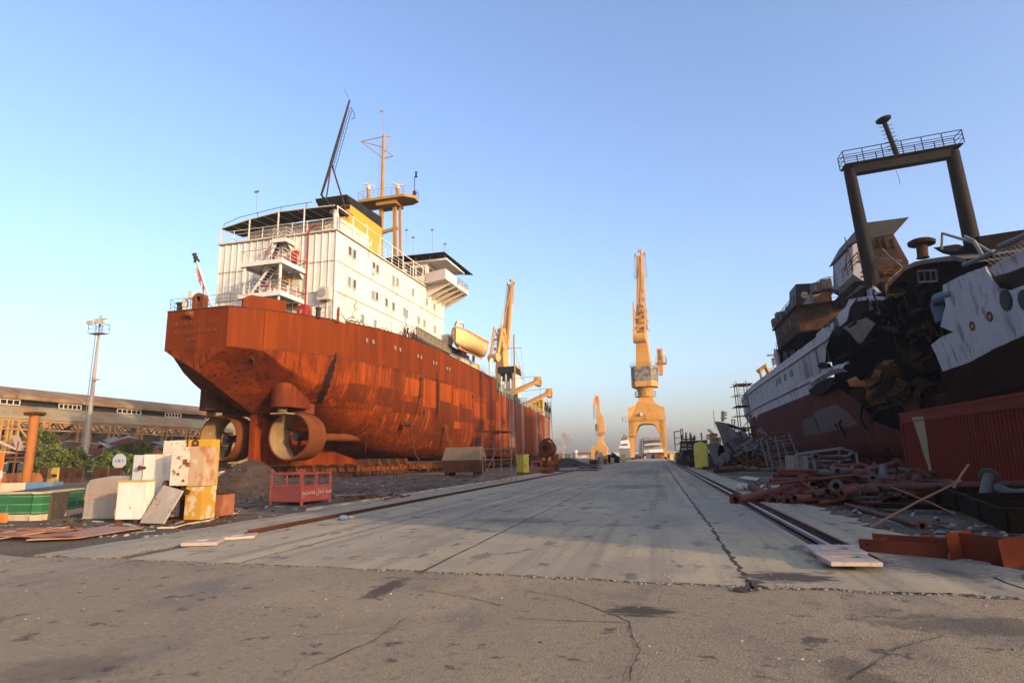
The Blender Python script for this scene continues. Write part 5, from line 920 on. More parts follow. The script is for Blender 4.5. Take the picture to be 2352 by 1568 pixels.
b.prism([(rr*1.1*math.cos(math.pi/8+k*math.pi/4), 0, zz+rr*math.sin(math.pi/8+k*math.pi/4)) for k in range(8)], (0, .04, 0)); b.build('sign_face', mat('sign_blue', (.25, .48, .55), .5), oc); b = MB(); b.prism([(rr*1.0*math.cos(math.pi/8+k*math.pi/4), -.01, zz+rr*.9*math.sin(math.pi/8+k*math.pi/4)) for k in range(8)], (0, .005, 0)); b.build('sign_field', off_white, oc); b = MB()
for x, w_ in ((-.35, .12), (0, .3), (.38, .1)): b.box(x-w_/2, x+w_/2, -.02, -.008, zz-.1, zz+.18)
b.build('sign_marks', mat('sign_ink', (.1, .2, .45), .6), oc); b = MB(); b.cyl((0, .06, 0), (0, .06, zz), .05); b.build('post', grey_paint, oc)
# light mast
mb_ = V((U(191, 1090, 56).x, 56, 0)); lm = thing('light_mast', 'tall grey floodlight mast with ladder and lamp platform behind the boards', 'light mast', mb_); zt = U(222, 748, 56).z; cm = mat('mast_grey', (.30, .255, .215), .7, layers=[((.34, .30, .27), (.5, .5, .2), .5, .66, .5)])
b = MB(); rr = .55; b.tube([(0, 0, 0), (0, 0, zt)], [rr*.62, rr*.2], 14); b.build('mast_shaft', cm, lm, True)
b = MB(); b.lathe((0, 0, 0), [(1.6, 0), (1.6, .35), (1.0, .5)], 4); b.build('plinth', conc, lm); b = MB(); b.ladder((-rr*.62-.1, -.2, 2), (-rr*.2-.1, -.2, zt-1), .35, (1, -.6, 0), .025, .5); b.build('ladder', grey_paint, lm)
b = MB(); b.rail([(-1.0, -.5, zt-.9), (.9, -.5, zt-.9), (.9, .5, zt-.9), (-1.0, .5, zt-.9), (-1.0, -.5, zt-.9)], 1.0, .035, 2, .9); b.box(-1.0, .9, -.5, .5, zt-1.0, zt-.92); b.tube([(-.9, 0, zt+.75), (1.0, 0, zt+.75)], .06, 6); b.tube([(0, 0, zt-1), (0, 0, zt+1.2)], .12, 6); b.build('lamp_platform', grey_paint, lm)
for x, y in ((-1.0, -.3), (-.45, -.4), (.4, -.4), (.95, -.3)): b = MB(); b.obox((x, y-.2, zt+.3), (.25, 0, 0), (0, .14, .05), (0, -.06, .22)); b.build('floodlight', mat('lamp_body', (.42, .38, .30), .5) if 'lamp_body' not in MATS else MATS['lamp_body'], lm)
b = MB(); zz = U(219, 872, 56).z; b.obox((.75, -.2, zz), (.3, 0, 0), (0, .1, 0), (0, 0, .1)); b.beam((.2, 0, zz), (.5, 0, zz), .06); b.build('floodlight', MATS['lamp_body'], lm)
b = MB(); b.tube([(.85, -.5, zt-.9), (.5, -.5, zt*.75), (.35, -.3, zt*.55)], .02, 4); b.build('cable', grey_paint, lm)
# trees
leaf = [mat('leaf_a', (.075, .095, .020), .7), mat('leaf_b', (.045, .062, .016), .7), mat('leaf_c', (.11, .13, .03), .7)]
bark = mat('bark', (.12, .08, .05), .9)
def tree(x, y, u, blobs, lab, n=5200, leafsz=.2, name='leafy_tree'):
    base = V((U(x, y, u).x, u, 0)); blobs = [(q[0]*.85, q[1], q[2]*.78, q[3]*.8) for q in blobs]; r = thing(name, lab, 'tree', base, group='trees before the ruined shed'); b = MB(); rnd = random.Random(int(x)); tr = MB()
    tr.tube([(0, 0, 0), (.1, 0, 1.0), (.15, .1, 2.0)], [.22, .17, .13], 8); tot = sum(q[3]**3 for q in blobs)
    for (cx_, cy_, cz_, rad) in blobs:
        tr.tube([(.1, 0, .9), (cx_*.5, cy_*.5, cz_*.6+.3), (cx_, cy_, cz_)], [.1, .06, .025], 5)
        subs = []
        for k in range(int(9+rad*7)):
            d = V((rnd.gauss(0, 1), rnd.gauss(0, 1), rnd.gauss(0, 1)*.9)).normalized()*rad*rnd.uniform(.45, 1.0); c = V((cx_, cy_, cz_))+d; subs.append((c, rad*rnd.uniform(.22, .42), rnd.choice((0, 0, 1, 2))))
        for i in range(int(n*rad**3/tot)):
            c, sr, mi = rnd.choice(subs); d = V((rnd.gauss(0, 1), rnd.gauss(0, 1), rnd.gauss(0, 1)*.8)); d = d.normalized()*sr*rnd.random()**.4; p = c+d
            if p.z < .15: continue
            a1 = V((rnd.gauss(0, 1), rnd.gauss(0, 1), rnd.gauss(0, .6))).normalized(); a2 = a1.cross(V((rnd.gauss(0, 1), rnd.gauss(0, 1), rnd.gauss(0, 1)))).normalized(); s_ = leafsz*rnd.uniform(.6, 1.4)
            b.add([p-a1*s_, p+a2*s_*.45, p+a1*s_, p-a2*s_*.45], [(0, 1, 2, 3)], mi if rnd.random() < .7 else rnd.choice((0, 1, 2)))
    b.build('crown', leaf, r); tr.build('trunk', bark, r, True); return r
tree(96, 1085, 52, [(0, 0, 4.6, 1.7), (.3, .3, 2.6, 1.9), (-.8, 0, 6.0, 1.1), (1.6, 0, 3.6, 1.4), (2.5, .4, 2.4, 1.6), (-1, 0, 1.6, 1.5), (3.2, .3, 3.6, 1.0)], 'tall bushy green tree behind the rusty column', 7500, .19)
tree(168, 1085, 54, [(0, 0, 2.4, 1.7), (1.4, .3, 1.8, 1.5), (-1.6, 0, 1.7, 1.5), (.4, 0, 3.4, 1.0)], 'low dark feathery tree left of the light mast', 4200, .14, 'feathery_tree')
tree(245, 1085, 52, [(0, 0, 2.6, 1.4), (-1.4, 0, 2.2, 1.2), (1.3, .2, 2.8, 1.4), (2.4, 0, 2.4, 1.2), (-.4, 0, 1.3, 1.3)], 'spreading green tree right of the light mast', 5200, .18)
tree(305, 1085, 53, [(0, 0, 3.2, 1.5), (-1.1, 0, 2.2, 1.3), (1.2, .2, 3.9, 1.2), (.6, 0, 1.6, 1.5), (1.8, 0, 2.6, 1.1)], 'rounded pale green tree behind the tall white locker', 5200, .18)
# ruined shed (skeleton hall)
sx = -86.0
def SX(x, y): return pt(x, y, 'x', sx)
shed = thing('ruined_shed', 'long ruined steel shed with bare frame and rusty eave at the far left', 'shed', (sx, 0, 0)); fr_m = mat('shed_frame', (.33, .19, .065), .75, layers=[((.18, .07, .025), (.4, .4, .4), .48, .64, .8)]); eave_m = mat('shed_roof', (.25, .205, .115), .9, layers=[((.27, .125, .06), (.25, .25, .25), .5, .62, .8), ((.17, .10, .06), (.5, .5, .5), .58, .7, .7)])
L0 = V(shed.location); ya, yb = 40.0, 150.0
ze = SX(200, 960).z; zt = SX(200, 938).z; z1 = SX(220, 948).z
def shedline(y): return 0
zE = sum(SX(x, y).z for x, y in ((30, 943), (200, 957), (400, 977)))/3
zL = zE-1.0; zR = zE+2.6
b = MB(); b.prism([(.3, ya, zE-.75), (.3, ya, zE-.5), (-2.6, ya, zE+1.15), (-9, ya, zE+3.3), (-9, ya, zE+3.1), (-2.6, ya, zE+.8)], (0, yb-ya, 0)); b.build('roof', eave_m, shed)
b = MB(); b.box(.02, .12, ya, yb, zE-1.1, zE-.76); b.build('eave_beam', fr_m, shed)
b = MB(); b.prism([(-2.4, ya+8, zE+2.2), (-2.3, ya+8, zE+2.75), (-9, ya+8, zE+4.6), (-9, ya+8, zE+4.1)], (0, yb-ya-8, 0)); b.build('ridge_roof', mat('ridge_rust', (.21, .12, .055), .85, layers=[((.28, .2, .11), (.3, .3, .3), .5, .62, .7), ((.12, .05, .02), (.6, .6, .6), .52, .64, .8)]), shed)
b = MB(); b.box(-3.6, -3.4, ya+8, yb, zE+1.2, zE+2.5); b.build('ridge_louvre', MATS['dark_steel'], shed)
for k in range(9):
    y = ya+14+k*10.5; w4 = random.uniform(3, 5); b = MB(); b.box(-2.75, -2.65, y, y+w4, zE+1.3, zE+1.42); b.box(-2.75, -2.65, y, y+w4, zE+2.0, zE+2.1)
    for q in range(6): b.box(-2.75, -2.65, y+w4*q/5-.06, y+w4*q/5+.06, zE+1.42, zE+2.0)
    b.build('roof_window', off_white, shed)
cols_x = (5, 30, 102, 183, 254, 319, 376, 430, 470, 505, 540)
ysb = [SX(x, 1010).y for x in cols_x]
for i, y in enumerate(ysb):
    b = MB()
    for d in (-.45, .45): b.box(-.2, .15, y+d-.14, y+d+.14, 0, zE-.6)
    for k in range(10): b.beam((0, y-.45, .8+k*.9), (0, y+.45, .8+k*.9+.45), .08)
    b.build('column', fr_m, shed)
b = MB()
for z in (zE-2.2, zE-3.9, zE-6.2, zE-7.4): b.box(.16, .3, ya, yb, z-.09, z+.09)
for i in (1, 4, 7):
    y0, y1 = ysb[i], ysb[i+1]; b.beam((.2, y0, zE-1.5), (.2, y1, zE-6.4), .22); b.beam((.24, y1, zE-1.5), (.24, y0, zE-6.4), .22)
for y in [ysb[0]+k*3.3 for k in range(24)]: b.box(.1, .2, y-.05, y+.05, zE-7, zE-4 if int(y) % 2 else zE-1)
b.build('wall_girt', fr_m, shed)
b = MB(); b.box(-34, -33.6, ya, yb, 0, zE+3); b.box(-33, -.5, yb, yb+.3, 0, zE+2); b.build('back_wall', mat('shed_back', (.20, .125, .065), .9, layers=[((.34, .20, .09), (.3, .3, 1.2), .5, .64, .8), ((.06, .04, .03), (.3, .3, .5), .5, .66, .8)], plates=('yz', 5, .8, (.3, .17, .08), .6, (.05, .035, .025), .1)), shed)
b = MB(); dk_m = mat('truss_dark', (.055, .05, .045), .8)
for k in range(34):
    y = ya+k*3.3; b.beam((-.3, y, zE-.7), (-33, y+1, zE+1.2), .16); b.beam((-2, y, zE-2.2), (-33, y, zE-2.4), .14)
    for j in range(7): b.beam((-2-j*4.4, y, zE-2.2), (-4.2-j*4.4, y+.3, zE-.4), .1); b.beam((-4.2-j*4.4, y, zE-.4), (-6.4-j*4.4, y, zE-2.2), .1)
b.build('truss', dk_m, shed); b = MB(); b.box(.05, .16, ya, yb, zE-7.4, zE-6.5); b.build('low_cladding', mat('clad_olive', (.26, .22, .09), .85, layers=[((.2, .12, .05), (.4, .4, .4), .5, .6, .8)], plates=('yz', 1.1, 2, (.32, .28, .12), .5, (.12, .08, .04), .1)), shed)
# low annex building and fallen sheets on its roof
ann = thing('low_building', 'low yellow-brown building with white framed windows under the trees', 'building', (0, 0, 0)); ua = 62
def AX(x, y): return U(x, y, ua)
b = MB(); A_, B_ = AX(-60, 1085), AX(390, 1085); b.box(A_.x, B_.x, ua, ua+10, 0, 2.5); b.build('wall', mat('annex_wall', (.34, .23, .11), .9, layers=[((.22, .15, .08), (.5, .5, .5), .5, .66, .7)]), ann)
for x, y in ((178, 1072), (202, 1072), (32, 1072), (20, 1072), (44, 1072)):
    p = AX(x, y); b = MB(); b.box(p.x-1.0, p.x+1.0, ua-.1, ua-.02, .7, 2.0); o = b.build('window', off_white, ann); b = MB()
    for i in (-.5, .5): b.box(p.x+i-.38, p.x+i+.38, ua-.13, ua-.101, .85, 1.85)
    b.build('pane', glass, o)
b = MB(); b.box(A_.x, B_.x, ua-.8, ua+10.5, 2.5, 2.65); b.build('roof', mat('annex_roof', (.12, .10, .085), .9), ann)
for i in range(46):
    x = random.uniform(-20, 400); p = AX(x, 1045); c = V((p.x, ua+random.uniform(0, 5), 2.8+random.random()**2*1.3)); b = MB(); a = V((random.uniform(.8, 2.6), random.uniform(-.6, .6), random.uniform(-.9, .9))); n = V((random.uniform(-.3, .3), random.uniform(.5, 1.2), random.uniform(-.3, .5)))
    b.obox(c, a, n, a.cross(n).normalized()*.02); tag(b.build('roofing_sheet', random.choice((off_white, mat('sheet_tan', (.45, .35, .27), .8) if 'sheet_tan' not in MATS else MATS['sheet_tan'], rust, grey_paint))), 'torn roofing sheet fallen on the low building before the ruined shed', 'roofing sheet', 'fallen roofing sheets')
for (q0, q1, w_) in (((-10, 1010), (48, 1035), .9), ((-10, 1035), (46, 1041), 1.3), ((35, 1000), (48, 1035), 1.2)):
    A_, B_ = U(*q0, 55), U(*q1, 56); b = MB(); b.beam(A_, B_, .9, .06); tag(b.build('roofing_sheet', MATS['sheet_tan']), 'long bent roofing strip hanging left of the rusty column', 'roofing sheet', 'bent roofing strips by the column')
# scrap below the nozzles, beyond the mound
b = MB()
for i in range(70):
    x = random.uniform(478, 560); p = U(x, 1090, random.uniform(33, 60)); c = V((p.x, p.y, random.uniform(0, .8))); a = V((random.uniform(.2, 1.2), random.uniform(-.5, .5), random.uniform(-.3, .3))); n = V((random.uniform(-.2, .2), random.uniform(.1, .4), random.uniform(-.1, .2))); b.obox(c, a, n, a.cross(n).normalized()*.03, random.choice((0, 1, 2)))
tag(b.build('scrap_heap', [rust, grey_paint, off_white]), kind='stuff')
drum(487, 1075, .9, 1.5, 'white tank standing beyond the left nozzle', off_white, u=58)
# ------------------------------------------------------------------ the burnt wreck on the right
from mathutils.geometry import tessellate_polygon
wreck = thing('wrecked_ship', 'burnt white and red ship torn open amidships, leaning under a black goalpost mast', 'ship', (18, 0, 0), 0, None, 0, -.075)
MW = wreck.matrix_basis.copy()
def Wk(x, y, ax, val): return pt(x, y, ax, val, MW)
c3 = lambda x, y: (1751.4+.2636*x, 620.2+.2636*y)
c6 = lambda x, y: (1722.6+.3297*x, 229.7+.3297*y)
burnt = mat('burnt_steel', (.007, .0055, .0045), .9, spec=.04, layers=[((.024, .011, .006), (1.1, 1.1, 1.1), .52, .68, .8), ((.012, .011, .01), (.6, .6, .6), .5, .62, .7)], bump=.3, bscale=8)
burnt_br = mat('burnt_brown', (.050, .020, .009), .85, spec=.05, layers=[((.014, .010, .007), (.7, .7, .7), .47, .62, .85), ((.085, .034, .013), (2.2, 2.2, 2.2), .55, .68, .7), ((.10, .09, .085), (1.6, 1.6, 1.6), .68, .74, .6)], bump=.25, bscale=8)
wr_white = mat('wreck_white', (.30, .305, .315), .65, layers=[((.21, .205, .205), (.4, .4, .15), .5, .68, .6), ((.14, .095, .075), (1.0, 1.0, .45), .545, .62, .8), ((.19, .17, .165), (2.6, 2.6, .8), .56, .66, .6), ((.05, .045, .045), (.35, .35, .1), .64, .74, .8), ((.15, .08, .05), (3, 3, .3), .68, .76, .8)], bump=.12, bscale=4)
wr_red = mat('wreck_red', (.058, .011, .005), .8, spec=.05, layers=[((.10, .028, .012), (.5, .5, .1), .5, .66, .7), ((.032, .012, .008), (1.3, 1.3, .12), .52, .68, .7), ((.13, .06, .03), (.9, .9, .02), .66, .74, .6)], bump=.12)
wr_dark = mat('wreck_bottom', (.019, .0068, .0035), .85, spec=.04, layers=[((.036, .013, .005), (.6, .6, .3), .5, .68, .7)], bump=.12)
torn = mat('torn_plate', (.30, .12, .038), .65, layers=[((.38, .18, .07), (1.0, 1.0, 1.0), .5, .66, .7), ((.16, .08, .04), (1.6, 1.6, 1.6), .54, .68, .7)], bump=.2, bscale=6)
def rag(pts, amp, step, seed=1):
    rnd = random.Random(seed); out = []
    for i, p in enumerate(pts):
        q = pts[(i+1) % len(pts)]; n = max(1, int(math.hypot(q[0]-p[0], q[1]-p[1])/step)); out.append(p)
        for k in range(1, n): t = k/n; out.append((p[0]+(q[0]-p[0])*t+rnd.uniform(-amp, amp), p[1]+(q[1]-p[1])*t+rnd.uniform(-amp, amp)))
    return out
def sheet(b, P, th, mi=0):
    """irregular plate: a filled outline with its own thickness"""
    th = V(th); n = len(P); tri = tessellate_polygon([P])
    b.add(list(P)+[p+th for p in P], [tuple(t) for t in tri]+[tuple(i+n for i in t)[::-1] for t in tri]+[(i, (i+1) % n, n+(i+1) % n, n+i) for i in range(n)], mi)
def plate(b, pts, x, th=.08, mi=0, amp=0, step=9, seed=1):
    pts = rag(pts, amp, step, seed) if amp else pts; sheet(b, [Wk(a, c, 'x', x(a, c) if callable(x) else x) for a, c in pts], (th, 0, 0), mi)
# shell: fore part with its ragged break
rnd = random.Random(5)
def fx(y, z):     # side of the hull at distance y, height z
    s = 0
    if y > 104: t = (y-104)/44; s += (t**2)*(2.2+max(0, (9-z))*.55)
    if z < 2.6: q = (2.6-z)/1.7; s += 1-math.sqrt(max(0, 1-min(1, q)**2)) if q < 1 else 1+3.5*(q-1)
    return s
ZR = [13.45, 12.5, 11.4, 10.3, 9.5, 8.8, 8.1]; ZL = [8.1, 7, 6, 5, 4, 3.2, 2.6, 2.1, 1.6, 1.2, .95, .9]
def brk(z): return itp(z, [(.9, 46), (2.1, 47), (3.2, 53), (4.0, 57.5), (5.2, 58), (6.5, 61), (8.1, 66), (8.8, 67.6), (9.5, 66), (10.3, 67.2), (11.4, 67.5), (12.5, 64), (13.45, 62)])
hb_ = MB()
for Z, mi in ((ZR, 0), (ZL, 1)):
    rows = []
    for z in Z:
        y0 = brk(z)+(rnd.uniform(-.5, .5) if z > 1 else 0); row = []
        for k in range(45):
            t = k/44; y = y0+(112-y0)*t if t < 1 else 112; row.append(V((fx(y, z), y, z)))
        for y in (116, 120, 125, 130, 135, 140, 144, 148): row.append(V((fx(y, z), min(y, 132+z*1.3), z)))
        rows.append(row)
    hb_.grid(rows, mi)
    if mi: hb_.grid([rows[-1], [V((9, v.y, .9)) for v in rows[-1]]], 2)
hb_.grid([[V((15, y, z)) for y in (50, 112)]+[V((9, 135, z)), V((3, 147, z))] for z in (13.4, 9, 5, .9)], 3)
hb_.add([V((0, y, 1.7)) for y in (21.5, 47)]+[V((15, y, .9)) for y in (47, 21.5)], [(0, 1, 2, 3)], 2)
hb_.build('fore_hull', [wr_white, wr_red, wr_dark, burnt], wreck)
b = MB()
for z in (12.5, 9.4):
    y0 = 64.5 if z > 12 else 60; q = [V((fx(y, z)-.1, y, z)) for y in [y0+k*2.2 for k in range(int((146-y0)/2.2))]]; b.tube(q, .14, 6)
b.build('rubbing_strake', wr_white, wreck, True)
b = MB()
for k in range(28): y = 66+k*2.4; b.box(fx(y, 11)-.02, fx(y, 11)-.004, y-.02, y+.02, 9.6, 12.3)
b.build('weld_seam', mat('seam_grey', (.2, .19, .18), .8), wreck)
for (x, y) in ((125, 978), (142, 965), (157, 955), (193, 938), (204, 930), (246, 905), (261, 895)):
    p = Wk(*c3(x, y), 'x', 0); p.x = fx(p.y, p.z); b = MB(); b.obox(p, (.05, 0, 0), (0, .2, 0), (0, 0, .42)); b.build('side_scuttle', black, wreck)
b = MB(); plate(b, [c3(350, 1305), c3(445, 1275), c3(505, 1430), c3(372, 1443)], -.05, .04); b.build('cut_opening', black, wreck)
b = MB(); plate(b, [c3(445, 1235), c3(640, 1165), c3(760, 1250), c3(830, 1345), c3(505, 1425)], -.08, .05, amp=.6); b.build('patch_plate', mat('patch_grey', (.05, .038, .032), .7, layers=[((.07, .035, .02), (1, 1, 1), .5, .66, .6)]), wreck)
b = MB(); plate(b, [c3(400, 1050), c3(470, 990), c3(590, 930), c3(625, 950), c3(600, 1010), c3(520, 1080), c3(430, 1095)], lambda a, c: -.9+.8*(1-(a-1857)/60), .08, amp=.8); b.build('torn_flap', burnt, wreck)
b = MB(); plate(b, [c3(475, 840), c3(500, 805), c3(560, 815), c3(580, 850), c3(515, 862)], -.7, .3, amp=.6); b.build('torn_flap', burnt, wreck)
b = MB(); plate(b, [c3(320, 800), c3(440, 690), c3(540, 655), c3(552, 690), c3(545, 800), c3(500, 900), c3(420, 925), c3(330, 970)], -.03, .02, amp=1); b.build('scorched_plating', mat('scorched', (.24, .225, .235), .7, layers=[((.05, .045, .045), (.5, .5, .09), .52, .62, .95), ((.27, .2, .18), (1.3, 1.3, .3), .55, .68, .7)]), wreck)
# bent deck edge and tongue of side plating along the break
b = MB(); P = [Wk(*c3(x, y), 'x', -.25) for x, y in ((430, 990), (500, 935), (560, 900), (620, 868), (680, 850), (725, 850))]; b.grid([[p+V((0, 0, .35)) for p in P], [p+V((-.25, 0, 0)) for p in P], [p+V((.1, 0, -.4)) for p in P]]); b.build('bent_strake', wr_white, wreck)
b = MB(); plate(b, [c3(700, 500), c3(790, 450), c3(900, 415), c3(980, 470), c3(930, 540), c3(890, 600), c3(850, 645), c3(800, 600), c3(760, 545)], lambda a, c: -.3-(a-1936)/60, .07, amp=.8); b.build('torn_plate_green', mat('torn_greenish', (.09, .075, .06), .8, layers=[((.04, .065, .04), (.8, .8, .8), .52, .62, .8), ((.22, .15, .12), (1.2, 1.2, 1.2), .5, .66, .6)]), wreck)
b = MB(); plate(b, [c3(890, 590), c3(930, 530), c3(990, 490), c3(1080, 505), c3(1150, 510), c3(1250, 520), c3(1380, 515), c3(1360, 545), c3(1240, 545), c3(1150, 540), c3(1060, 520), c3(985, 515), c3(935, 560)], lambda a, c: -.6, .5, amp=.8); b.build('torn_edge', burnt_br, wreck)
# near part of the hull
b = MB(); plate(b, [(2165, 655), (2205, 634), (2262, 612), (2275, 640), (2292, 662), (2318, 668), (2352, 655), (2420, 628), (2420, 745), (2352, 770), (2280, 802), (2230, 830), (2165, 853), (2150, 815), (2138, 792), (2160, 775), (2190, 762), (2160, 750), (2172, 700)], 0, .1, 0, .8, 10); nh = b.build('aft_hull', wr_white, wreck)
b = MB(); q = [(2420, 745), (2352, 770), (2280, 802), (2230, 830), (2165, 853), (2150, 900), (2120, 935), (2090, 960)]; P = [Wk(a, c, 'x', .02) for a, c in q]
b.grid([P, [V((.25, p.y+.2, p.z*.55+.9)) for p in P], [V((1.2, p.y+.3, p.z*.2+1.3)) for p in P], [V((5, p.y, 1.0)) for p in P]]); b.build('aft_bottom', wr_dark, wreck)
b = MB(); plate(b, [(2270, 618), (2300, 596), (2352, 572), (2420, 545), (2420, 590), (2352, 612), (2310, 628), (2285, 634)], -.02, .1, 0, .6); b.build('aft_bulwark', wr_white, wreck)
b = MB(); b.box(.6, 14, 24, 36, 7.2, 10.4); b.build('aft_interior', black, wreck)
yn = Wk(2420, 628, 'x', 0).y
b = MB(); b.grid([[V((x, yn, z)) for z in (1.2, 7, 11.4)] for x in (0.05, .06)]); 
b.grid([[V((.0, 22.4, z)) for z in (1.0, 6.5)]+[V((0, 22.6, 11.3)), V((0, 22.6, 12.9))], [V((0, yn, z)) for z in (1.0, 6.5)]+[V((0, yn, 11.3)), V((0, yn, 12.9))]], 0)
b.grid([[V((fx_, y, z)) for z in (.9, 7, 13.6)] for fx_, y in ((15, 20.6), (8, 20.6), (0, 20.4), (0, 6), (0, .2), (15, .2), (15, 6), (15, 20.6))], 1)
b.add([(0, 20.4, 13.6), (0, 6, 13.6), (0, .2, 13.6), (15, .2, 13.6), (15, 6, 13.6), (15, 20.6, 13.6)], [(0, 1, 2, 3, 4, 5)], 1)
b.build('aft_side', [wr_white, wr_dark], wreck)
for (x, y, r) in ((2300, 582+230, 0), (2262, 622+0, 0)): pass
for (x, y, r_) in ((2310, 690, .55), (2352, 689, .5)):
    p = Wk(x, y, 'x', -.02); b = MB(); b.pipe(p, p+V((.08, 0, 0)), r_, r_*.75, 18); b.cyl(p-V((.02, 0, 0)), p+V((.09, 0, 0)), r_*.76, n=16); b.build('hawse_hole', black, wreck)
for (x, y) in ((2272, 727), (2232, 749)):
    p = Wk(x, y, 'x', -.03); b = MB(); b.pipe(p, p+V((.05, 0, 0)), .28, .12, 14); b.build('lug_ring', rust, wreck)
# inside of the break: decks, bulkheads, frames
b = MB(); rnd = random.Random(11)
for z in (2.4, 5.2, 8.0, 10.8):
    e = [V((rnd.uniform(.6, 3.4), y, z+rnd.uniform(-.25, .25))) for y in [40+k*1.4 for k in range(20)]]
    b.grid([e, [V((15, v.y, z)) for v in e]]); b.grid([e, [v-V((0, 0, .35)) for v in e]])
for y in (52.5, 60, 68.5):
    b.add([(1.8, y, 1.2), (15, y, 1.2), (15, y, 13.2), (2.6, y, 13.2)], [(0, 1, 2, 3)])
b.add([(1.0, 69, 1), (1.0, 69, 13.3), (15, 69, 13.3), (15, 69, 1)], [(0, 1, 2, 3)])
for k in range(14):
    y = 45+k*1.7; b.beam((1.2+rnd.uniform(0, 1), y, 1.2), (1.0+rnd.uniform(0, 1.6), y+rnd.uniform(-.4, .4), rnd.uniform(4, 9)), .18, .3)
b.grid([[V((2.0+rnd.uniform(-1, 1), y, z)) for y, z in ((24, 10.3), (36, 10.4), (43, 11), (47, 13.3), (52, 13.5), (60, 13.5), (68, 13.5))], [V((15, y, z)) for y, z in ((24, 10.4), (36, 10.5), (43, 11), (47, 13.4), (52, 13.6), (60, 13.6), (68, 13.6))]])
b.add([(15, 52, .9), (15, 70, .9), (15, 70, 13.5), (15, 52, 13.5)], [(0, 1, 2, 3)]); b.add([(15, 22, .9), (15, 52, .9), (15, 52, 7), (15, 22, 7)], [(0, 1, 2, 3)]); b.add([(15, 22, 7), (15, 38, 7), (15, 38, 13.5), (15, 22, 13.5)], [(0, 1, 2, 3)]); b.add([(15, 38, 7), (15, 52, 7), (15, 52, 9.6), (15, 38, 9.6)], [(0, 1, 2, 3)]); b.add([(15, 46.5, 9.6), (15, 52, 9.6), (15, 52, 13.5), (15, 46.5, 13.5)], [(0, 1, 2, 3)])
b.build('burnt_interior', burnt, wreck)
# hanging wreckage: crumpled strips in and around the break
b = MB(); rnd = random.Random(21)
def strip_(p, d, L_, w_, curl, mi, th=.05):
    # a bent plate: follows d, curls as it goes, with real thickness
    n = d.cross(V((rnd.gauss(0, 1), rnd.gauss(0, 1), rnd.gauss(0, 1)))).normalized(); q = p.copy(); dd = d.copy(); A1, A2 = [], []
    K = 7
    for k in range(K+1):
        ww = w_*(1-.35*k/K)*rnd.uniform(.8, 1.15); up_ = n.cross(dd).normalized(); A1.append([q-n*ww+up_*th*0, q+n*ww]); A2.append([q-n*ww+up_*th, q+n*ww+up_*th]); q = q+dd*(L_/K); dd = (Matrix.Rotation(curl/K*rnd.uniform(.4, 1.6), 3, n) @ dd).normalized()
    b.grid(A1, mi); b.grid([r_[::-1] for r_ in A2], mi)
    for e in (0, 1): b.grid([[r1[e], r2[e]] for r1, r2 in zip(A1, A2)], mi)
for i in range(52):
    a, c = rnd.uniform(1950, 2165), rnd.uniform(640, 775)
    strip_(Wk(a, c, 'x', rnd.uniform(.2, 3.5)), V((rnd.uniform(-.4, .3), rnd.uniform(-.6, .6), rnd.uniform(-1, -.3))).normalized(), rnd.uniform(1.2, 3.6), rnd.uniform(.12, .55), rnd.uniform(-2.2, 2.2), rnd.choice((0, 0, 0, 1)))
for i in range(34):
    a, c = rnd.uniform(2075, 2165), rnd.uniform(850, 945)
    strip_(Wk(a, c, 'x', rnd.uniform(-.6, 2.5)), V((rnd.uniform(-.6, .2), rnd.uniform(-1, 1), rnd.uniform(-.5, .7))).normalized(), rnd.uniform(1.2, 3.0), rnd.uniform(.15, .7), rnd.uniform(-1.8, 1.8), rnd.choice((0, 0, 1, 1)))
# deck edges and frames that can be followed along the break
for z, x0_ in ((10.6, 1.0), (7.8, 1.6), (5.0, 1.2)):
    e = [V((x0_+.8*math.sin(k*.9+z), 44+k*1.7, z+.2*math.sin(k*1.7))) for k in range(14)]; b.tube(e, .13, 5, mi=1)
for k in range(10):
    y = 52+k*1.7; b.tube([V((.6, y, 1.5)) if 0 else V((.6+.5*math.sin(k*2.3), y, 1.5)), V((.2+.6*math.sin(k*1.3), y+.2, 4.2)), V((.9+.5*math.sin(k), y, 6.0+1.5*math.sin(k*1.9)))], .11, 5, mi=k % 2)
b.build('hanging_wreckage', [burnt, burnt_br, dark], wreck)
b = MB()
for i in range(22):
    p = Wk(rnd.uniform(1900, 2170), rnd.uniform(640, 770), 'x', rnd.uniform(-.3, 2)); pts = [p]
    for k in range(5): pts.append(pts[-1]+V((rnd.uniform(-.2, .2), rnd.uniform(-.5, .5), rnd.uniform(-.75, .1))))
    b.tube(pts, rnd.choice((.03, .05, .08)), 5)
b.build('dangling_cables', dark, wreck)
b = MB(); P = [Wk(*c6(x, y), 'x', .3) for x, y in ((1435, 1345), (1380, 1360), (1310, 1385), (1300, 1430), (1320, 1480), (1340, 1545))]; b.tube(P, .36, 10); b.build('bent_duct', mat('duct_blue', (.06, .085, .11), .6), wreck, True)
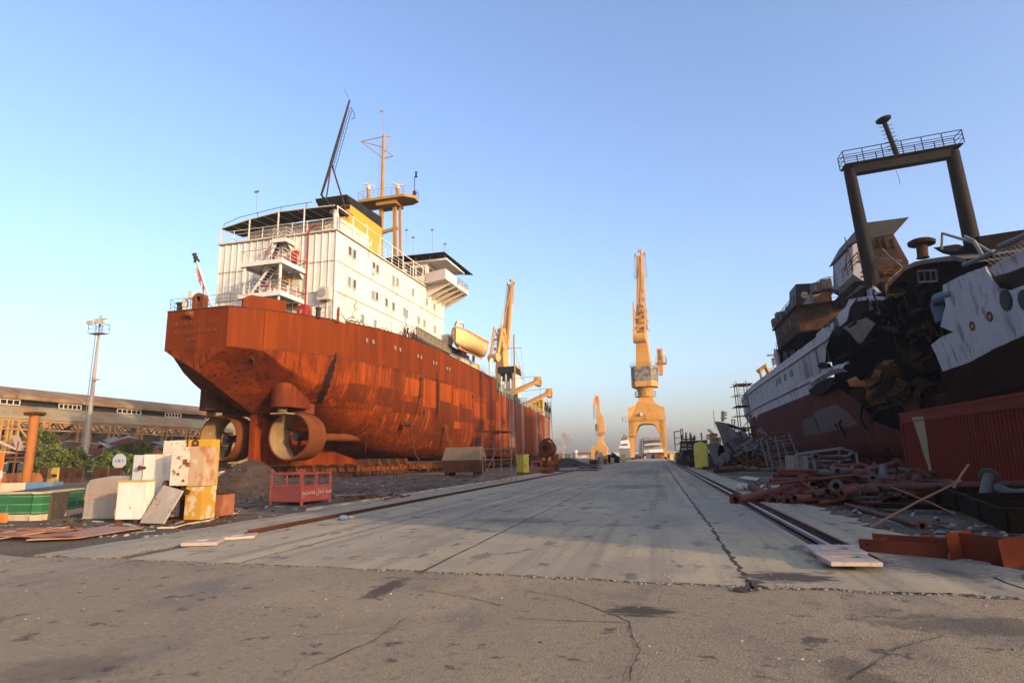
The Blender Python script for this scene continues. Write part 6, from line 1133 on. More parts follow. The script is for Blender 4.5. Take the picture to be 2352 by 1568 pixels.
# the sunlit torn plate, bent out of the side and facing aft
tp_ = [c3(*q) for q in ((1060, 785), (1135, 780), (1165, 835), (1185, 850), (1215, 840), (1265, 905), (1345, 915), (1325, 965), (1240, 1050), (1160, 1120), (1060, 1150), (940, 1180), (900, 1110), (910, 1060), (885, 1020), (900, 960), (940, 945), (985, 850))]
b = MB(); yb_ = 49.5
fy = lambda a, c: yb_+1.3*math.sin((a-1980)/30)*.5+(c-880)*.012
P = [Wk(a, c, 'y', fy(a, c)) for a, c in rag(tp_, 1.2, 7, 3)]
cen = Wk(2035, 880, 'y', yb_+.6); n_ = len(P); mid = [cen.lerp(p, .55)+V((0, .25*math.sin(i*.9), 0)) for i, p in enumerate(P)]
b.add(P+mid+[cen], [(i, (i+1) % n_, n_+(i+1) % n_, n_+i) for i in range(n_)]+[(n_+i, n_+(i+1) % n_, 2*n_) for i in range(n_)]); b.add([p+V((0, .06, 0)) for p in P+mid+[cen]], [(i, (i+1) % n_, n_+(i+1) % n_, n_+i) for i in range(n_)]+[(n_+i, n_+(i+1) % n_, 2*n_) for i in range(n_)])
tpo = b.build('torn_bulkhead', torn, wreck); b = MB()
for (p0_, p1_) in (((1130, 800), (955, 1110)), ((1170, 845), (985, 1125)), ((1310, 940), (1080, 1140)), ((1060, 850), (925, 1040))):
    a_, c_ = Wk(*c3(*p0_), 'y', yb_-.25), Wk(*c3(*p1_), 'y', yb_-.1); m_ = a_.lerp(c_, .5)+V((.25, -.1, -.25)); b.beam(a_, m_, .10, .3, (1, 0, 0)); b.beam(m_, c_, .10, .3, (1, 0, 0))
b.build('stiffener', burnt_br, tpo)
b = MB(); P = [Wk(*c3(*q), 'y', 51.5) for q in ((735, 955), (815, 925), (850, 960), (905, 965), (890, 1015), (820, 1010), (765, 1015))]; sheet(b, P, (0, .06, 0)); b.build('torn_flap', torn, wreck)
b = MB(); P = [Wk(*c3(*q), 'y', 51) for q in ((765, 1050), (850, 1010), (895, 1060), (910, 1110), (850, 1130), (800, 1110))]; sheet(b, P, (0, .06, 0)); b.build('torn_flap', burnt_br, wreck)
# funnel with its wedge top
yf = 72; P = [Wk(*c6(*q), 'y', yf) for q in ((815, 965), (1000, 935), (1105, 1125), (1105, 1250), (850, 1300))]
b = MB(); sheet(b, P, (0, 9, 0)); fn = b.build('funnel', mat('funnel_burnt', (.032, .016, .009), .85, spec=.05, layers=[((.07, .03, .013), (.6, .6, .35), .5, .64, .8), ((.010, .008, .007), (.9, .9, .3), .5, .62, .8)]), wreck)
b = MB(); P = [Wk(*c6(*q), 'y', yf-.15) for q in ((780, 858), (1110, 815), (1002, 936), (790, 968), (700, 1000))]; sheet(b, P, (0, 9, 0)); b.build('funnel_top', black, fn)
b = MB(); P = [Wk(*c6(*q), 'y', yf-.1) for q in ((715, 1010), (815, 962), (850, 1300), (720, 1215))]; sheet(b, P, (0, 8, 0)); b.build('funnel_side', MATS['scorched'], fn)
b = MB()
for x in (830, 885, 930, 985): a_, c_ = Wk(*c6(x, 962), 'y', yf-.12), Wk(*c6(x+20, 1030), 'y', yf-.12); b.beam(a_, c_, .12, .1)
for x0_, x1_ in ((832, 905), (935, 1008)): b.beam(Wk(*c6(x0_+18, 1032), 'y', yf-.12), Wk(*c6(x1_, 1015), 'y', yf-.12), .1, .1)
b.build('funnel_ribs', burnt, fn)
# goalpost mast
yg = 59.4; ll_t, ll_b, rl_t, rl_b = [Wk(x, y, 'y', yg) for x, y in ((1951, 392), (2008, 672), (2187, 350), (2240, 590))]
gpm = mat('goalpost_black', (.007, .0062, .0055), .65, spec=.06, layers=[((.020, .014, .008), (.5, .5, .2), .5, .66, .6)])
b = MB(); b.tube([ll_b, ll_b.lerp(ll_t, .3), ll_t], [.62, .6, .5], 18); b.tube([rl_b-V((0, 0, 1.5)), rl_b, rl_t], [.68, .66, .55], 18); gp_o = b.build('goalpost_leg', gpm, wreck, True)
b = MB(); b.tube([ll_b-V((0, 0, 3.0)), ll_b+V((0, 0, .5))], .66, 18); b.tube([rl_b-V((0, 0, 3)), rl_b-V((0, 0, .9))], .72, 18); b.build('leg_base', mat('leg_base_white', (.30, .29, .285), .7, layers=[((.04, .035, .035), (.9, .9, .5), .48, .58, .95), ((.3, .1, .05), (2, 2, 2), .6, .68, .8)]), gp_o, True)
ct, cb2 = Wk(1956, 391, 'y', yg), Wk(2184, 351, 'y', yg); b = MB(); b.beam(ct, cb2, .9, 1.0); b.beam(ct+V((-.7, 0, .4)), cb2+V((.8, 0, .4)), 1.5, .12); bo = b.build('crossbeam', gpm, wreck)
upw = V((0, 0, 1)); b = MB(); A_, B_ = ct+V((-.7, -.75, .45)), cb2+V((.9, -.75, .45)); b.rail([A_, B_], 1.25, .045, 3, 1.75); b.rail([A_+V((0, 1.5, 0)), B_+V((0, 1.5, 0))], 1.25, .045, 3, 1.75); b.rail([A_, A_+V((0, 1.5, 0))], 1.25, .04, 3, 1.5); b.rail([B_, B_+V((0, 1.5, 0))], 1.25, .04, 3, 1.5); b.build('beam_railing', gpm, bo)
m0, m1 = Wk(2062, 362, 'y', yg), Wk(2032, 283, 'y', yg); b = MB(); b.tube([m0, m1], [.23, .2], 10)
for k in range(7): p = m0.lerp(m1, .25+k*.11); b.tube([p-V((.55, 0, .05)), p+V((.55, 0, .05))], .03, 5)
b.build('pole_mast', gpm, bo); b = MB(); b.lathe(m1, [(.2, 0), (.62, .25), (.66, .35), (.66, .45), (.3, .5)], 18, (m1-m0).normalized()); b.build('mast_cap', gpm, bo, True)
b = MB(); p = Wk(2058, 392, 'y', yg); b.tube([p, p+V((.1, 0, -.9)), p+V((.05, 0, -1.4))], .02, 4); b.build('loose_wire', dark, bo)
# superstructure: burnt bridge block with windows
cn = Wk(1833, 730, 'x', 1.0); fr_ = Wk(1784, 785, 'x', 1.0); yh0, yh1 = cn.y, fr_.y; zt_ = Wk(1831, 704, 'x', 1.0).z; zb_ = Wk(1840, 760, 'x', 1.0).z
b = MB(); b.box(1, 14, yh0, yh1, zb_, zt_); hs = b.build('bridge_block', mat('bridge_burnt', (.048, .023, .012), .85, spec=.05, layers=[((.09, .04, .018), (.8, .8, .8), .5, .62, .8), ((.012, .010, .009), (.5, .5, .3), .48, .62, .8), ((.11, .10, .095), (1.5, 1.5, .6), .66, .74, .6)]), wreck)
for (x, y) in ((240, 455), (190, 520), (132, 580)):
    p = Wk(*c3(x, y), 'x', 1); b = MB(); b.obox((1, p.y, p.z), (.05, 0, 0), (0, .45, 0), (0, 0, .5)); b.build('window', black, hs)
for (x, y) in ((418, 385), (535, 375)):
    p = Wk(*c3(x, y), 'y', yh0); b = MB(); b.obox((p.x, yh0, p.z), (.55, 0, 0), (0, .05, 0), (0, 0, .5)); b.build('window', black, hs)
b = MB(); b.box(.7, 14.3, yh0-.4, yh1+.2, zt_, zt_+.2); b.box(.7, 14.3, yh0-.3, yh1+.3, zb_-.2, zb_); b.build('block_deck', burnt, hs)
b = MB(); b.rail([(.8, yh1, zt_+.2), (.8, yh0-.3, zt_+.2), (9, yh0-.3, zt_+.2)], 1.15, .05, 3, 2.0); b.rail([(.85, yh1, zb_+.1), (.85, yh0, zb_+.1)], 1.0, .04, 2, 3); b.build('block_railing', dark, hs)
P = [Wk(*c3(*q), 'y', yh0+1.5) for q in ((290, 122), (428, 115), (432, 300), (292, 310))]; b = MB(); sheet(b, P, (0, 4, 0)); sp_o = b.build('black_screen', black, hs)
P = [Wk(*c3(*q), 'y', yh0+1.4) for q in ((428, 180), (445, 270), (440, 305), (350, 308), (395, 230))]; b = MB(); sheet(b, P, (0, .1, 0)); b.build('white_screen', wr_white, hs)
p = Wk(*c3(367, 215), 'y', yh0+1.35); b = MB(); b.cyl(p, p+V((0, .1, 0)), .42, n=18); b.build('lamp_disc', cream, hs)
P = [Wk(*c3(*q), 'y', yh0+6) for q in ((435, 250), (590, 140), (600, 200), (610, 300), (440, 310))]; b = MB(); sheet(b, P, (0, 10, 0)); b.build('upper_bridge', burnt_br, hs)
P = [Wk(*c3(*q), 'y', yh0+5.5) for q in ((436, 215), (590, 135), (660, 140), (660, 160), (590, 160), (440, 245))]; b = MB(); sheet(b, P, (0, 12, 0)); b.build('upper_deck', mat('deck_grey', (.15, .145, .14), .8), hs)
b = MB(); b.rail([Wk(*c3(*q), 'y', yh0+5.6) for q in ((440, 205), (520, 150), (590, 130), (660, 135))], 1.1, .05, 3, 1.8); b.build('upper_railing', dark, hs)
b = MB()
for (x, y) in ((470, 150), (545, 125), (150, 405), (185, 390), (240, 350), (270, 320), (115, 450)):
    p = Wk(*c3(x, y+8), 'x', 2.5); b.obox(p, (.5, 0, 0), (0, .8, 0), (0, 0, rnd.uniform(.3, .8)))
b.build('roof_gear', dark, hs)
b = MB()
for y in (yh0+1, yh0+4.5, yh0+9, yh1-.5): b.beam((1.1, y, 13.4), (1.1, y, zb_-.2), .35)
b.box(4.5, 13, yh0+.5, yh1, 13.4, zb_-.2); b.build('under_block', burnt, hs)
b = MB(); b.box(.6, 3, yh1-.5, yh1+1.2, zb_-2.5, zb_+.2); b.build('far_pillar', wr_white, hs)
# sloping deckhouse side running up towards the break
b = MB(); plate(b, [c3(470, 575), c3(560, 490), c3(620, 445), c3(660, 380), c3(735, 310), c3(760, 260), c3(820, 240), c3(760, 330), c3(735, 440), c3(690, 480), c3(600, 545), c3(590, 590)], .4, .1, 0, .6); dh = b.build('deckhouse_side', wr_white, wreck)
b = MB()
for (x, y) in ((633, 485), (651, 470), (585, 505)): p = Wk(*c3(x, y), 'x', .38); b.obox(p, (.03, 0, 0), (0, .3, 0), (0, 0, .55))
b.build('opening', black, dh)
b = MB(); plate(b, [c3(465, 560), c3(530, 500), c3(600, 545), c3(570, 600), c3(480, 630)], -.15, .08, 0, .5); b.build('bulged_bulwark', wr_white, wreck)
b = MB()
for pts, x, m in (([(600, 290), (700, 190), (800, 100), (880, 95), (885, 130), (810, 140), (720, 230), (610, 320)], 1.2, 0), ([(750, 255), (900, 230), (1060, 240), (1060, 262), (900, 262), (800, 275), (740, 330), (725, 320)], .6, 2), ([(600, 340), (730, 250), (880, 150), (1060, 250), (1060, 420), (900, 410), (760, 450), (740, 340)], 3.0, 0), ([(890, 180), (960, 150), (1010, 200), (960, 230), (900, 235)], 1.5, 2)):
    plate(b, [c3(*q) for q in pts], x, .25, m, .8)
b.build('burnt_deckhouse', [burnt, burnt_br, wr_white], wreck)
# curved roof of the after deckhouse
rp_ = [c6(*q) for q in ((945, 1330), (965, 1270), (1075, 1160), (1150, 1125), (1250, 1105), (1420, 1085), (1500, 1108))]
P = [Wk(a, c, 'x', 2.0) for a, c in rp_]; b = MB(); b.grid([P, [p+V((11, 0, 0)) for p in P]]); b.grid([[p-V((0, 0, .3)) for p in P], [p+V((11, 0, -.3)) for p in P]]); b.grid([P, [p-V((0, 0, .3)) for p in P]]); b.build('curved_roof', mat('roof_soot', (.13, .095, .07), .8, layers=[((.06, .05, .045), (.6, .6, .6), .48, .62, .8)]), wreck)
b = MB(); y0_, y1_ = P[-1].y, P[2].y; b.box(3.2, 12.5, min(y0_, y1_)+.5, max(y0_, y1_), 10.8, P[3].z-.5); b.build('after_house', burnt, wreck)
b = MB(); q = [Wk(*c6(x, y), 'x', 2.6) for x, y in ((1170, 1190), (1300, 1185), (1305, 1260), (1180, 1268))]
for a_, c_ in zip(q, q[1:]+q[:1]): b.beam(a_, c_, .12)
for f in (.35, .7): b.beam(q[0].lerp(q[1], f), q[3].lerp(q[2], f), .09)
b.build('window_frame', MATS['deck_grey'], wreck)
P1 = [Wk(*c6(x, y), 'y', 55) for x, y in ((945, 1350), (935, 1300), (975, 1240), (1030, 1195), (1075, 1160))]; P2 = [Wk(*c6(x, y), 'y', 54) for x, y in ((1000, 1360), (1010, 1330), (1060, 1330), (1090, 1300), (1085, 1190))]
b = MB(); b.grid([P1, [p.lerp(q_, .5)+V((0, .5, 0)) for p, q_ in zip(P1, P2)], P2]); b.build('curved_flange', torn, wreck, True)
p = Wk(*c6(1205, 1100), 'y', 56); q = Wk(*c6(1197, 1015), 'y', 56); b = MB(); b.lathe(p, [(.5, 0), (.42, .1), (.42, (q-p).length), (1.0, (q-p).length+.1), (1.05, (q-p).length+.35), (.8, (q-p).length+.5)], 18, (q-p).normalized()); b.build('mushroom_vent', burnt_br, wreck, True)
b = MB(); plate(b, [c6(*q) for q in ((1275, 1028), (1300, 1030), (1345, 1050), (1500, 1055), (1520, 1060), (1570, 1110), (1490, 1120), (1420, 1085), (1345, 1070))], 4, 1.5, 0, .5); b.build('torn_deck', burnt, wreck)
b = MB()
for q, x, r_ in (([(1335, 1040), (1340, 928), (1480, 970), (1570, 995), (1680, 1060)], 3, .09), ([(1490, 1148), (1600, 1105), (1700, 1055)], -.2, .13), ([(1560, 985), (1620, 1085)], 1, .1), ([(1495, 950), (1570, 985)], 3, .09), ([(1735, 1018), (1905, 945), (1990, 900)], -.3, .12), ([(1690, 1065), (1800, 1030), (1990, 960)], -.1, .06), ([(870, 1100), (1050, 1120)], 4, .07), ([(925, 1038), (985, 1100), (1060, 1160)], 4, .06), ([(940, 1120), (915, 1200)], 4, .06)):
    b.tube([Wk(*c6(*p_), 'x', x) for p_ in q], r_, 6)
b.build('bent_railing', MATS['deck_grey'], wreck)
b = MB()
for i in range(16):
    a_ = Wk(2260+i*9, 622-i*4.6, 'x', -.25); b.tube([a_, Wk(2285+i*9, 585-i*4.6, 'x', -.1)], .015, 4); b.tube([Wk(2285+i*9, 612-i*4.6, 'x', -.25), Wk(2262+i*9, 596-i*4.6, 'x', -.1)], .015, 4)
b.build('safety_net', off_white, wreck)
b = MB()
for q in ([(1940, 545), (1952, 590), (1958, 625)], [(1948, 560), (1940, 625)]): b.tube([Wk(*p_, 'x', 5) for p_ in q], .06, 5)
for i in range(14): p = Wk(rnd.uniform(1955, 2060), rnd.uniform(596, 640), 'x', rnd.uniform(3, 7)); b.tube([p, p+V((rnd.uniform(-1.5, 1.5), rnd.uniform(-1, 1), rnd.uniform(-.5, .8)))], .05, 5)
b.rail([Wk(*q, 'x', 3) for q in ((1938, 645), (1960, 620), (1975, 605))], 1.1, .05, 3, 1.4); b.build('tangled_rods', rust_dark, wreck)
b = MB()
for i in range(30):
    p = Wk(*c6(rnd.uniform(870, 1010), rnd.uniform(1180, 1225)), 'y', rnd.uniform(60, 66)); d = V((rnd.uniform(-1.6, 1.6), rnd.uniform(-.5, .5), rnd.uniform(-.35, .35))); b.beam(p-d, p+d, .08, .14)
b.build('burnt_planks', burnt_br, wreck)
b = MB(); b.box(2.5, 12.5, 56, 84, 13.5, 15.5); b.build('midships_house', burnt, wreck)
# foredeck house, bow gear
b = MB(); b.box(3, 11, 112, 122, 9.8, 14.6); b.box(4, 9, 128, 134, 10, 14); b.build('foredeck_house', MATS['deck_grey'], wreck)
b = MB(); b.rail([(2.2, 108, 12.6), (2.6, 140, 13.2)], 1.1, .07, 3, 2.5); b.rail([(3, 112, 14.6), (11, 112, 14.6)], 1.1, .06, 3, 2.5); b.tube([(2.5, 118, 10), (2.2, 118, 16.5)], .25, 8); b.tube([(2.0, 119, 16), (3.4, 119, 17.0), (4, 119, 15)], .5, 8); b.build('foredeck_gear', ochre, wreck)
b = MB(); b.tube([Wk(1777, 842, 'x', 1.5), Wk(1779, 800, 'x', 1.5)], .09, 6); p = Wk(1775, 815, 'x', 1.5); b.obox(p, (.9, .2, 0), (0, .2, 0), (0, 0, .12)); b.obox(Wk(1778, 830, 'x', 1.5), (.3, 0, 0), (0, .3, 0), (0, 0, .5)); b.build('light_mast', off_white, wreck)
# blocks under the wreck
b = MB()
for i in range(26):
    y = 24+i*4.2; b.box(1.6, 3.0, y-.6, y+.6, 0, 1.1); b.box(6.5, 8.5, y-.6, y+.6, 0, .9)
o = b.build('support_blocks', rust_dark, wreck)
# scaffold at the bow
scf = thing('bow_scaffold', 'tall pipe scaffold with ladders standing at the far white bow of the wreck', 'scaffold', (16.0, 126, 0)); b = MB()
for x in (0, 1.8, 3.2):
    for y in (0, 3.5): b.tube([(x, y, 0), (x-.3, y, 15.5 if x < 2 else 13)], .09, 6)
b.build('standard', pm, scf); b = MB()
for z in (3.5, 6.2, 8.6, 10.4, 12.6, 14.6):
    for y in (0, 3.5): b.tube([(-1.2, y, z), (4.6, y, z+.25)], .07, 5)
    for x in (0, 1.8, 3.2): b.tube([(x-.2, -.6, z+.1), (x-.2, 4.4, z+.1)], .07, 5)
b.tube([(0, 0, 6), (3, 0, 10)], .07, 5); b.tube([(0, 0, 10), (3, 0, 12.6)], .07, 5); b.build('ledger', pm, scf); b = MB(); b.box(-.6, 3.8, -.4, 4, 10.5, 10.65); b.box(-.6, 3.2, -.4, 4, 6.3, 6.45); b.box(-.4, 2.6, -.4, 4, 14.7, 14.9); b.build('platform', rust_dark, scf); b = MB(); b.ladder((1, -.3, 10.6), (.9, -.3, 14.6), 1.8, (1, 0, 0), .06, .5); b.ladder((2.4, -.3, 6.4), (2.3, -.3, 10.4), 1.4, (1, 0, 0), .06, .5); b.ladder((.7, -.3, 1), (.6, -.3, 6.2), 1.4, (1, 0, 0), .06, .5); b.build('ladder', pm, scf)
lettering('HI', 1.6, face(Wk(1742, 962, 'x', .2), (.35, -1, 0), (0, 0, 1)), white, wreck, depth=.02)
# ------------------------------------------------------------------ red container
ctm = mat('container_red', (.125, .016, .009), .6, spec=.06, layers=[((.085, .013, .008), (1.2, 1.2, .5), .5, .68, .7), ((.11, .028, .018), (2.6, 2.6, 2.6), .63, .73, .6)], bump=.05)
ct_ = thing('shipping_container', 'red corrugated shipping container with a peeled cream streak, before the wreck', 'container', (9.5, 14.9, .35)); L_, Wd, H2 = 12.6, 2.44, 2.62
b = MB(); rows = [[], []]; y = .15; k = 0
while y < L_-.15:
    for dy, dx in ((0, .01), (.07, .01), (.11, .05), (.18, .05)): rows[0].append(V((dx, min(y+dy, L_-.15), .16))); rows[1].append(V((dx, min(y+dy, L_-.15), H2-.32)))
    y += .22
b.grid(rows); b.box(.08, Wd-.05, .12, L_-.12, .16, H2-.1); b.build('side_panel', ctm, ct_)
b = MB()
for x in (0, Wd-.12):
    for y in (0, L_-.14): b.box(x, x+.12, y, y+.14, 0, H2)
    b.box(x, x+.12, .14, L_-.14, 0, .16); b.box(x-.012, x+.1, .14, L_-.14, H2-.1, H2); 
b.box(.008, .08, .14, L_-.14, H2-.36, H2-.1); b.box(-.012, .1, .14, L_-.14, H2-.40, H2-.36); b.box(.12, Wd-.12, L_-.14, L_, H2-.12, H2); b.box(.1, Wd-.1, .02, L_-.02, H2-.03, H2-.005); b.build('corner_frame', ctm, ct_)
b = MB()
for x in (-.012, Wd-.13):
    for y in (-.012, L_-.148):
        for z in (-.01, H2-.11): b.box(x, x+.145, y, y+.162, z, z+.12)
b.build('corner_casting', ctm, ct_)
b = MB(); b.prism([*[(.0, pt(x_, y_, 'x', 9.5).y-14.9, max(.17, pt(x_, y_, 'x', 9.5).z-.35)) for x_, y_ in ((2094, 958), (2121, 956), (2130, 1015), (2133, 1045), (2139, 1075), (2142, 1094), (2135, 1094), (2131, 1068), (2122, 1045), (2112, 1010))]], (.008, 0, 0)); b.build('peeled_patch', mat('peeled_cream', (.22, .18, .10), .7), ct_)
b = MB(); b.box(.2, 2.2, .4, 1.0, -.35, 0); b.box(.2, 2.2, L_-1.2, L_-.6, -.35, 0); tag(b.build('timber_bearers', rust_dark, ct_))
# ------------------------------------------------------------------ pipe heap
pp = [mat('pipe_red', (.125, .034, .023), .6, layers=[((.08, .024, .017), (2, 2, 2), .5, .66, .7), ((.17, .065, .042), (1.2, 1.2, 1.2), .55, .7, .6)], bump=.05), mat('pipe_brown', (.085, .034, .023), .65, layers=[((.05, .023, .017), (2, 2, 2), .5, .66, .7), ((.2, .09, .06), (1.4, 1.4, 1.4), .56, .7, .6)], bump=.05), mat('pipe_grey', (.075, .066, .06), .6, layers=[((.17, .10, .07), (1.6, 1.6, 1.6), .55, .7, .7)], bump=.05)]
bore = mat('pipe_bore', (.035, .02, .015), .9)
c8 = lambda x, y: (1607.8+.3164*x, 976.2+.3164*y)
def pipe_thing(pts, r, m, lab, flanges=(1, 0), group='scrap pipes in the heap', name='scrap_pipe', cut=True):
    pts = [V(p) for p in pts]; o_ = V((pts[0].x, pts[0].y, 0)); t = thing(name, lab, 'pipe', o_, 0, group); q = [p-o_ for p in pts]
    # round the elbows
    out = [q[0]]
    for a_, m_, c_ in zip(q[:-2], q[1:-1], q[2:]):
        l1, l2 = (a_-m_).length, (c_-m_).length; k = min(r*3.2, l1*.45, l2*.45); s, e = m_+(a_-m_).normalized()*k, m_+(c_-m_).normalized()*k
        for i in range(6): f = i/5; out.append((s*(1-f)+m_*f)*(1-f)+(m_*(1-f)+e*f)*f)
    out.append(q[-1]); b = MB(); b.tube(out, r, 14, False); b.tube([p for p in out], r*.86, 14, False, 1)
    for i, j in ((0, 1), (-1, -2)):
        d = (out[i]-out[j]).normalized(); b.pipe(out[i]-d*.005, out[i]+d*.002, r, r*.85, 14)
        b.cyl(out[i]-d*r*2.2, out[i]-d*(r*2.2+.01), r*.87, n=12, mi=1)
    b.build('pipe_body', [m, bore], t, True, 40)
    for f, (i, j) in zip(flanges, ((0, 1), (-1, -2))):
        if f:
            d = (out[i]-out[j]).normalized(); b = MB(); b.pipe(out[i]-d*.03, out[i]+d*.012, r*1.75, r*.86, 22); ref = V((0, 0, 1)) if abs(d.z) < .9 else V((1, 0, 0)); a1 = d.cross(ref).normalized(); a2 = a1.cross(d)
            for k in range(8): w = out[i]+(a1*math.cos(k*.785)+a2*math.sin(k*.785))*r*1.38; b.cyl(w+d*.012, w+d*.016, r*.13, n=8, mi=1)
            b.build('flange', [m, bore], t)
    return t
def PP(lst): return [U(*c8(x, y), u) for x, y, u in lst]
rd, brn, gy = pp
P_ = [([(262, 570, 19.6), (735, 442, 22)], .125, rd, (1, 0), 'long red pipe with flange whose open end overhangs the rail groove'),
 ([(437, 540, 20.4), (738, 487, 23)], .10, rd, (1, 0), 'red pipe with flanged end just right of the longest overhanging one'),
 ([(532, 558, 20.0), (600, 560, 20.4), (790, 528, 22.5)], .105, brn, (1, 0), 'brown pipe with a wide bolted flange, third along the front of the heap'),
 ([(640, 568, 19.6), (900, 530, 21.4)], .10, rd, (1, 0), 'red pipe with bright rusty flange, fourth along the front of the heap'),
 ([(668, 596, 19.6), (850, 588, 20.5)], .07, brn, (0, 0), 'thin brown pipe lying lowest at the front of the heap'),
 ([(745, 520, 21.5), (745, 352, 21.5), (800, 345, 21.8), (935, 430, 23)], .155, rd, (0, 0), 'thick red elbow pipe arched over the left of the heap'),
 ([(1010, 400, 22.5), (965, 330, 22.7), (1000, 300, 23), (1035, 320, 23.4), (1030, 380, 23.6)], .16, rd, (0, 0), 'thick hooked red pipe bend at the top of the heap'),
 ([(1000, 395, 22.4), (1428, 275, 24.6)], .105, rd, (0, 1), 'long red pipe rising to the big round flange by the container'),
 ([(1012, 457, 20.2), (1700, 443, 19.4), (2420, 428, 18.3)], .105, brn, (1, 0), 'very long brown pipe lying level across the heap to the right edge'),
 ([(842, 555, 20.6), (885, 612, 19.3), (1392, 463, 20.5), (1372, 518, 20.3), (1272, 575, 19.8)], .062, rd, (0, 0), 'thin red zigzag pipe lying on the front of the heap'),
 ([(1062, 600, 18.8), (1618, 772, 13.6)], .062, brn, (0, 1), 'thin brown pipe stretching out of the heap towards the red beams'),
 ([(1510, 412, 22), (1702, 352, 23)], .07, rd, (1, 1), 'short red pipe with flanges at both ends before the container'),
 ([(1328, 310, 24), (1336, 425, 22.5)], .155, gy, (0, 0), 'thick grey pipe standing upright in the middle of the heap'),
 ([(2098, 368, 17.5), (2050, 660, 16.3)], .12, gy, (1, 0), 'dark grey pipe with flange standing up before the container'),
 ([(2140, 452, 17), (2260, 505, 16.8), (2420, 495, 16.5)], .13, gy, (0, 0), 'bent dark grey pipe running out at the right edge'),
 ([(372, 445, 22.5), (470, 502, 21.2)], .13, brn, (0, 0), 'short stubby brown pipe among the white gas cylinders'),
 ([(742, 412, 20.9), (870, 510, 20.5)], .055, rd, (1, 1), 'slim red pipe crossing the arched elbow pipe'),
 ([(1215, 350, 23), (1290, 400, 22.6)], .13, brn, (0, 0), 'brown pipe stub pointing at the camera in the upper heap'),
 ([(920, 395, 22.2), (950, 410, 21.6)], .12, rd, (1, 1), 'double flanged red spool beside the hooked bend'),
 ([(935, 490, 21), (965, 480, 21.6)], .11, brn, (1, 1), 'double flanged brown spool in the middle of the heap'),
 ([(1050, 405, 22.8), (1200, 405, 22.8), (1300, 410, 23.2), (1420, 425, 22)], .07, rd, (0, 1), 'red pipe with a slight bend and pale flange in the upper heap'),
 ([(1050, 540, 20), (1180, 610, 19.4)], .085, brn, (1, 0), 'brown flanged pipe dipping towards the dirt in the front'),
 ([(1180, 590, 19.4), (1230, 625, 19.2), (1290, 620, 19), (1310, 660, 18.6)], .07, rd, (0, 1), 'small red bent pipe lying on the dirt before the heap'),
 ([(1040, 300, 25), (1190, 290, 25.5), (1240, 330, 25)], .10, rd, (0, 0), 'curved red pipe at the rear top of the heap'),
 ([(1430, 320, 24), (1620, 350, 24)], .10, gy, (0, 0), 'grey pipe lying at the rear before the container'),
 ([(1140, 545, 20.2), (1500, 470, 21)], .08, brn, (0, 0), 'brown pipe slanting across the centre of the heap'),
 ([(1480, 395, 21.8), (1900, 415, 20.6)], .055, brn, (0, 0), 'slim brown pipe before the foot of the container'),
 ([(1560, 375, 21.5), (1600, 415, 21), (1560, 420, 21.4)], .16, brn, (1, 0), 'thick brown pipe stub with flange by the container foot')]
for pts, r_, m, fl, lab in P_:
    P = PP(pts)
    for p in P: p.z = max(p.z, r_+.01)
    pipe_thing(P, r_, m, lab, fl)
rnd = random.Random(9)
for i in range(96):
    a, c = rnd.uniform(690, 1640), 0; f = (a-690)/950; u = rnd.uniform(19.6, 25.5); p = U(*c8(a, 500), u); hmax = (1.5-.5*abs(f-.35))*(1-abs(u-22.5)/4.2); z = max(.08, rnd.random()*max(.15, hmax)); ang = rnd.gauss(.2, .8); L2 = rnd.uniform(.6, 2.6); d = V((math.cos(ang), math.sin(ang), rnd.uniform(-.12, .12)))*L2/2; r_ = rnd.choice((.05, .06, .075, .09, .11)); c_ = V((p.x, p.y, z)); pts = [c_-d, c_+d]
    if rnd.random() < .35: pts.append(c_+d+V((rnd.uniform(-.6, .6), rnd.uniform(-.6, .6), rnd.uniform(-.1, .35))))
    for q in pts: q.z = max(q.z, r_)
    pipe_thing(pts, r_, rnd.choice((rd, rd, brn, brn, gy)), 'scrap pipe half buried among others inside the red pipe heap', (rnd.random() < .4, rnd.random() < .3), 'pipes buried inside the heap')
# smaller pipe heaps farther along
for nm, (x0, x1), (y0, y1), n, grp in (('pipe in the low stack beside the spotted yellow cabinet', (1612, 1668), (1074, 1088), 9, 'low pipe stack by the spotted cabinet'), ('red pipe lying in the flat stack before the grey hull chunk', (1690, 1835), (1068, 1086), 16, 'flat pipe stack by the grey hull chunk')):
    for i in range(n):
        x, y = rnd.uniform(x0, x1), rnd.uniform(y0, y1); g_ = G(x, min(y, 1087)+1); d = V((rnd.uniform(.8, 1.1), rnd.uniform(.1, .9), rnd.uniform(0, .04)))*rnd.uniform(1.0, 2.2); z = rnd.uniform(.15, .2)+.13*(i % 3); pts = [g_+V((0, 0, z)), g_+d+V((0, 0, z))]
        pipe_thing(pts, rnd.choice((.09, .11, .13)), rnd.choice((rd, rd, brn)), 'red-brown '+nm, (0, 0), grp)
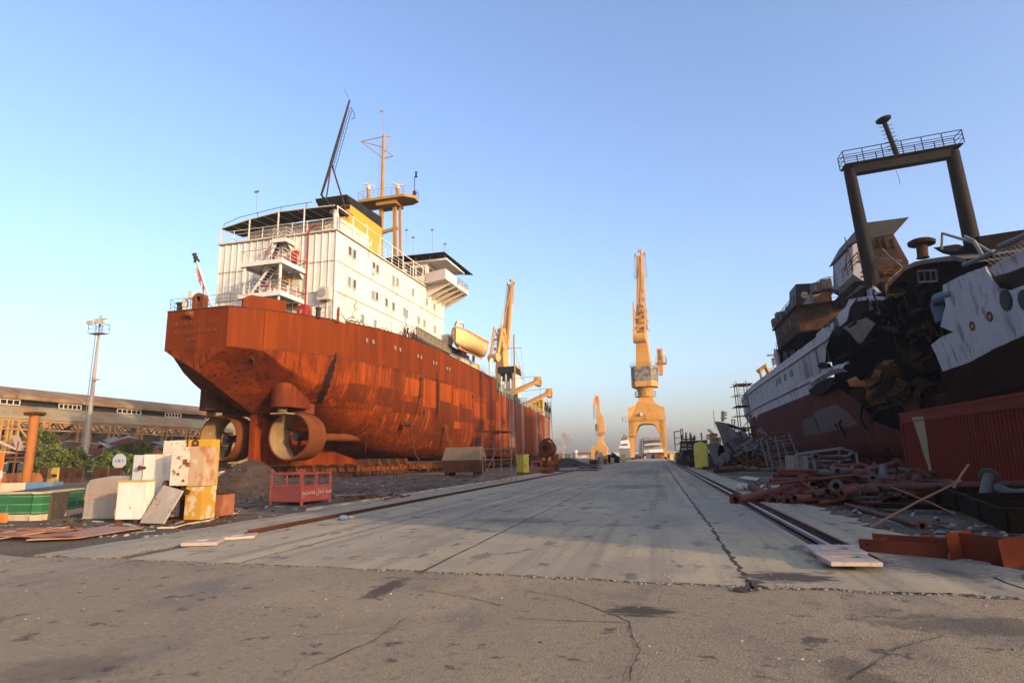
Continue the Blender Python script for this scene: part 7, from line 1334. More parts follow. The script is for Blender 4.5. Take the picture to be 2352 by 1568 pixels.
# gas cylinders
gcm = mat('cylinder_white', (.36, .31, .25), .6, layers=[((.28, .2, .14), (4, 4, 4), .55, .68, .8), ((.36, .33, .3), (1.5, 1.5, 1.5), .5, .66, .6)])
for i, (x, y, x2, y2, lab) in enumerate(((525, 405, 640, 415, 'pale gas cylinder lying alone behind the others, end to the right'), (300, 470, 285, 455, 'pale gas cylinder end-on, leftmost by the rail groove'), (365, 480, 335, 450, 'pale gas cylinder with open end beside the leftmost one'), (430, 445, 480, 470, 'pale gas cylinder tucked behind the stubby brown pipe'), (525, 445, 600, 460, 'grey gas cylinder nearest the arched elbow pipe'))):
    a_, c_ = G(*c8(x2, y2+22)), G(*c8(x, y+22)); d = (a_-c_); d.z = 0; d = d.normalized()*(1.3 if i in (0, 4) else .9); t = thing('gas_cylinder', lab, 'gas cylinder', a_, 0, 'old gas cylinders by the rail'); b = MB(); r_ = .14; o0 = V((0, 0, r_)); b.lathe(o0, [(r_*.8, 0), (r_, .02), (r_, d.length*.8), (r_*.85, d.length*.9), (r_*.4, d.length*.97), (r_*.25, d.length)], 18, -d.normalized()); b.build('cylinder_body', gcm, t, True, 50); b = MB(); b.pipe(o0+d.normalized()*.015, o0-d.normalized()*.02, r_*.98, r_*.62, 18); b.build('base_ring', rust, t)
# crate with grey frame
u_ = 29.0; A_, B_, Cc = U(1817, 1090, 29), U(1830, 1095, 27), U(1955, 1082, 29.5)
bn = thing('steel_bin', 'weathered plank sided bin under a bent grey angle-iron frame by the pipe heap', 'bin', (A_.x, 28, 0)); zt = U(1820, 1043, 28.5).z; w_ = Cc.x-A_.x; b = MB(); b.box(0, .5, 0, 1.8, 0, zt-.1)
for k in range(7): b.box(-.03, -.002, .02+k*.26, .24+k*.26, 0, zt-.05); b.box(.02+k*.07, .08+k*.07, -.03, -.002, 0, zt-.06)
b.build('plank_side', mat('bin_planks', (.24, .19, .14), .8, layers=[((.13, .09, .06), (2, 2, .4), .5, .66, .8), ((.2, .08, .04), (3, 3, 3), .6, .7, .7)]), bn)
b = MB(); q = [V((.05, -.1, zt)), V((w_*.75, .3, zt+.22)), V((w_*1.0, .9, zt+.05)), V((w_*1.0, 1.6, zt-.1)), V((.1, 1.6, zt-.1))]
for a_, c_ in zip(q[:-1], q[1:]): b.beam(a_, c_, .09, .09)
b.beam(q[0]-V((0, 0, .3)), q[2]-V((.15, 0, .3)), .08); 
for p, h_ in ((q[0], zt), (q[2]+V((.1, 0, 0)), zt+.05), (q[0].lerp(q[1], .35), .7), (q[1]+V((-.1, .2, -.25)), .7)): b.beam(p, p-V((-.08, 0, h_-.02)), .08)
b.beam(q[1], q[2]-V((.6, 0, .3)), .07); b.build('angle_frame', mat('frame_grey', (.16, .165, .17), .5), bn); b = MB()
for x in (.75, 1.15, 1.55, 1.95): b.lathe((x, .9, 0), [(.2, 0), (.2, .8), (.15, .9), (.05, .95)], 14)
b.build('upright_bottles', dark, bn, True)
# dark steel grillage before the container
gblk = mat('grillage_black', (.010, .007, .005), .8, spec=.05, layers=[((.03, .014, .007), (2, 2, 2), .52, .68, .7)])
gr = thing('steel_grillage', 'dark welded steel grillage lying before the container at the right edge', 'steel frame', (6.1, 13.2, 0), -.12); b = MB()
for y in (0, 1.5, 3.0, 4.5): b.beam((0, y, .2+y*.04), (4.5, y+.4, .26+y*.04), .08, .4)
for x in (0, 1.5, 3.0, 4.4): b.beam((x, 0, .2), (x+.2, 4.9, .42), .08, .4)
b.box(-.1, 4.6, -.1, .1, .40, .44); b.build('grid', gblk, gr)
b = MB(); b.beam(U(2005, 1160, 17.5), U(2345, 1168, 16.5), .25, .12); tag(b.build('dark_girder', gblk), 'dark flat girder lying along the back of the steel grillage', 'girder')
# red painted beams
rb = mat('red_lead', (.125, .022, .008), .65, layers=[((.08, .016, .007), (2, 2, 2), .5, .66, .7), ((.18, .04, .013), (1.2, 1.2, 1.2), .54, .7, .6)])
def ibeam(lab, O, X, Y, Z, L2, w_, h_, pl=()):
    t = thing('steel_beam', lab, 'steel beam', O, 0, 'red painted steel beams'); b = MB(); X, Y, Z = V(X).normalized(), V(Y).normalized(), V(Z).normalized()
    def bx_(x0, x1, y0, y1, z0, z1, bb): bb.obox(X*((x0+x1)/2)+Y*((y0+y1)/2)+Z*((z0+z1)/2), X*((x1-x0)/2), Y*((y1-y0)/2), Z*((z1-z0)/2))
    bx_(0, L2, -.007, .007, 0, h_, b); b.build('web', rb, t); b = MB()
    for y in (-w_/2, w_/2-.012): bx_(0, L2, y, y+.012, 0, h_, b)
    b.build('flange', rb, t, bevel=.003); b = MB()
    for x in pl: bx_(x, x+.012, -w_/2+.014, w_/2-.014, 0.01, h_-.01, b)
    if pl: b.build('stiffener', rb, t)
    return t
A_, B_ = G(1992, 1266), G(2170, 1282); X = (B_-A_); 
t = thing('steel_beam', 'long red channel beam lying flat beside the cover plates', 'steel beam', A_, 0, 'red painted steel beams'); b = MB(); n = X.normalized(); s_ = V((-n.y, n.x, 0)); L2 = X.length+.12; c = n*L2/2
b.obox(c+V((0, 0, .012)), n*L2/2, s_*.3, V((0, 0, .008))); b.build('web', rb, t); b = MB(); b.obox(c-s_*.3+V((0, 0, .11)), n*L2/2, s_*.008, V((0, 0, .11))); b.obox(c+s_*.3+V((0, 0, .12)), n*L2/2, s_*.008, V((0, 0, .12))); b.build('flange', rb, t, bevel=.003); b = MB(); b.obox(n*.22+V((0, 0, .11)), n*.008, s_*.29, V((0, 0, .09))); b.build('stiffener', rb, t); b = MB(); b.cyl(n*.12-s_*.31+V((0, 0, .14)), n*.12-s_*.305+V((0, 0, .14)), .025); b.build('bolt_hole', black, t)
A_, B_ = G(2185, 1294), G(2243, 1283); a_ = (B_-A_); a_.z = 0; a_ = a_.normalized()*max(.62, (B_-A_).length); w_ = V((a_.y, -a_.x, 0)).normalized(); H3 = U(2172, 1224, A_.y).z; lean = V((-.03, 0, 0))
t = thing('steel_beam', 'short red beam stub standing on end, its orange face towards the road', 'steel beam', A_, 0, 'red painted steel beams'); b = MB(); b.prism([V(), a_, a_+lean+V((0, 0, H3)), lean+V((0, 0, H3))], w_*.014); b.build('flange', rb, t, bevel=.003)
b = MB(); m_ = a_*.5; b.prism([m_+w_*.015, m_+w_*.6, m_+w_*.6+lean+V((0, 0, H3*.93)), m_+w_*.015+lean+V((0, 0, H3*.95))], a_.normalized()*.012); b.build('web', rb, t); b = MB(); b.prism([w_*.6, a_+w_*.6, a_+w_*.6+lean+V((0, 0, H3*.96)), w_*.6+lean+V((0, 0, H3*.93))], w_*.014); b.build('flange', rb, t, bevel=.003)
b = MB(); b.prism([a_*.08+w_*.02, a_*.08+w_*.5, a_*.08+w_*.5+V((0, 0, .012)), a_*.08+w_*.02+V((0, 0, .012))], a_*.4); b.build('stiffener', rb, t)
# rods and sticks leaning in the heap
for p, q, r_, lab in ((U(2001, 1216, 13.9), U(2207, 1103, 16.5), .022, 'long thin rusty rod slanting up from the dirt to the heap'), (U(2050, 1119, 17), U(2195, 1180, 15), .014, 'second thinner rod crossing the slanting one'), (U(2190, 1120, 17), U(2225, 1066, 17.2), .03, 'short splintered stake standing before the container')):
    p.z = max(p.z, .02); b = MB(); b.tube([p, p.lerp(q, .5)+V((0, 0, .02)), q], r_, 6); tag(b.build('rusty_rod', mat('rod_rust', (.26, .12, .06), .7) if 'rod_rust' not in MATS else MATS['rod_rust']), lab, 'rod', 'loose rods by the heap')
b = MB(); p = [G(x, y, .02) for x, y in ((2285, 1330), (2310, 1342), (2352, 1356), (2400, 1362))]; b.tube(p, .03, 8); tag(b.build('black_hose', dark), 'short black hose end on the concrete at the right edge', 'hose')
b = MB(); c = G(2145, 1253, .08); b.lathe(c, [(.2, -.1), (.24, 0), (.16, .1), (.05, .13)], 9); tag(b.build('black_bag', black), 'small black bag on the dirt behind the red channel beam', 'bag')
b = MB()
for i in range(260):
    u = rnd.uniform(9.5, 34); x = rnd.uniform(4.2, 5.6+u*.1); c = V((x, u, .02)); L2 = rnd.uniform(.04, .3); a_ = rnd.uniform(0, 6.28); b.obox(c, (L2*math.cos(a_), L2*math.sin(a_), rnd.uniform(-.02, .05)), (-.03*math.sin(a_), .03*math.cos(a_), 0), (0, 0, .01), rnd.choice((0, 0, 1, 2)))
for i in range(420):
    u = rnd.uniform(11, 50); x = rnd.uniform(-11-u*.35, -10.4); c = V((x, u, .02)); L2 = rnd.uniform(.04, .3); a_ = rnd.uniform(0, 6.28); b.obox(c, (L2*math.cos(a_), L2*math.sin(a_), rnd.uniform(-.02, .05)), (-.04*math.sin(a_), .04*math.cos(a_), 0), (0, 0, .01), rnd.choice((0, 0, 1, 2)))
tag(b.build('litter', [rust_dark, grey_paint, rust]), kind='stuff')
b = MB(); b.prism([G(x, y, .03) for x, y in ((1695, 1098), (1712, 1094), (1745, 1098), (1738, 1104))], (0, 0, .03)); tag(b.build('wooden_board', MATS['sheet_tan']), 'flat tan board on the dirt between rail groove and bin', 'board')
b = MB(); p = G(1640, 1085); b.tube([p+V((.4, .5, 0)), p+V((.4, .5, .75))], .06, 6); tag(b.build('stub_post', rust_dark), 'short dark post standing in front of the grey hull chunk', 'post')
# ------------------------------------------------------------------ grey hull chunk
ckm = mat('chunk_grey', (.115, .108, .10), .75, layers=[((.11, .085, .07), (.7, .7, .7), .5, .66, .8), ((.17, .08, .05), (1.2, 1.2, 1.2), .58, .7, .8), ((.05, .045, .043), (.4, .4, .4), .56, .68, .8)], bump=.2, bscale=6)
uc = 60.0; d4 = lambda x, y: ((2680+.1786*x)/1.7415, (1640+.1786*y)/1.7415)
ck = thing('hull_section', 'cut grey hull section dumped before the bow scaffold, its ragged edge pointing up', 'hull section', (0, 0, 0))
def CK(pts, u, m, nm, th=.12, par=None, mi=0, fu=None):
    b = MB(); P = [U(*d4(x, y), u if fu is None else fu(x, y)) for x, y in pts]; sheet(b, P, (0, th, 0)); return b.build(nm, m, par or ck)
CK([(1000, 260), (1060, 250), (1230, 280), (1420, 420), (1500, 520), (1580, 640), (1600, 830), (1480, 960), (1400, 1010), (1430, 1200), (1340, 1230), (1250, 1130), (1230, 960), (1190, 780), (1130, 560), (1060, 400)], uc, ckm, 'shell_plate', fu=lambda x, y: 60-.003*(x-1200))
CK([(1430, 510), (1700, 430), (1720, 800), (1600, 830), (1580, 640), (1500, 560)], uc+1, wr_red, 'rusty_plate')
CK([(1230, 280), (1320, 300), (1680, 420), (1790, 440), (1700, 470), (1430, 390), (1260, 330)], uc+.2, burnt, 'edge_flange', .9)
CK([(1590, 470), (1680, 480), (1800, 620), (1850, 900), (1950, 1180), (1840, 1210), (1730, 900), (1640, 600)], uc-.8, MATS['frame_grey'], 'rib', .3)
CK([(1700, 830), (1830, 760), (1990, 700), (2100, 900), (2080, 1200), (1900, 1230), (1800, 1100)], uc+.6, ckm, 'lower_plate', .2)
b = MB(); p, q = U(*d4(1400, 970), uc-.6), U(*d4(1800, 790), uc-.3); b.tube([p, q], 1.15, 16); b.prism([p+V((-.6, -.4, .9)), p.lerp(q, .6)+V((0, -.8, .9)), p.lerp(q, .6)+V((0, -.8, 1.1)), p+V((-.6, -.4, 1.0))], (0, .8, 0)); b.build('grey_trunk', mat('trunk_slate', (.055, .06, .07), .7), ck, True, 40)
b = MB(); b.cyl(U(*d4(1090, 1140), 58), U(*d4(1180, 1130), 59.5), .42, n=16); b.cyl(U(*d4(1230, 1060), 58.6), U(*d4(1300, 1050), 60), .45, n=16); b.build('pipe_stub', ckm, ck, True, 40)
ck2 = thing('hull_plate', 'small rusty grey plate propped left of the big hull section', 'plate', (0, 0, 0)); CK([(820, 790), (880, 740), (1050, 710), (1110, 770), (1070, 900), (1090, 1100), (980, 1150), (930, 1030), (880, 920)], 61, ckm, 'plate', par=ck2); CK([(1100, 770), (1190, 790), (1240, 1000), (1200, 1090), (1080, 1080), (1070, 900)], 61.4, burnt, 'dark_plate', par=ck2)  # second plate is burnt black steel
b = MB()
for i in range(90):
    p = U(*d4(rnd.uniform(1500, 2300), rnd.uniform(480, 1180)), rnd.uniform(56, 60)); p.z = max(p.z, .1); d = V((rnd.uniform(-.9, .9), rnd.uniform(-.5, .5), rnd.uniform(-.7, .7))); b.beam(p-d, p+d, .07, .12, mi=rnd.choice((0, 1, 2)))
for i in range(8): p = U(*d4(1300+i*45, 390+8*abs(i-4)), 58.5); b.beam(p, p+V((.2, 0, -.75)), .06, mi=1)
tag(b.build('torn_framing', [rust_dark, MATS['deck_grey'], rust], ck))
# collapsed scaffold grid
cs = thing('collapsed_scaffold', 'tangle of fallen scaffold pipes leaning on the foot of the wreck', 'scaffold', (0, 0, 0)); b = MB(); us_ = 52
for i in range(15): y = 1006+i*5.2; b.tube([U(1748+rnd.uniform(-4, 12)+i*1.5, y+4+rnd.uniform(-3, 3), us_), U(1815+rnd.uniform(-12, 14)+i*1.2, y-6+rnd.uniform(-4, 4), us_+1.5)], .045, 5)
for x0, y0, x1, y1 in ((1811, 995, 1838, 1062), (1780, 1000, 1795, 1070), (1760, 1010, 1775, 1072), (1745, 1005, 1765, 1075), (1795, 1010, 1815, 1065)): b.tube([U(x0, y0, us_), U(x1, y1, us_-1)], .05, 5)
b.build('pipes', mat('pipe_pale', (.14, .12, .105), .6), cs)
# yellow cabinets along the right of the road
cabinet(1612, 1077, 1.22, .9, 2.45, 'tall spotted yellow cabinet with a pitched lid beside the grey hull plate', yc_s, rz=.05, roof=True)
cabinet(1558, 1061, .95, .7, 1.75, 'yellow cabinet with a pale splash, beyond the spotted one', yc_m, roof=True, u=115)
cabinet(1543, 1057, .9, .7, 1.6, 'smallest orange-yellow cabinet right beside the crane leg', mat('cabinet_orange', (.62, .42, .05), .5), roof=True, u=165)
# ------------------------------------------------------------------ portal cranes
def crane(lab, loc, rz, slew, s=1.0, group='yellow portal cranes'):
    r = thing('portal_crane', lab, 'crane', loc, rz, group); r.scale = (s, s, s)
    g2 = 5.5; yl = 5.2
    for sx in (-1, 1):
        for sy in (-1, 1):
            b = MB(); y = sy*yl; b.prism([(sx*6.1, y-.7, 17.2), (sx*6.1, y-.7, 14.0), (sx*6.0, y-.7, 4.6), (sx*4.65, y-.7, 4.6), (sx*4.3, y-.7, 7.5), (sx*3.5, y-.7, 11.2), (sx*2.8, y-.7, 13.6), (sx*2.3, y-.7, 14.4), (sx*1.6, y-.7, 14.8), (0, y-.7, 14.9), (0, y-.7, 17.2)], (0, 1.4, 0)); lg = b.build('portal_leg', crane_y, r)
            b = MB(); b.box(sx*g2-.55, sx*g2+.55, y-1.5, y+1.5, 1.4, 4.6); b.prism([(sx*g2-.45, y-2.2, 1.0), (sx*g2-.45, y+2.2, 1.0), (sx*g2-.45, y+1.4, 2.6), (sx*g2-.45, y-1.4, 2.6)], (.9, 0, 0)); b.build('bogie', crane_y, lg)
            b = MB()
            for k in (-1.6, -.6, .6, 1.6): b.cyl((sx*g2-.2, y+k, .5), (sx*g2+.2, y+k, .5), .42, n=14)
            b.build('wheels', dark, lg)
    b = MB(); b.box(-6.1, 6.1, -4.5, 4.5, 15.2, 17.2); b.prism([(-6.1, -4.6, 17.2), (6.1, -4.6, 17.2), (6.1, -4.6, 21.0), (4.2, -4.2, 22.0), (3.2, -3.6, 23.0), (2.5, -2.8, 24.2), (2.35, -2.6, 26.4), (-2.35, -2.6, 26.4), (-2.5, -2.8, 24.2), (-3.2, -3.6, 23.0), (-4.2, -4.2, 22.0), (-6.1, -4.6, 21.0)], (0, 9.0, 0)); b.build('portal_body', crane_y, r)
    b = MB(); b.box(-8, 6.4, -6.2, -4.7, 16.9, 17.05); b.build('walkway', ochre, r); b = MB(); b.rail([(-8, -4.7, 17.05), (-8, -6.15, 17.05), (6.3, -6.15, 17.05)], 1.2, .06, 2, 2.2); b.ladder((-4.9, -6.3, 8.5), (-4.7, -6.3, 18.3), .8, (1, 0, 0), .06, .5); b.ladder((5.3, -6.2, 4), (5.0, -6.2, 17.5), .7, (1, 0, 0), .06, .5); b.box(-7, -3.8, -6.6, -6.1, 8.3, 8.5); b.build('walkway_rail', ochre, r)
    b = MB(); b.box(-2.1, -1.2, -5.4, -4.65, 18.6, 19.6); b.build('air_conditioner', off_white, r); b = MB(); b.box(-1.1, -.2, -4.7, -4.61, 17.2, 19.2); b.build('door', ochre, r)
    b = MB(); b.lathe((0, 0, 26.3), [(2.2, 0), (3.6, .3), (3.6, .5), (2.6, .55), (2.6, 2.0), (3.0, 2.4), (2.7, 3.2)], 24); b.build('slew_ring', crane_y, r); b = MB(); ring = [(3.5*math.cos(k*math.pi/8), 3.5*math.sin(k*math.pi/8), 26.8) for k in range(17)]; b.rail(ring, 1.3, .06, 2, 1.4); b.build('ring_rail', ochre, r)
    R3 = Matrix.Rotation(slew, 4, 'Z')
    def put(b, nm, m, par=None): b.v = [tuple(R3 @ V(v)) for v in b.v]; return b.build(nm, m, par or r)
    oct_ = [(-4.3, -2.2), (-2.8, -3.9), (2.8, -3.9), (4.3, -2.2), (4.3, 4.6), (-4.3, 4.6)]
    b = MB(); b.prism([(x, y, 29.2) for x, y in oct_], (0, 0, 2.0)); hs = put(b, 'machinery_house', crane_y)
    b = MB(); b.prism([(x*.99, y*.99, 31.2) for x, y in oct_], (0, 0, 4.7)); put(b, 'house_cladding', crane_d, hs)
    b = MB(); b.rail([(x, y, 35.9) for x, y in oct_], 1.0, .05, 2, 2); b.box(-4.6, -2.4, -2, -1, 36.2, 36.35); put(b, 'house_rail', ochre, hs)
    # tower
    b = MB(); lo = [(-2.5, -2.2), (2.5, -2.2), (2.5, 2.4), (-2.5, 2.4)]
    b.grid([[V((x, y, 35.8)) for x, y in lo], [V((x*.72, y*.8, 46)) for x, y in lo], [V((x*.5, y*.55-.3, 58)) for x, y in lo]], 0, True); b.add([(x*.5, y*.55-.3, 58) for x, y in lo], [(0, 1, 2, 3)]); tw = put(b, 'tower', crane_y)
    b = MB()
    for z in (47, 51, 55): w_ = 2.2-(z-47)*.06; b.box(-w_-.6, w_+.6, -2.2, -1.9, z, z+.12); b.rail([(-w_-.6, -2.2, z+.12), (-w_-.6, 0, z+.12)], 1, .05, 2, 1); b.rail([(w_+.6, -2.2, z+.12), (w_+.6, 0, z+.12)], 1, .05, 2, 1)
    for x in (-1.9, 1.9): b.box(x-.5, x+.5, -2.6, -1.4, 48, 49.4)
    put(b, 'tower_platform', ochre, tw)
    # jib leaning forward (+Y)
    jb = MB(); p0, p1 = V((0, 2.0, 49)), V((0, 7.5, 75.5)); d = (p1-p0)
    for sx in (-1, 1): jb.beam(p0+V((sx*1.5, 0, 0)), p1+V((sx*.55, 0, 0)), .85, 1.7)
    jb.beam(p0+V((0, -.5, 0)), p1+V((0, -.3, -1)), .9, .5)
    for k in range(1, 9): f = k/9; c = p0+d*f; w_ = 1.5-f*.95; jb.beam(c-V((w_, 0, 0)), c+V((w_, 0, 0)), .3, .9)
    jo = put(jb, 'jib', crane_y); b = MB(); b.ladder(p0+V((-.5, -1.2, 1)), p1+V((-.4, -1.2, -2)), .5, (1, 0, 0), .04, .6)
    for sx in (-1, 1): b.ladder(p0+d*.72+V((sx*2.0, -.4, 0)), p1+V((sx*1.7, -.4, .5)), .8, (1, 0, 0), .07, .6); b.beam(p0+d*.72+V((0, -.4, 0)), p0+d*.72+V((sx*2.3, -.4, 0)), .15); b.obox(p1+V((sx*1.7, -.4, .8)), (.35, 0, 0), (0, .1, 0), (0, 0, .6))
    put(b, 'jib_ladder', ochre, jo); b = MB(); b.beam(p1+V((.4, 0, -.5)), p1+V((.6, .4, 2.4)), .5); b.beam(p1+V((.6, .4, 2.4)), p1+V((.2, .8, 3.4)), .35); b.box(p1.x-.7, p1.x+.3, p1.y-.3, p1.y+.2, p1.z+1.8, p1.z+2.9); b.cyl(p1-V((1, 0, 0)), p1+V((1, 0, 0)), .7); put(b, 'jib_head', crane_y, jo)
    # luffing counterweight lever at the rear (-Y)
    b = MB()
    for sx in (-1, 1): b.beam((sx*1.9, -5.6, 44.5), (sx*1.9, -3.6, 53.0), .55, 1.2); b.prism([(sx*2.0-.25, -4.6, 52.4), (sx*2.0-.25, -2.9, 52.4), (sx*2.0-.25, -2.4, 58.6), (sx*2.0-.25, -2.9, 58.8)], (.5, 0, 0)); b.beam((sx*2.0, -2.6, 58.5), (sx*1.9, 1.6, 50), .3)
    b.beam((-1.9, -3.6, 53.0), (1.9, -3.6, 53.0), .5, 1.0); b.beam((-1.9, -5.6, 45), (1.9, -5.6, 45), .5, .8); lv = put(b, 'counterweight_lever', crane_y); b = MB(); b.cyl((-2.15, -5.8, 43.6), (2.15, -5.8, 43.6), 1.65, n=28); put(b, 'counterweight', crane_y, lv)
    b = MB(); b.beam((1.0, -2.4, 54), p1+V((.2, -.9, -2)), .22); b.beam((-1.0, -2.4, 54), p1+V((-.2, -.9, -2)), .22); put(b, 'tie_rod', crane_y, jo)
    # driver's cab
    b = MB(); b.box(4.6, 6.6, 1.0, 4.0, 37.4, 41.0); b.box(4.2, 7.6, .4, 4.4, 36.9, 37.2); b.prism([(4.6, 1, 36.9), (6.6, 1, 36.9), (6.2, 1, 33.4), (4.9, 1, 33.4)], (0, 2, 0)); cb_ = put(b, 'cab', crane_y); b = MB(); b.box(5.2, 5.9, .95, .99, 38.0, 40.6); put(b, 'cab_window', glass, cb_); b = MB(); b.rail([(4.2, .4, 37.2), (7.6, .4, 37.2), (7.6, 4.4, 37.2)], 1.6, .06, 3, 1.2); put(b, 'cab_rail', ochre, cb_)
    ZM = [(0, 0), (4.6, 3.95), (8.5, 8.1), (14.9, 12.1), (17.2, 13.1), (21, 17.4), (22, 18.2), (24.2, 20), (26.4, 21.4), (26.8, 21.7), (29.2, 24.9), (31.2, 26.8), (35.9, 31.8), (43.6, 41.8), (53, 49.3), (58.7, 55.2), (75.5, 75), (79, 78.5)]
    def remap(o):
        for ch in KIDS(o):
            for v in ch.data.vertices: v.co.z = itp(v.co.z, ZM)
            remap(ch)
    remap(r); return r
crane('tallest yellow portal crane straddling the road at its end', (-2.95, 205, 0), 0, -.12, .94)
pB = V((U(1157, 1050, 275).x, 275, 0)); crane('yellow portal crane rising behind the forward deck of the rusty ship', pB, 0, -.38, 1.13)
# smaller far crane
uC = 330; pC = V((U(1376, 1060, uC).x, uC, 0)); k = (U(1376, 1060, uC)-EYE).length/FPX
fc = thing('harbour_crane', 'small slim orange crane standing far off left of the tallest crane', 'crane', pC, 0, 'far cranes'); fcm = crane_y
def CC(x, y, u=uC): return U(x, y, u)-pC
def poly(nm, pts, d, m=fcm, par=None, u=uC-1): b = MB(); sheet(b, [CC(x, y, u) for x, y in pts], (0, d, 0)); return b.build(nm, m, par or fc)
poly('portal', [(1358, 1062), (1357, 1033), (1358, 1024), (1371, 1022), (1374, 1014), (1384, 1014), (1388, 1022), (1394, 1026), (1393, 1055), (1386, 1060), (1384, 1040), (1380, 1034), (1370, 1034), (1366, 1040), (1364, 1062)], 10)
poly('pillar', [(1373.5, 1016), (1374, 998), (1384, 998), (1384, 1016)], 6, u=uC+1); b = MB(); b.rail([CC(1369, 996, uC+1), CC(1387, 996, uC+1)], 1.4, .12, 2, 2); b.box(CC(1369, 996, uC+1).x, CC(1387, 996, uC+1).x, 0, 7, CC(1370, 998, uC+1).z, CC(1370, 996, uC+1).z); b.build('ring_platform', ochre, fc)
hs = poly('machinery_house', [(1368, 975), (1387, 972), (1390, 992), (1372, 994), (1368, 988)], 6, u=uC); poly('cab', [(1367, 973), (1372, 973), (1372, 988), (1367, 986)], 3, MATS['duct_blue'], hs, uC-1.2)
jj = poly('jib', [(1371, 974), (1371, 935), (1368, 915), (1373, 907), (1375, 912), (1379, 948), (1383, 974)], 2.5, u=uC+1); poly('jib_tip', [(1361, 932), (1366, 907), (1372, 908), (1366, 933)], 2, MATS['faded_orange'] if 0 else orange, jj, uC+1); poly('strut', [(1379, 946), (1386, 958), (1388, 974), (1383, 974)], 1.5, fcm, jj, uC+1)
b = MB()
for x in (1362, 1365, 1369): b.tube([CC(x, 933, uC+2), CC(x+2, 960+x % 5*2, uC+2)], .1, 4)
b.build('hoist_wire', dark, jj)
# ------------------------------------------------------------------ ships and stores at the end of the road
def boat_box(r, pts, u, d, m, nm, par=None):
    b = MB(); sheet(b, [U(x, y, u)-V(r.location) for x, y in pts], (0, d, 0)); return b.build(nm, m, par or r)
e2 = lambda x, y: (1389.6+.1538*x, 832.6+.1538*y)
gs = thing('grey_ship', 'small grey ship with white wheelhouse standing left of the tallest crane', 'ship', (0, 0, 0)); boat_box(gs, [e2(*q) for q in ((205, 1275), (400, 1275), (390, 1420), (235, 1430), (215, 1370))], 262, 30, mat('ship_grey', (.13, .14, .15), .7), 'hull')
boat_box(gs, [e2(*q) for q in ((210, 1245), (390, 1240), (390, 1278), (205, 1278))], 262.5, 20, white, 'bulwark'); boat_box(gs, [e2(*q) for q in ((235, 1165), (330, 1150), (360, 1245), (225, 1245))], 265, 10, white, 'wheelhouse'); b = MB()
for x in (250, 280, 310): b.tube([U(*e2(x, 1180), 266), U(*e2(x+5, 1060+abs(x-285)*1.5), 266)], .25, 5)
for k in range(4): b.box(U(*e2(250+k*25, 1225), 264).x, U(*e2(268+k*25, 1225), 264).x, 264.5, 264.9, U(*e2(250, 1232), 264).z, U(*e2(250, 1212), 264).z)
b.build('mast_and_windows', dark, gs); boat_box(gs, [e2(*q) for q in ((240, 1170), (300, 1130), (350, 1140), (345, 1160))], 266, 6, orange, 'upper_works')
bg_ = thing('dry_docked_ship', 'broad ship stern with curved grey and white decks seen through the crane portal', 'ship', (0, 0, 0)); ub = 285
for pts, m, nm, du in (([(625, 1330), (890, 1325), (905, 1405), (630, 1410)], wr_red, 'hull', 0), ([(560, 1300), (890, 1290), (900, 1335), (565, 1345)], white, 'main_deck', -2), ([(580, 1240), (700, 1228), (860, 1228), (890, 1292), (590, 1300)], grey_paint, 'deck_recess', 2), ([(565, 1225), (700, 1205), (850, 1200), (860, 1225), (700, 1228), (575, 1242)], off_white, 'boat_deck', -1), ([(575, 1165), (700, 1150), (830, 1150), (845, 1202), (700, 1208), (580, 1222)], ckm, 'upper_deck', 1), ([(570, 1158), (700, 1145), (830, 1140), (832, 1150), (700, 1156), (572, 1168)], MATS['sheet_pink'], 'top_deck', -1)):
    boat_box(bg_, [e2(*q) for q in pts], ub+du, 25, m, nm)
b = MB()
for x in range(640, 900, 14): b.tube([U(*e2(x, 1335), ub-.3), U(*e2(x+2, 1405), ub-.3)], .12, 4)
for x in range(560, 830, 22): b.tube([U(*e2(x, 1160), ub+4), U(*e2(x-4, 1115), ub+4)], .1, 4)
b.build('deck_posts', rust_dark, bg_); b = MB(); b.rail([U(*e2(540, 1420), ub-4), U(*e2(540, 1300), ub-4)], 3, .15, 3, 4, (1, 0, 0)); 
for k in range(9): b.tube([U(*e2(515, 1420-k*30), ub-4), U(*e2(590, 1416-k*30), ub-4)], .14, 4)
for x in (518, 540, 565): b.tube([U(*e2(x, 1430), ub-4), U(*e2(x+8, 1140), ub-4)], .16, 4)
b.build('staging', dark, bg_)
q = [U(*e2(x, y), 240) for x, y in ((430, 1460), (900, 1455), (900, 1436), (430, 1442))]; b = MB(); b.box(q[0].x, q[1].x, 258, 262, 0, 1.1); tag(b.build('end_wall', mat('wall_peach', (.55, .38, .25), .9)), 'low peach wall across the end of the road behind the crane', 'wall')
b = MB()
for i in range(60): c = V((random.uniform(-9, 4), random.uniform(250, 257), .4)); b.obox(c, (random.uniform(.3, 1.2), 0, 0), (0, .4, 0), (0, 0, random.uniform(.3, 1.6)), random.choice((0, 1, 2, 3)))
tag(b.build('stored_goods', [dark, rust, off_white, MATS['duct_blue']]), kind='stuff')
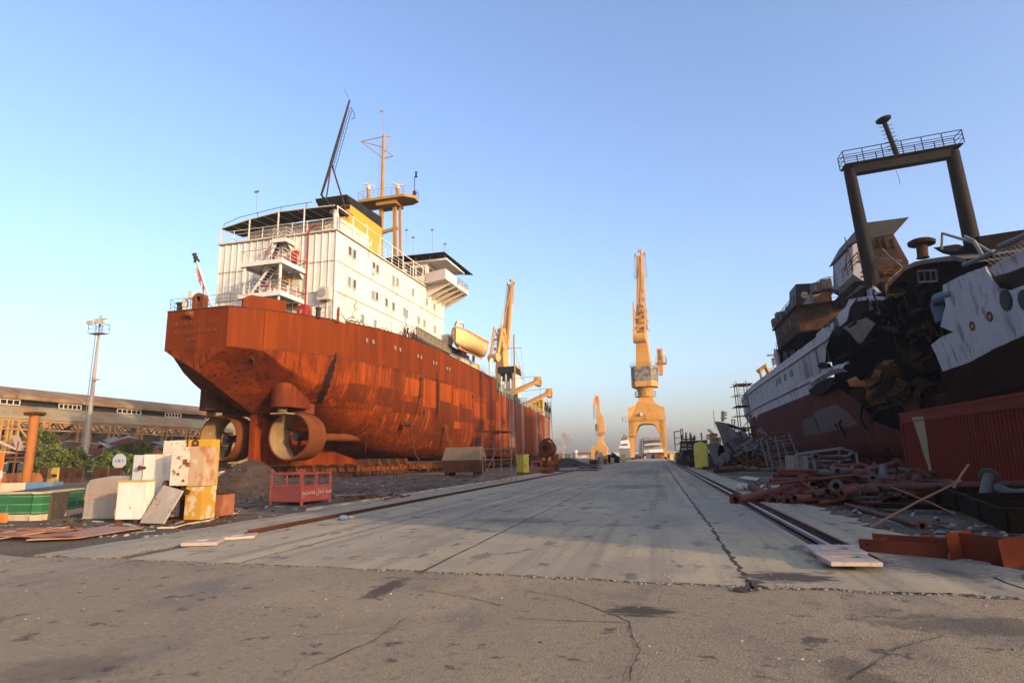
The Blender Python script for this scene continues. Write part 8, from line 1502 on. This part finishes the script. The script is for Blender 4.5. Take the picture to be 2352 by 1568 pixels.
# moored tug with ladder and house, right of the crane
f4 = d4; tg = thing('tug_boat', 'white deckhouse boat with brown roof edge and rusty ladder beyond the yellow cabinets', 'boat', (0, 0, 0)); ut = 108
boat_box(tg, [f4(*q) for q in ((270, 700), (840, 675), (850, 860), (290, 880))], ut, 10, off_white, 'deckhouse'); boat_box(tg, [f4(*q) for q in ((250, 690), (845, 665), (845, 685), (252, 712))], ut-.5, 11, rust, 'roof_edge'); boat_box(tg, [f4(*q) for q in ((130, 905), (850, 855), (860, 1060), (300, 1100), (290, 920))], ut+.4, 11, dark, 'hull'); 
for pts in ([(750, 712), (782, 712), (782, 756), (752, 756)], [(590, 700), (640, 695), (640, 830), (600, 835)]): boat_box(tg, [f4(*q) for q in pts], ut-.06, .05, black if pts[0][0] > 700 else grey_paint, 'window')
b = MB(); lad = [U(*f4(x, y), ut-2) for x, y in ((360, 1000), (410, 560))]; b.ladder(lad[0], lad[1], 2.0, (1, 0, 0), .12, .6); b.ladder(U(*f4(460, 950), ut-3), U(*f4(420, 560), ut-2.5), .8, (1, 0, 0), .1, 1.4); b.build('ladder', rust_dark, tg); b = MB(); b.rail([U(*f4(255, 690), ut), U(*f4(300, 690), ut)], 2, .09, 2, 1.5); b.rail([U(*f4(120, 910), ut), U(*f4(270, 895), ut)], 3.2, .09, 3, 1.5); b.tube([U(*f4(540, 670), ut), U(*f4(540, 600), ut)], .3, 6); b.tube([U(*f4(715, 660), ut), U(*f4(700, 505), ut)], .14, 6)
for x in (355, 450): b.tube([U(*f4(x, 690), ut), U(*f4(x+3, 500), ut)], .15, 5)
b.build('masts_and_rails', grey_paint, tg)
wb = thing('white_ship', 'white and buff ship upperworks with red roof edge behind the hull section', 'ship', (0, 0, 0)); uw = 92
boat_box(wb, [f4(*q) for q in ((885, 540), (1060, 530), (1060, 625), (880, 630))], uw, 6, cream, 'wheelhouse'); boat_box(wb, [f4(*q) for q in ((960, 625), (1140, 600), (1150, 800), (970, 800))], uw+1, 6, cream, 'house'); boat_box(wb, [f4(*q) for q in ((885, 527), (1065, 518), (1065, 540), (885, 548))], uw-.3, 6.5, red, 'roof_edge')
for pts in ([(1055, 640), (1082, 638), (1084, 675), (1057, 678)], [(890, 570), (905, 569), (905, 595), (890, 597)]): boat_box(wb, [f4(*q) for q in pts], uw+.9 if pts[0][0] > 1000 else uw-.1, .05, black, 'window')
b = MB(); b.beam(U(*f4(970, 530), uw), U(*f4(845, 430), uw), .3); b.tube([U(*f4(1175, 250), uw+30), U(*f4(1185, 20), uw+30)], .3, 6); b.ladder(U(*f4(1190, 250), uw+30), U(*f4(1190, 30), uw+30), .7, (1, 0, 0), .04, 1.4)
for y in (60, 110, 180): b.tube([U(*f4(1190, y+5), uw+30), U(*f4(1275, y-5), uw+30)], .12, 5)
b.tube([U(*f4(1010, 400), uw), U(*f4(970, 0), uw)], .04, 4)
for x in (1380, 1450): b.tube([U(*f4(x, 210), uw+30), U(*f4(1400 if x < 1400 else 1440, 340), uw+30)], .12, 5)
b.tube([U(*f4(1375, 212), uw+30), U(*f4(1460, 210), uw+30)], .1, 4); b.build('derrick_and_mast', off_white, wb)
b = MB()
for i in range(120):
    p = U(*f4(random.choice((random.uniform(310, 560), random.uniform(860, 980))), random.uniform(1000, 1230)), random.uniform(72, 100)); p.z = max(.1, min(p.z, 1.2)); d = V((random.uniform(-1.2, 1.2), random.uniform(-1, 1), random.uniform(-.3, .3))); b.beam(p-d, p+d, .1, random.choice((.1, .3, .6)), mi=random.choice((0, 0, 1, 2, 3)))
tag(b.build('scrap_metal', [rust_dark, grey_paint, MATS['duct_blue'], off_white]), kind='stuff')
# left verge far stores
b3 = lambda x, y: ((2150+.2232*x)/1.7415, (1550+.2232*y)/1.7415)
for x, y, w_, h_, u, lab in ((1218, 1350, .85, 1.5, 118, 'yellow cabinet left of the road in front of the black tyre heap'), (1343, 1358, .6, 1.0, 122, 'lower yellow cabinet standing before the black tyre heap'), (1548, 1315, .85, 1.6, 150, 'yellow cabinet left of the road close to the grey ship')):
    p = b3(x, y); cabinet(p[0], p[1], w_, .9, h_, lab, u=u)
def store(x0, x1, yb, yt, u, m, lab, cat, d=2.0, name='store_box'):
    A_, B_ = U(*b3(x0, yb), u), U(*b3(x1, yt), u); t = thing(name, lab, cat, (A_.x, u, 0)); b = MB(); w_, h_ = B_.x-A_.x, B_.z; b.box(0, w_, 0, d, 0, h_); b.build('body', m, t, bevel=.04); b = MB()
    for k in range(4): b.box(w_*k/3-.05 if k else 0, w_*k/3+.05, -.06, -.002, 0, h_)
    b.box(-.02, w_+.02, -.08, d+.02, h_, h_+.08); b.build('ribs', rust_dark, t); return t
store(930, 1050, 1370, 1300, 116, rust, 'brown steel tank box left of the far upright tank', 'tank'); store(1050, 1110, 1375, 1305, 115, MATS['sheet_pink'], 'pinkish rusty box beside the far upright tank', 'box')
drum(*b3(1128, 1375), 0.42, 1.4, 'grey upright tank by the pinkish box', grey_paint, u=114); drum(*b3(1218, 1385), .36, 1.0, 'rusty upright drum before the yellow cabinet', u=112)
b = MB()
for i in range(70): a_ = random.uniform(0, 6.28); c = U(*b3(1340, 1350), 126)+V((random.uniform(-1.2, 1.2), random.uniform(-1, 1), 0)); c.z = .25+random.random()*(1.7-abs(c.x-U(*b3(1340, 1350), 126).x)*.8); d = V((random.gauss(0, 1), random.gauss(0, 1), random.gauss(0, 1))).normalized(); b.pipe(c-d*.1, c+d*.1, .38, .22, 12)
tag(b.build('tyre_heap', black, None, True), 'black heap of old tyres by the road left of the grey ship', 'tyre heap')
rt_ = thing('red_shed', 'long low red shed on the horizon left of the far crane', 'shed', (0, 0, 0)); boat_box(rt_, [b3(*q) for q in ((590, 1262), (690, 1262), (690, 1300), (590, 1300))], 400, 12, red, 'wall'); boat_box(rt_, [b3(*q) for q in ((588, 1258), (692, 1258), (692, 1264), (588, 1264))], 399, 14, rust_dark, 'roof')
ch = thing('chimney', 'thin white topped chimney on the horizon left of the far crane', 'chimney', (0, 0, 0)); b = MB(); b.tube([U(*b3(690, 1290), 420), U(*b3(686, 1160), 420)], [1.6, 1.2], 8); b.build('stack', grey_paint, ch); b = MB(); b.tube([U(*b3(686, 1160), 420), U(*b3(684, 1120), 420)], 1.2, 8); b.build('top_band', white, ch)
fsp = thing('far_ship', 'pale ship with many masts on the horizon between chimney and crane', 'ship', (0, 0, 0)); boat_box(fsp, [b3(*q) for q in ((700, 1260), (880, 1250), (870, 1290), (710, 1295))], 440, 20, MATS['sheet_pink'], 'hull'); boat_box(fsp, [b3(*q) for q in ((720, 1240), (780, 1235), (790, 1220), (850, 1215), (875, 1250), (715, 1262))], 441, 14, off_white, 'upperworks'); b = MB()
for x in (725, 760, 800, 840, 865): b.tube([U(*b3(x, 1250), 445), U(*b3(x, 1205), 445)], .4, 5)
b.build('masts', off_white, fsp)
for i, (x0, x1, yb, yt, u, m, lab) in enumerate(((0, 135, 1420, 1330, 100, rust_dark, 'dark open steel trough beside the valve body'), (320, 385, 1380, 1320, 130, dark, 'small dark box far beyond the valve body'), (405, 450, 1360, 1265, 135, cream, 'little cream hut with pitched roof beyond the rusty bow'))): store(x0, x1, yb, yt, u, m, lab, 'box' if i < 2 else 'hut')
bt = thing('bare_tree', 'leafless spindly tree on the horizon beyond the rusty bow', 'tree', V((U(*b3(468, 1290), 240).x, 240, 0))); b = MB(); rnd = random.Random(4)
def br_(p, d, L2, r_, n):
    q = p+d*L2; b.tube([p, q], [r_, r_*.65], 5)
    if n:
        for k in range(3): br_(q if k else p.lerp(q, .6), (d+V((rnd.uniform(-.7, .7), rnd.uniform(-.7, .7), rnd.uniform(-.1, .3)))).normalized(), L2*.68, r_*.6, n-1)
br_(V((0, 0, 0)), V((0, 0, 1)), 4.0, .3, 5); b.build('branches', mat('bark_pale', (.28, .22, .18), .9), bt)
b = MB()
for i in range(240):
    x = random.uniform(-420, 120); y = random.uniform(430, 590); s_ = random.uniform(2, 9); b.box(x, x+s_*random.uniform(1, 4), y, y+6, 0, random.uniform(1.2, 4.5), random.choice((0, 1, 2, 3, 3)))
tag(b.build('far_shoreline', [MATS['sheet_tan'], rust, grey_paint, leaf[1]]), kind='stuff')
b = MB()
for i in range(60): c = U(*b3(random.uniform(290, 1000), random.uniform(1390, 1500)), random.uniform(60, 100)); b.obox(V((c.x, c.y, .08)), (random.uniform(.2, 1.6), random.uniform(-.5, .5), 0), (0, .2, .02), (0, 0, .05), random.choice((0, 1)))
tag(b.build('steel_scraps', [rust_dark, grey_paint]), kind='stuff')
cp = store(630, 705, 1415, 1380, 84, rust, 'small rusty skip before the black soil mound', 'skip', 1.2, 'rusty_skip')
# stones by the left rail
for x, y, r_, lab in ((908, 1313, .12, 'pale lump of stone resting beside the left crane rail'), (955, 1192, 0, '')):
    pass
for (x, y, r_, m, lab) in ((788, 1193, .12, blue, 'crumpled pale blue bag beside the left crane rail'), (806, 1190, .07, MATS['stone_pale'], 'pale stone on the left crane rail beside the blue bag')):
    b = MB(); c = G(x, y, .05); b.lathe(c, [(r_*.9, 0), (r_*1.2, r_*.3), (r_*.8, r_*.8), (r_*.2, r_)], 8); o = b.build('litter_bag' if r_ > .1 else 'stone', m); tag(o, lab, 'bag' if r_ > .1 else 'stone')
SPLIT = {'rust_stain': ('rust_stain', 99), 'hanging_wreckage': ('wreckage_strip', 99), 'goalpost_leg': ('goalpost_leg',), 'leg_base': ('leg_base',), 'dangling_cables': ('dangling_cable',), 'support_blocks': ('support_block',), 'bent_railing': ('bent_rail',), 'bridge_windows': ('window',), 'life_jackets': ('life_jacket',), 'deck_locker': ('deck_locker',), 'roof_gear': ('roof_gear',), 'deck_machinery': ('deck_machine', 60), 'tangled_rods': ('tangled_rod',), 'burnt_planks': ('burnt_plank',), 'wheels': ('wheel',), 'deck_posts': ('deck_post',), 'masts': ('mast',), 'exhaust_pipe': ('exhaust_pipe',), 'landing_post': ('landing_post',), 'hoist_wire': ('hoist_wire',), 'halyard': ('halyard',), 'foot': ('foot',), 'soot_panel': ('soot_panel',), 'gooseneck_vent': ('gooseneck_vent',), 'upright_bottles': ('bottle',), 'timber_bearers': ('timber_bearer',), 'torn_framing': ('torn_bar', 95), 'standard': ('scaffold_standard',), 'pipe_stub': ('pipe_stub',), 'foredeck_house': ('foredeck_house',), 'weld_seam': ('weld_seam', 99), 'aerial': ('aerial',), 'tower_platform': ('tower_platform', 99), 'drain': ('drain',), 'fitting': ('fitting',), 'sign_marks': ('sign_mark',), 'platform': ('platform',), 'tie_rod': ('tie_rod',)}
# ------------------------------------------------------------------ loose pieces become parts of their own
def islands(o, name=None, keep=95):
    me = o.data; n = len(me.vertices); par_ = list(range(n))
    def find(i):
        while par_[i] != i: par_[i] = par_[par_[i]]; i = par_[i]
        return i
    for e in me.edges:
        a, b_ = find(e.vertices[0]), find(e.vertices[1])
        if a != b_: par_[a] = b_
    grp = {}
    for p in me.polygons: grp.setdefault(find(p.vertices[0]), []).append(p)
    gl = sorted(grp.values(), key=lambda g: -len(g) if 0 else -sum(p.area for p in g)); rest = MB(); nm = name or o.name.split('.')[0]; ms = list(me.materials)
    for k, g in enumerate(gl):
        b = MB() if k < keep else rest; ix = {}
        for p in g:
            for i in p.vertices:
                if i not in ix: ix[i] = len(b.v); b.v.append(tuple(me.vertices[i].co))
            b.f.append(tuple(ix[i] for i in p.vertices)); b.m.append(p.material_index)
        if k < keep: c = b.build(nm, ms, o.parent, me.polygons[0].use_smooth); c.matrix_basis = o.matrix_basis
    if rest.f: tag(rest.build(nm, ms, o.parent), kind='stuff')
    for ch in KIDS(o): ch.parent = c
    bpy.data.objects.remove(o)
for o in list(C.objects):
    k = o.name.split('.')[0]
    if k in SPLIT: islands(o, *SPLIT[k])
# ------------------------------------------------------------------ dusty air
hz = bpy.data.materials.new('haze_air'); hz.use_nodes = True; ht = hz.node_tree; ht.nodes.remove(ht.nodes['Principled BSDF'])
pv = ht.nodes.new('ShaderNodeVolumePrincipled'); pv.inputs['Color'].default_value = (.92, .93, .95, 1); pv.inputs['Density'].default_value = .0003; pv.inputs['Anisotropy'].default_value = .1
ht.links.new(pv.outputs[0], ht.nodes['Material Output'].inputs['Volume'])
b = MB(); b.box(-700, 700, -250, 1400, -1, 75); tag(b.build('haze', hz), kind='stuff')
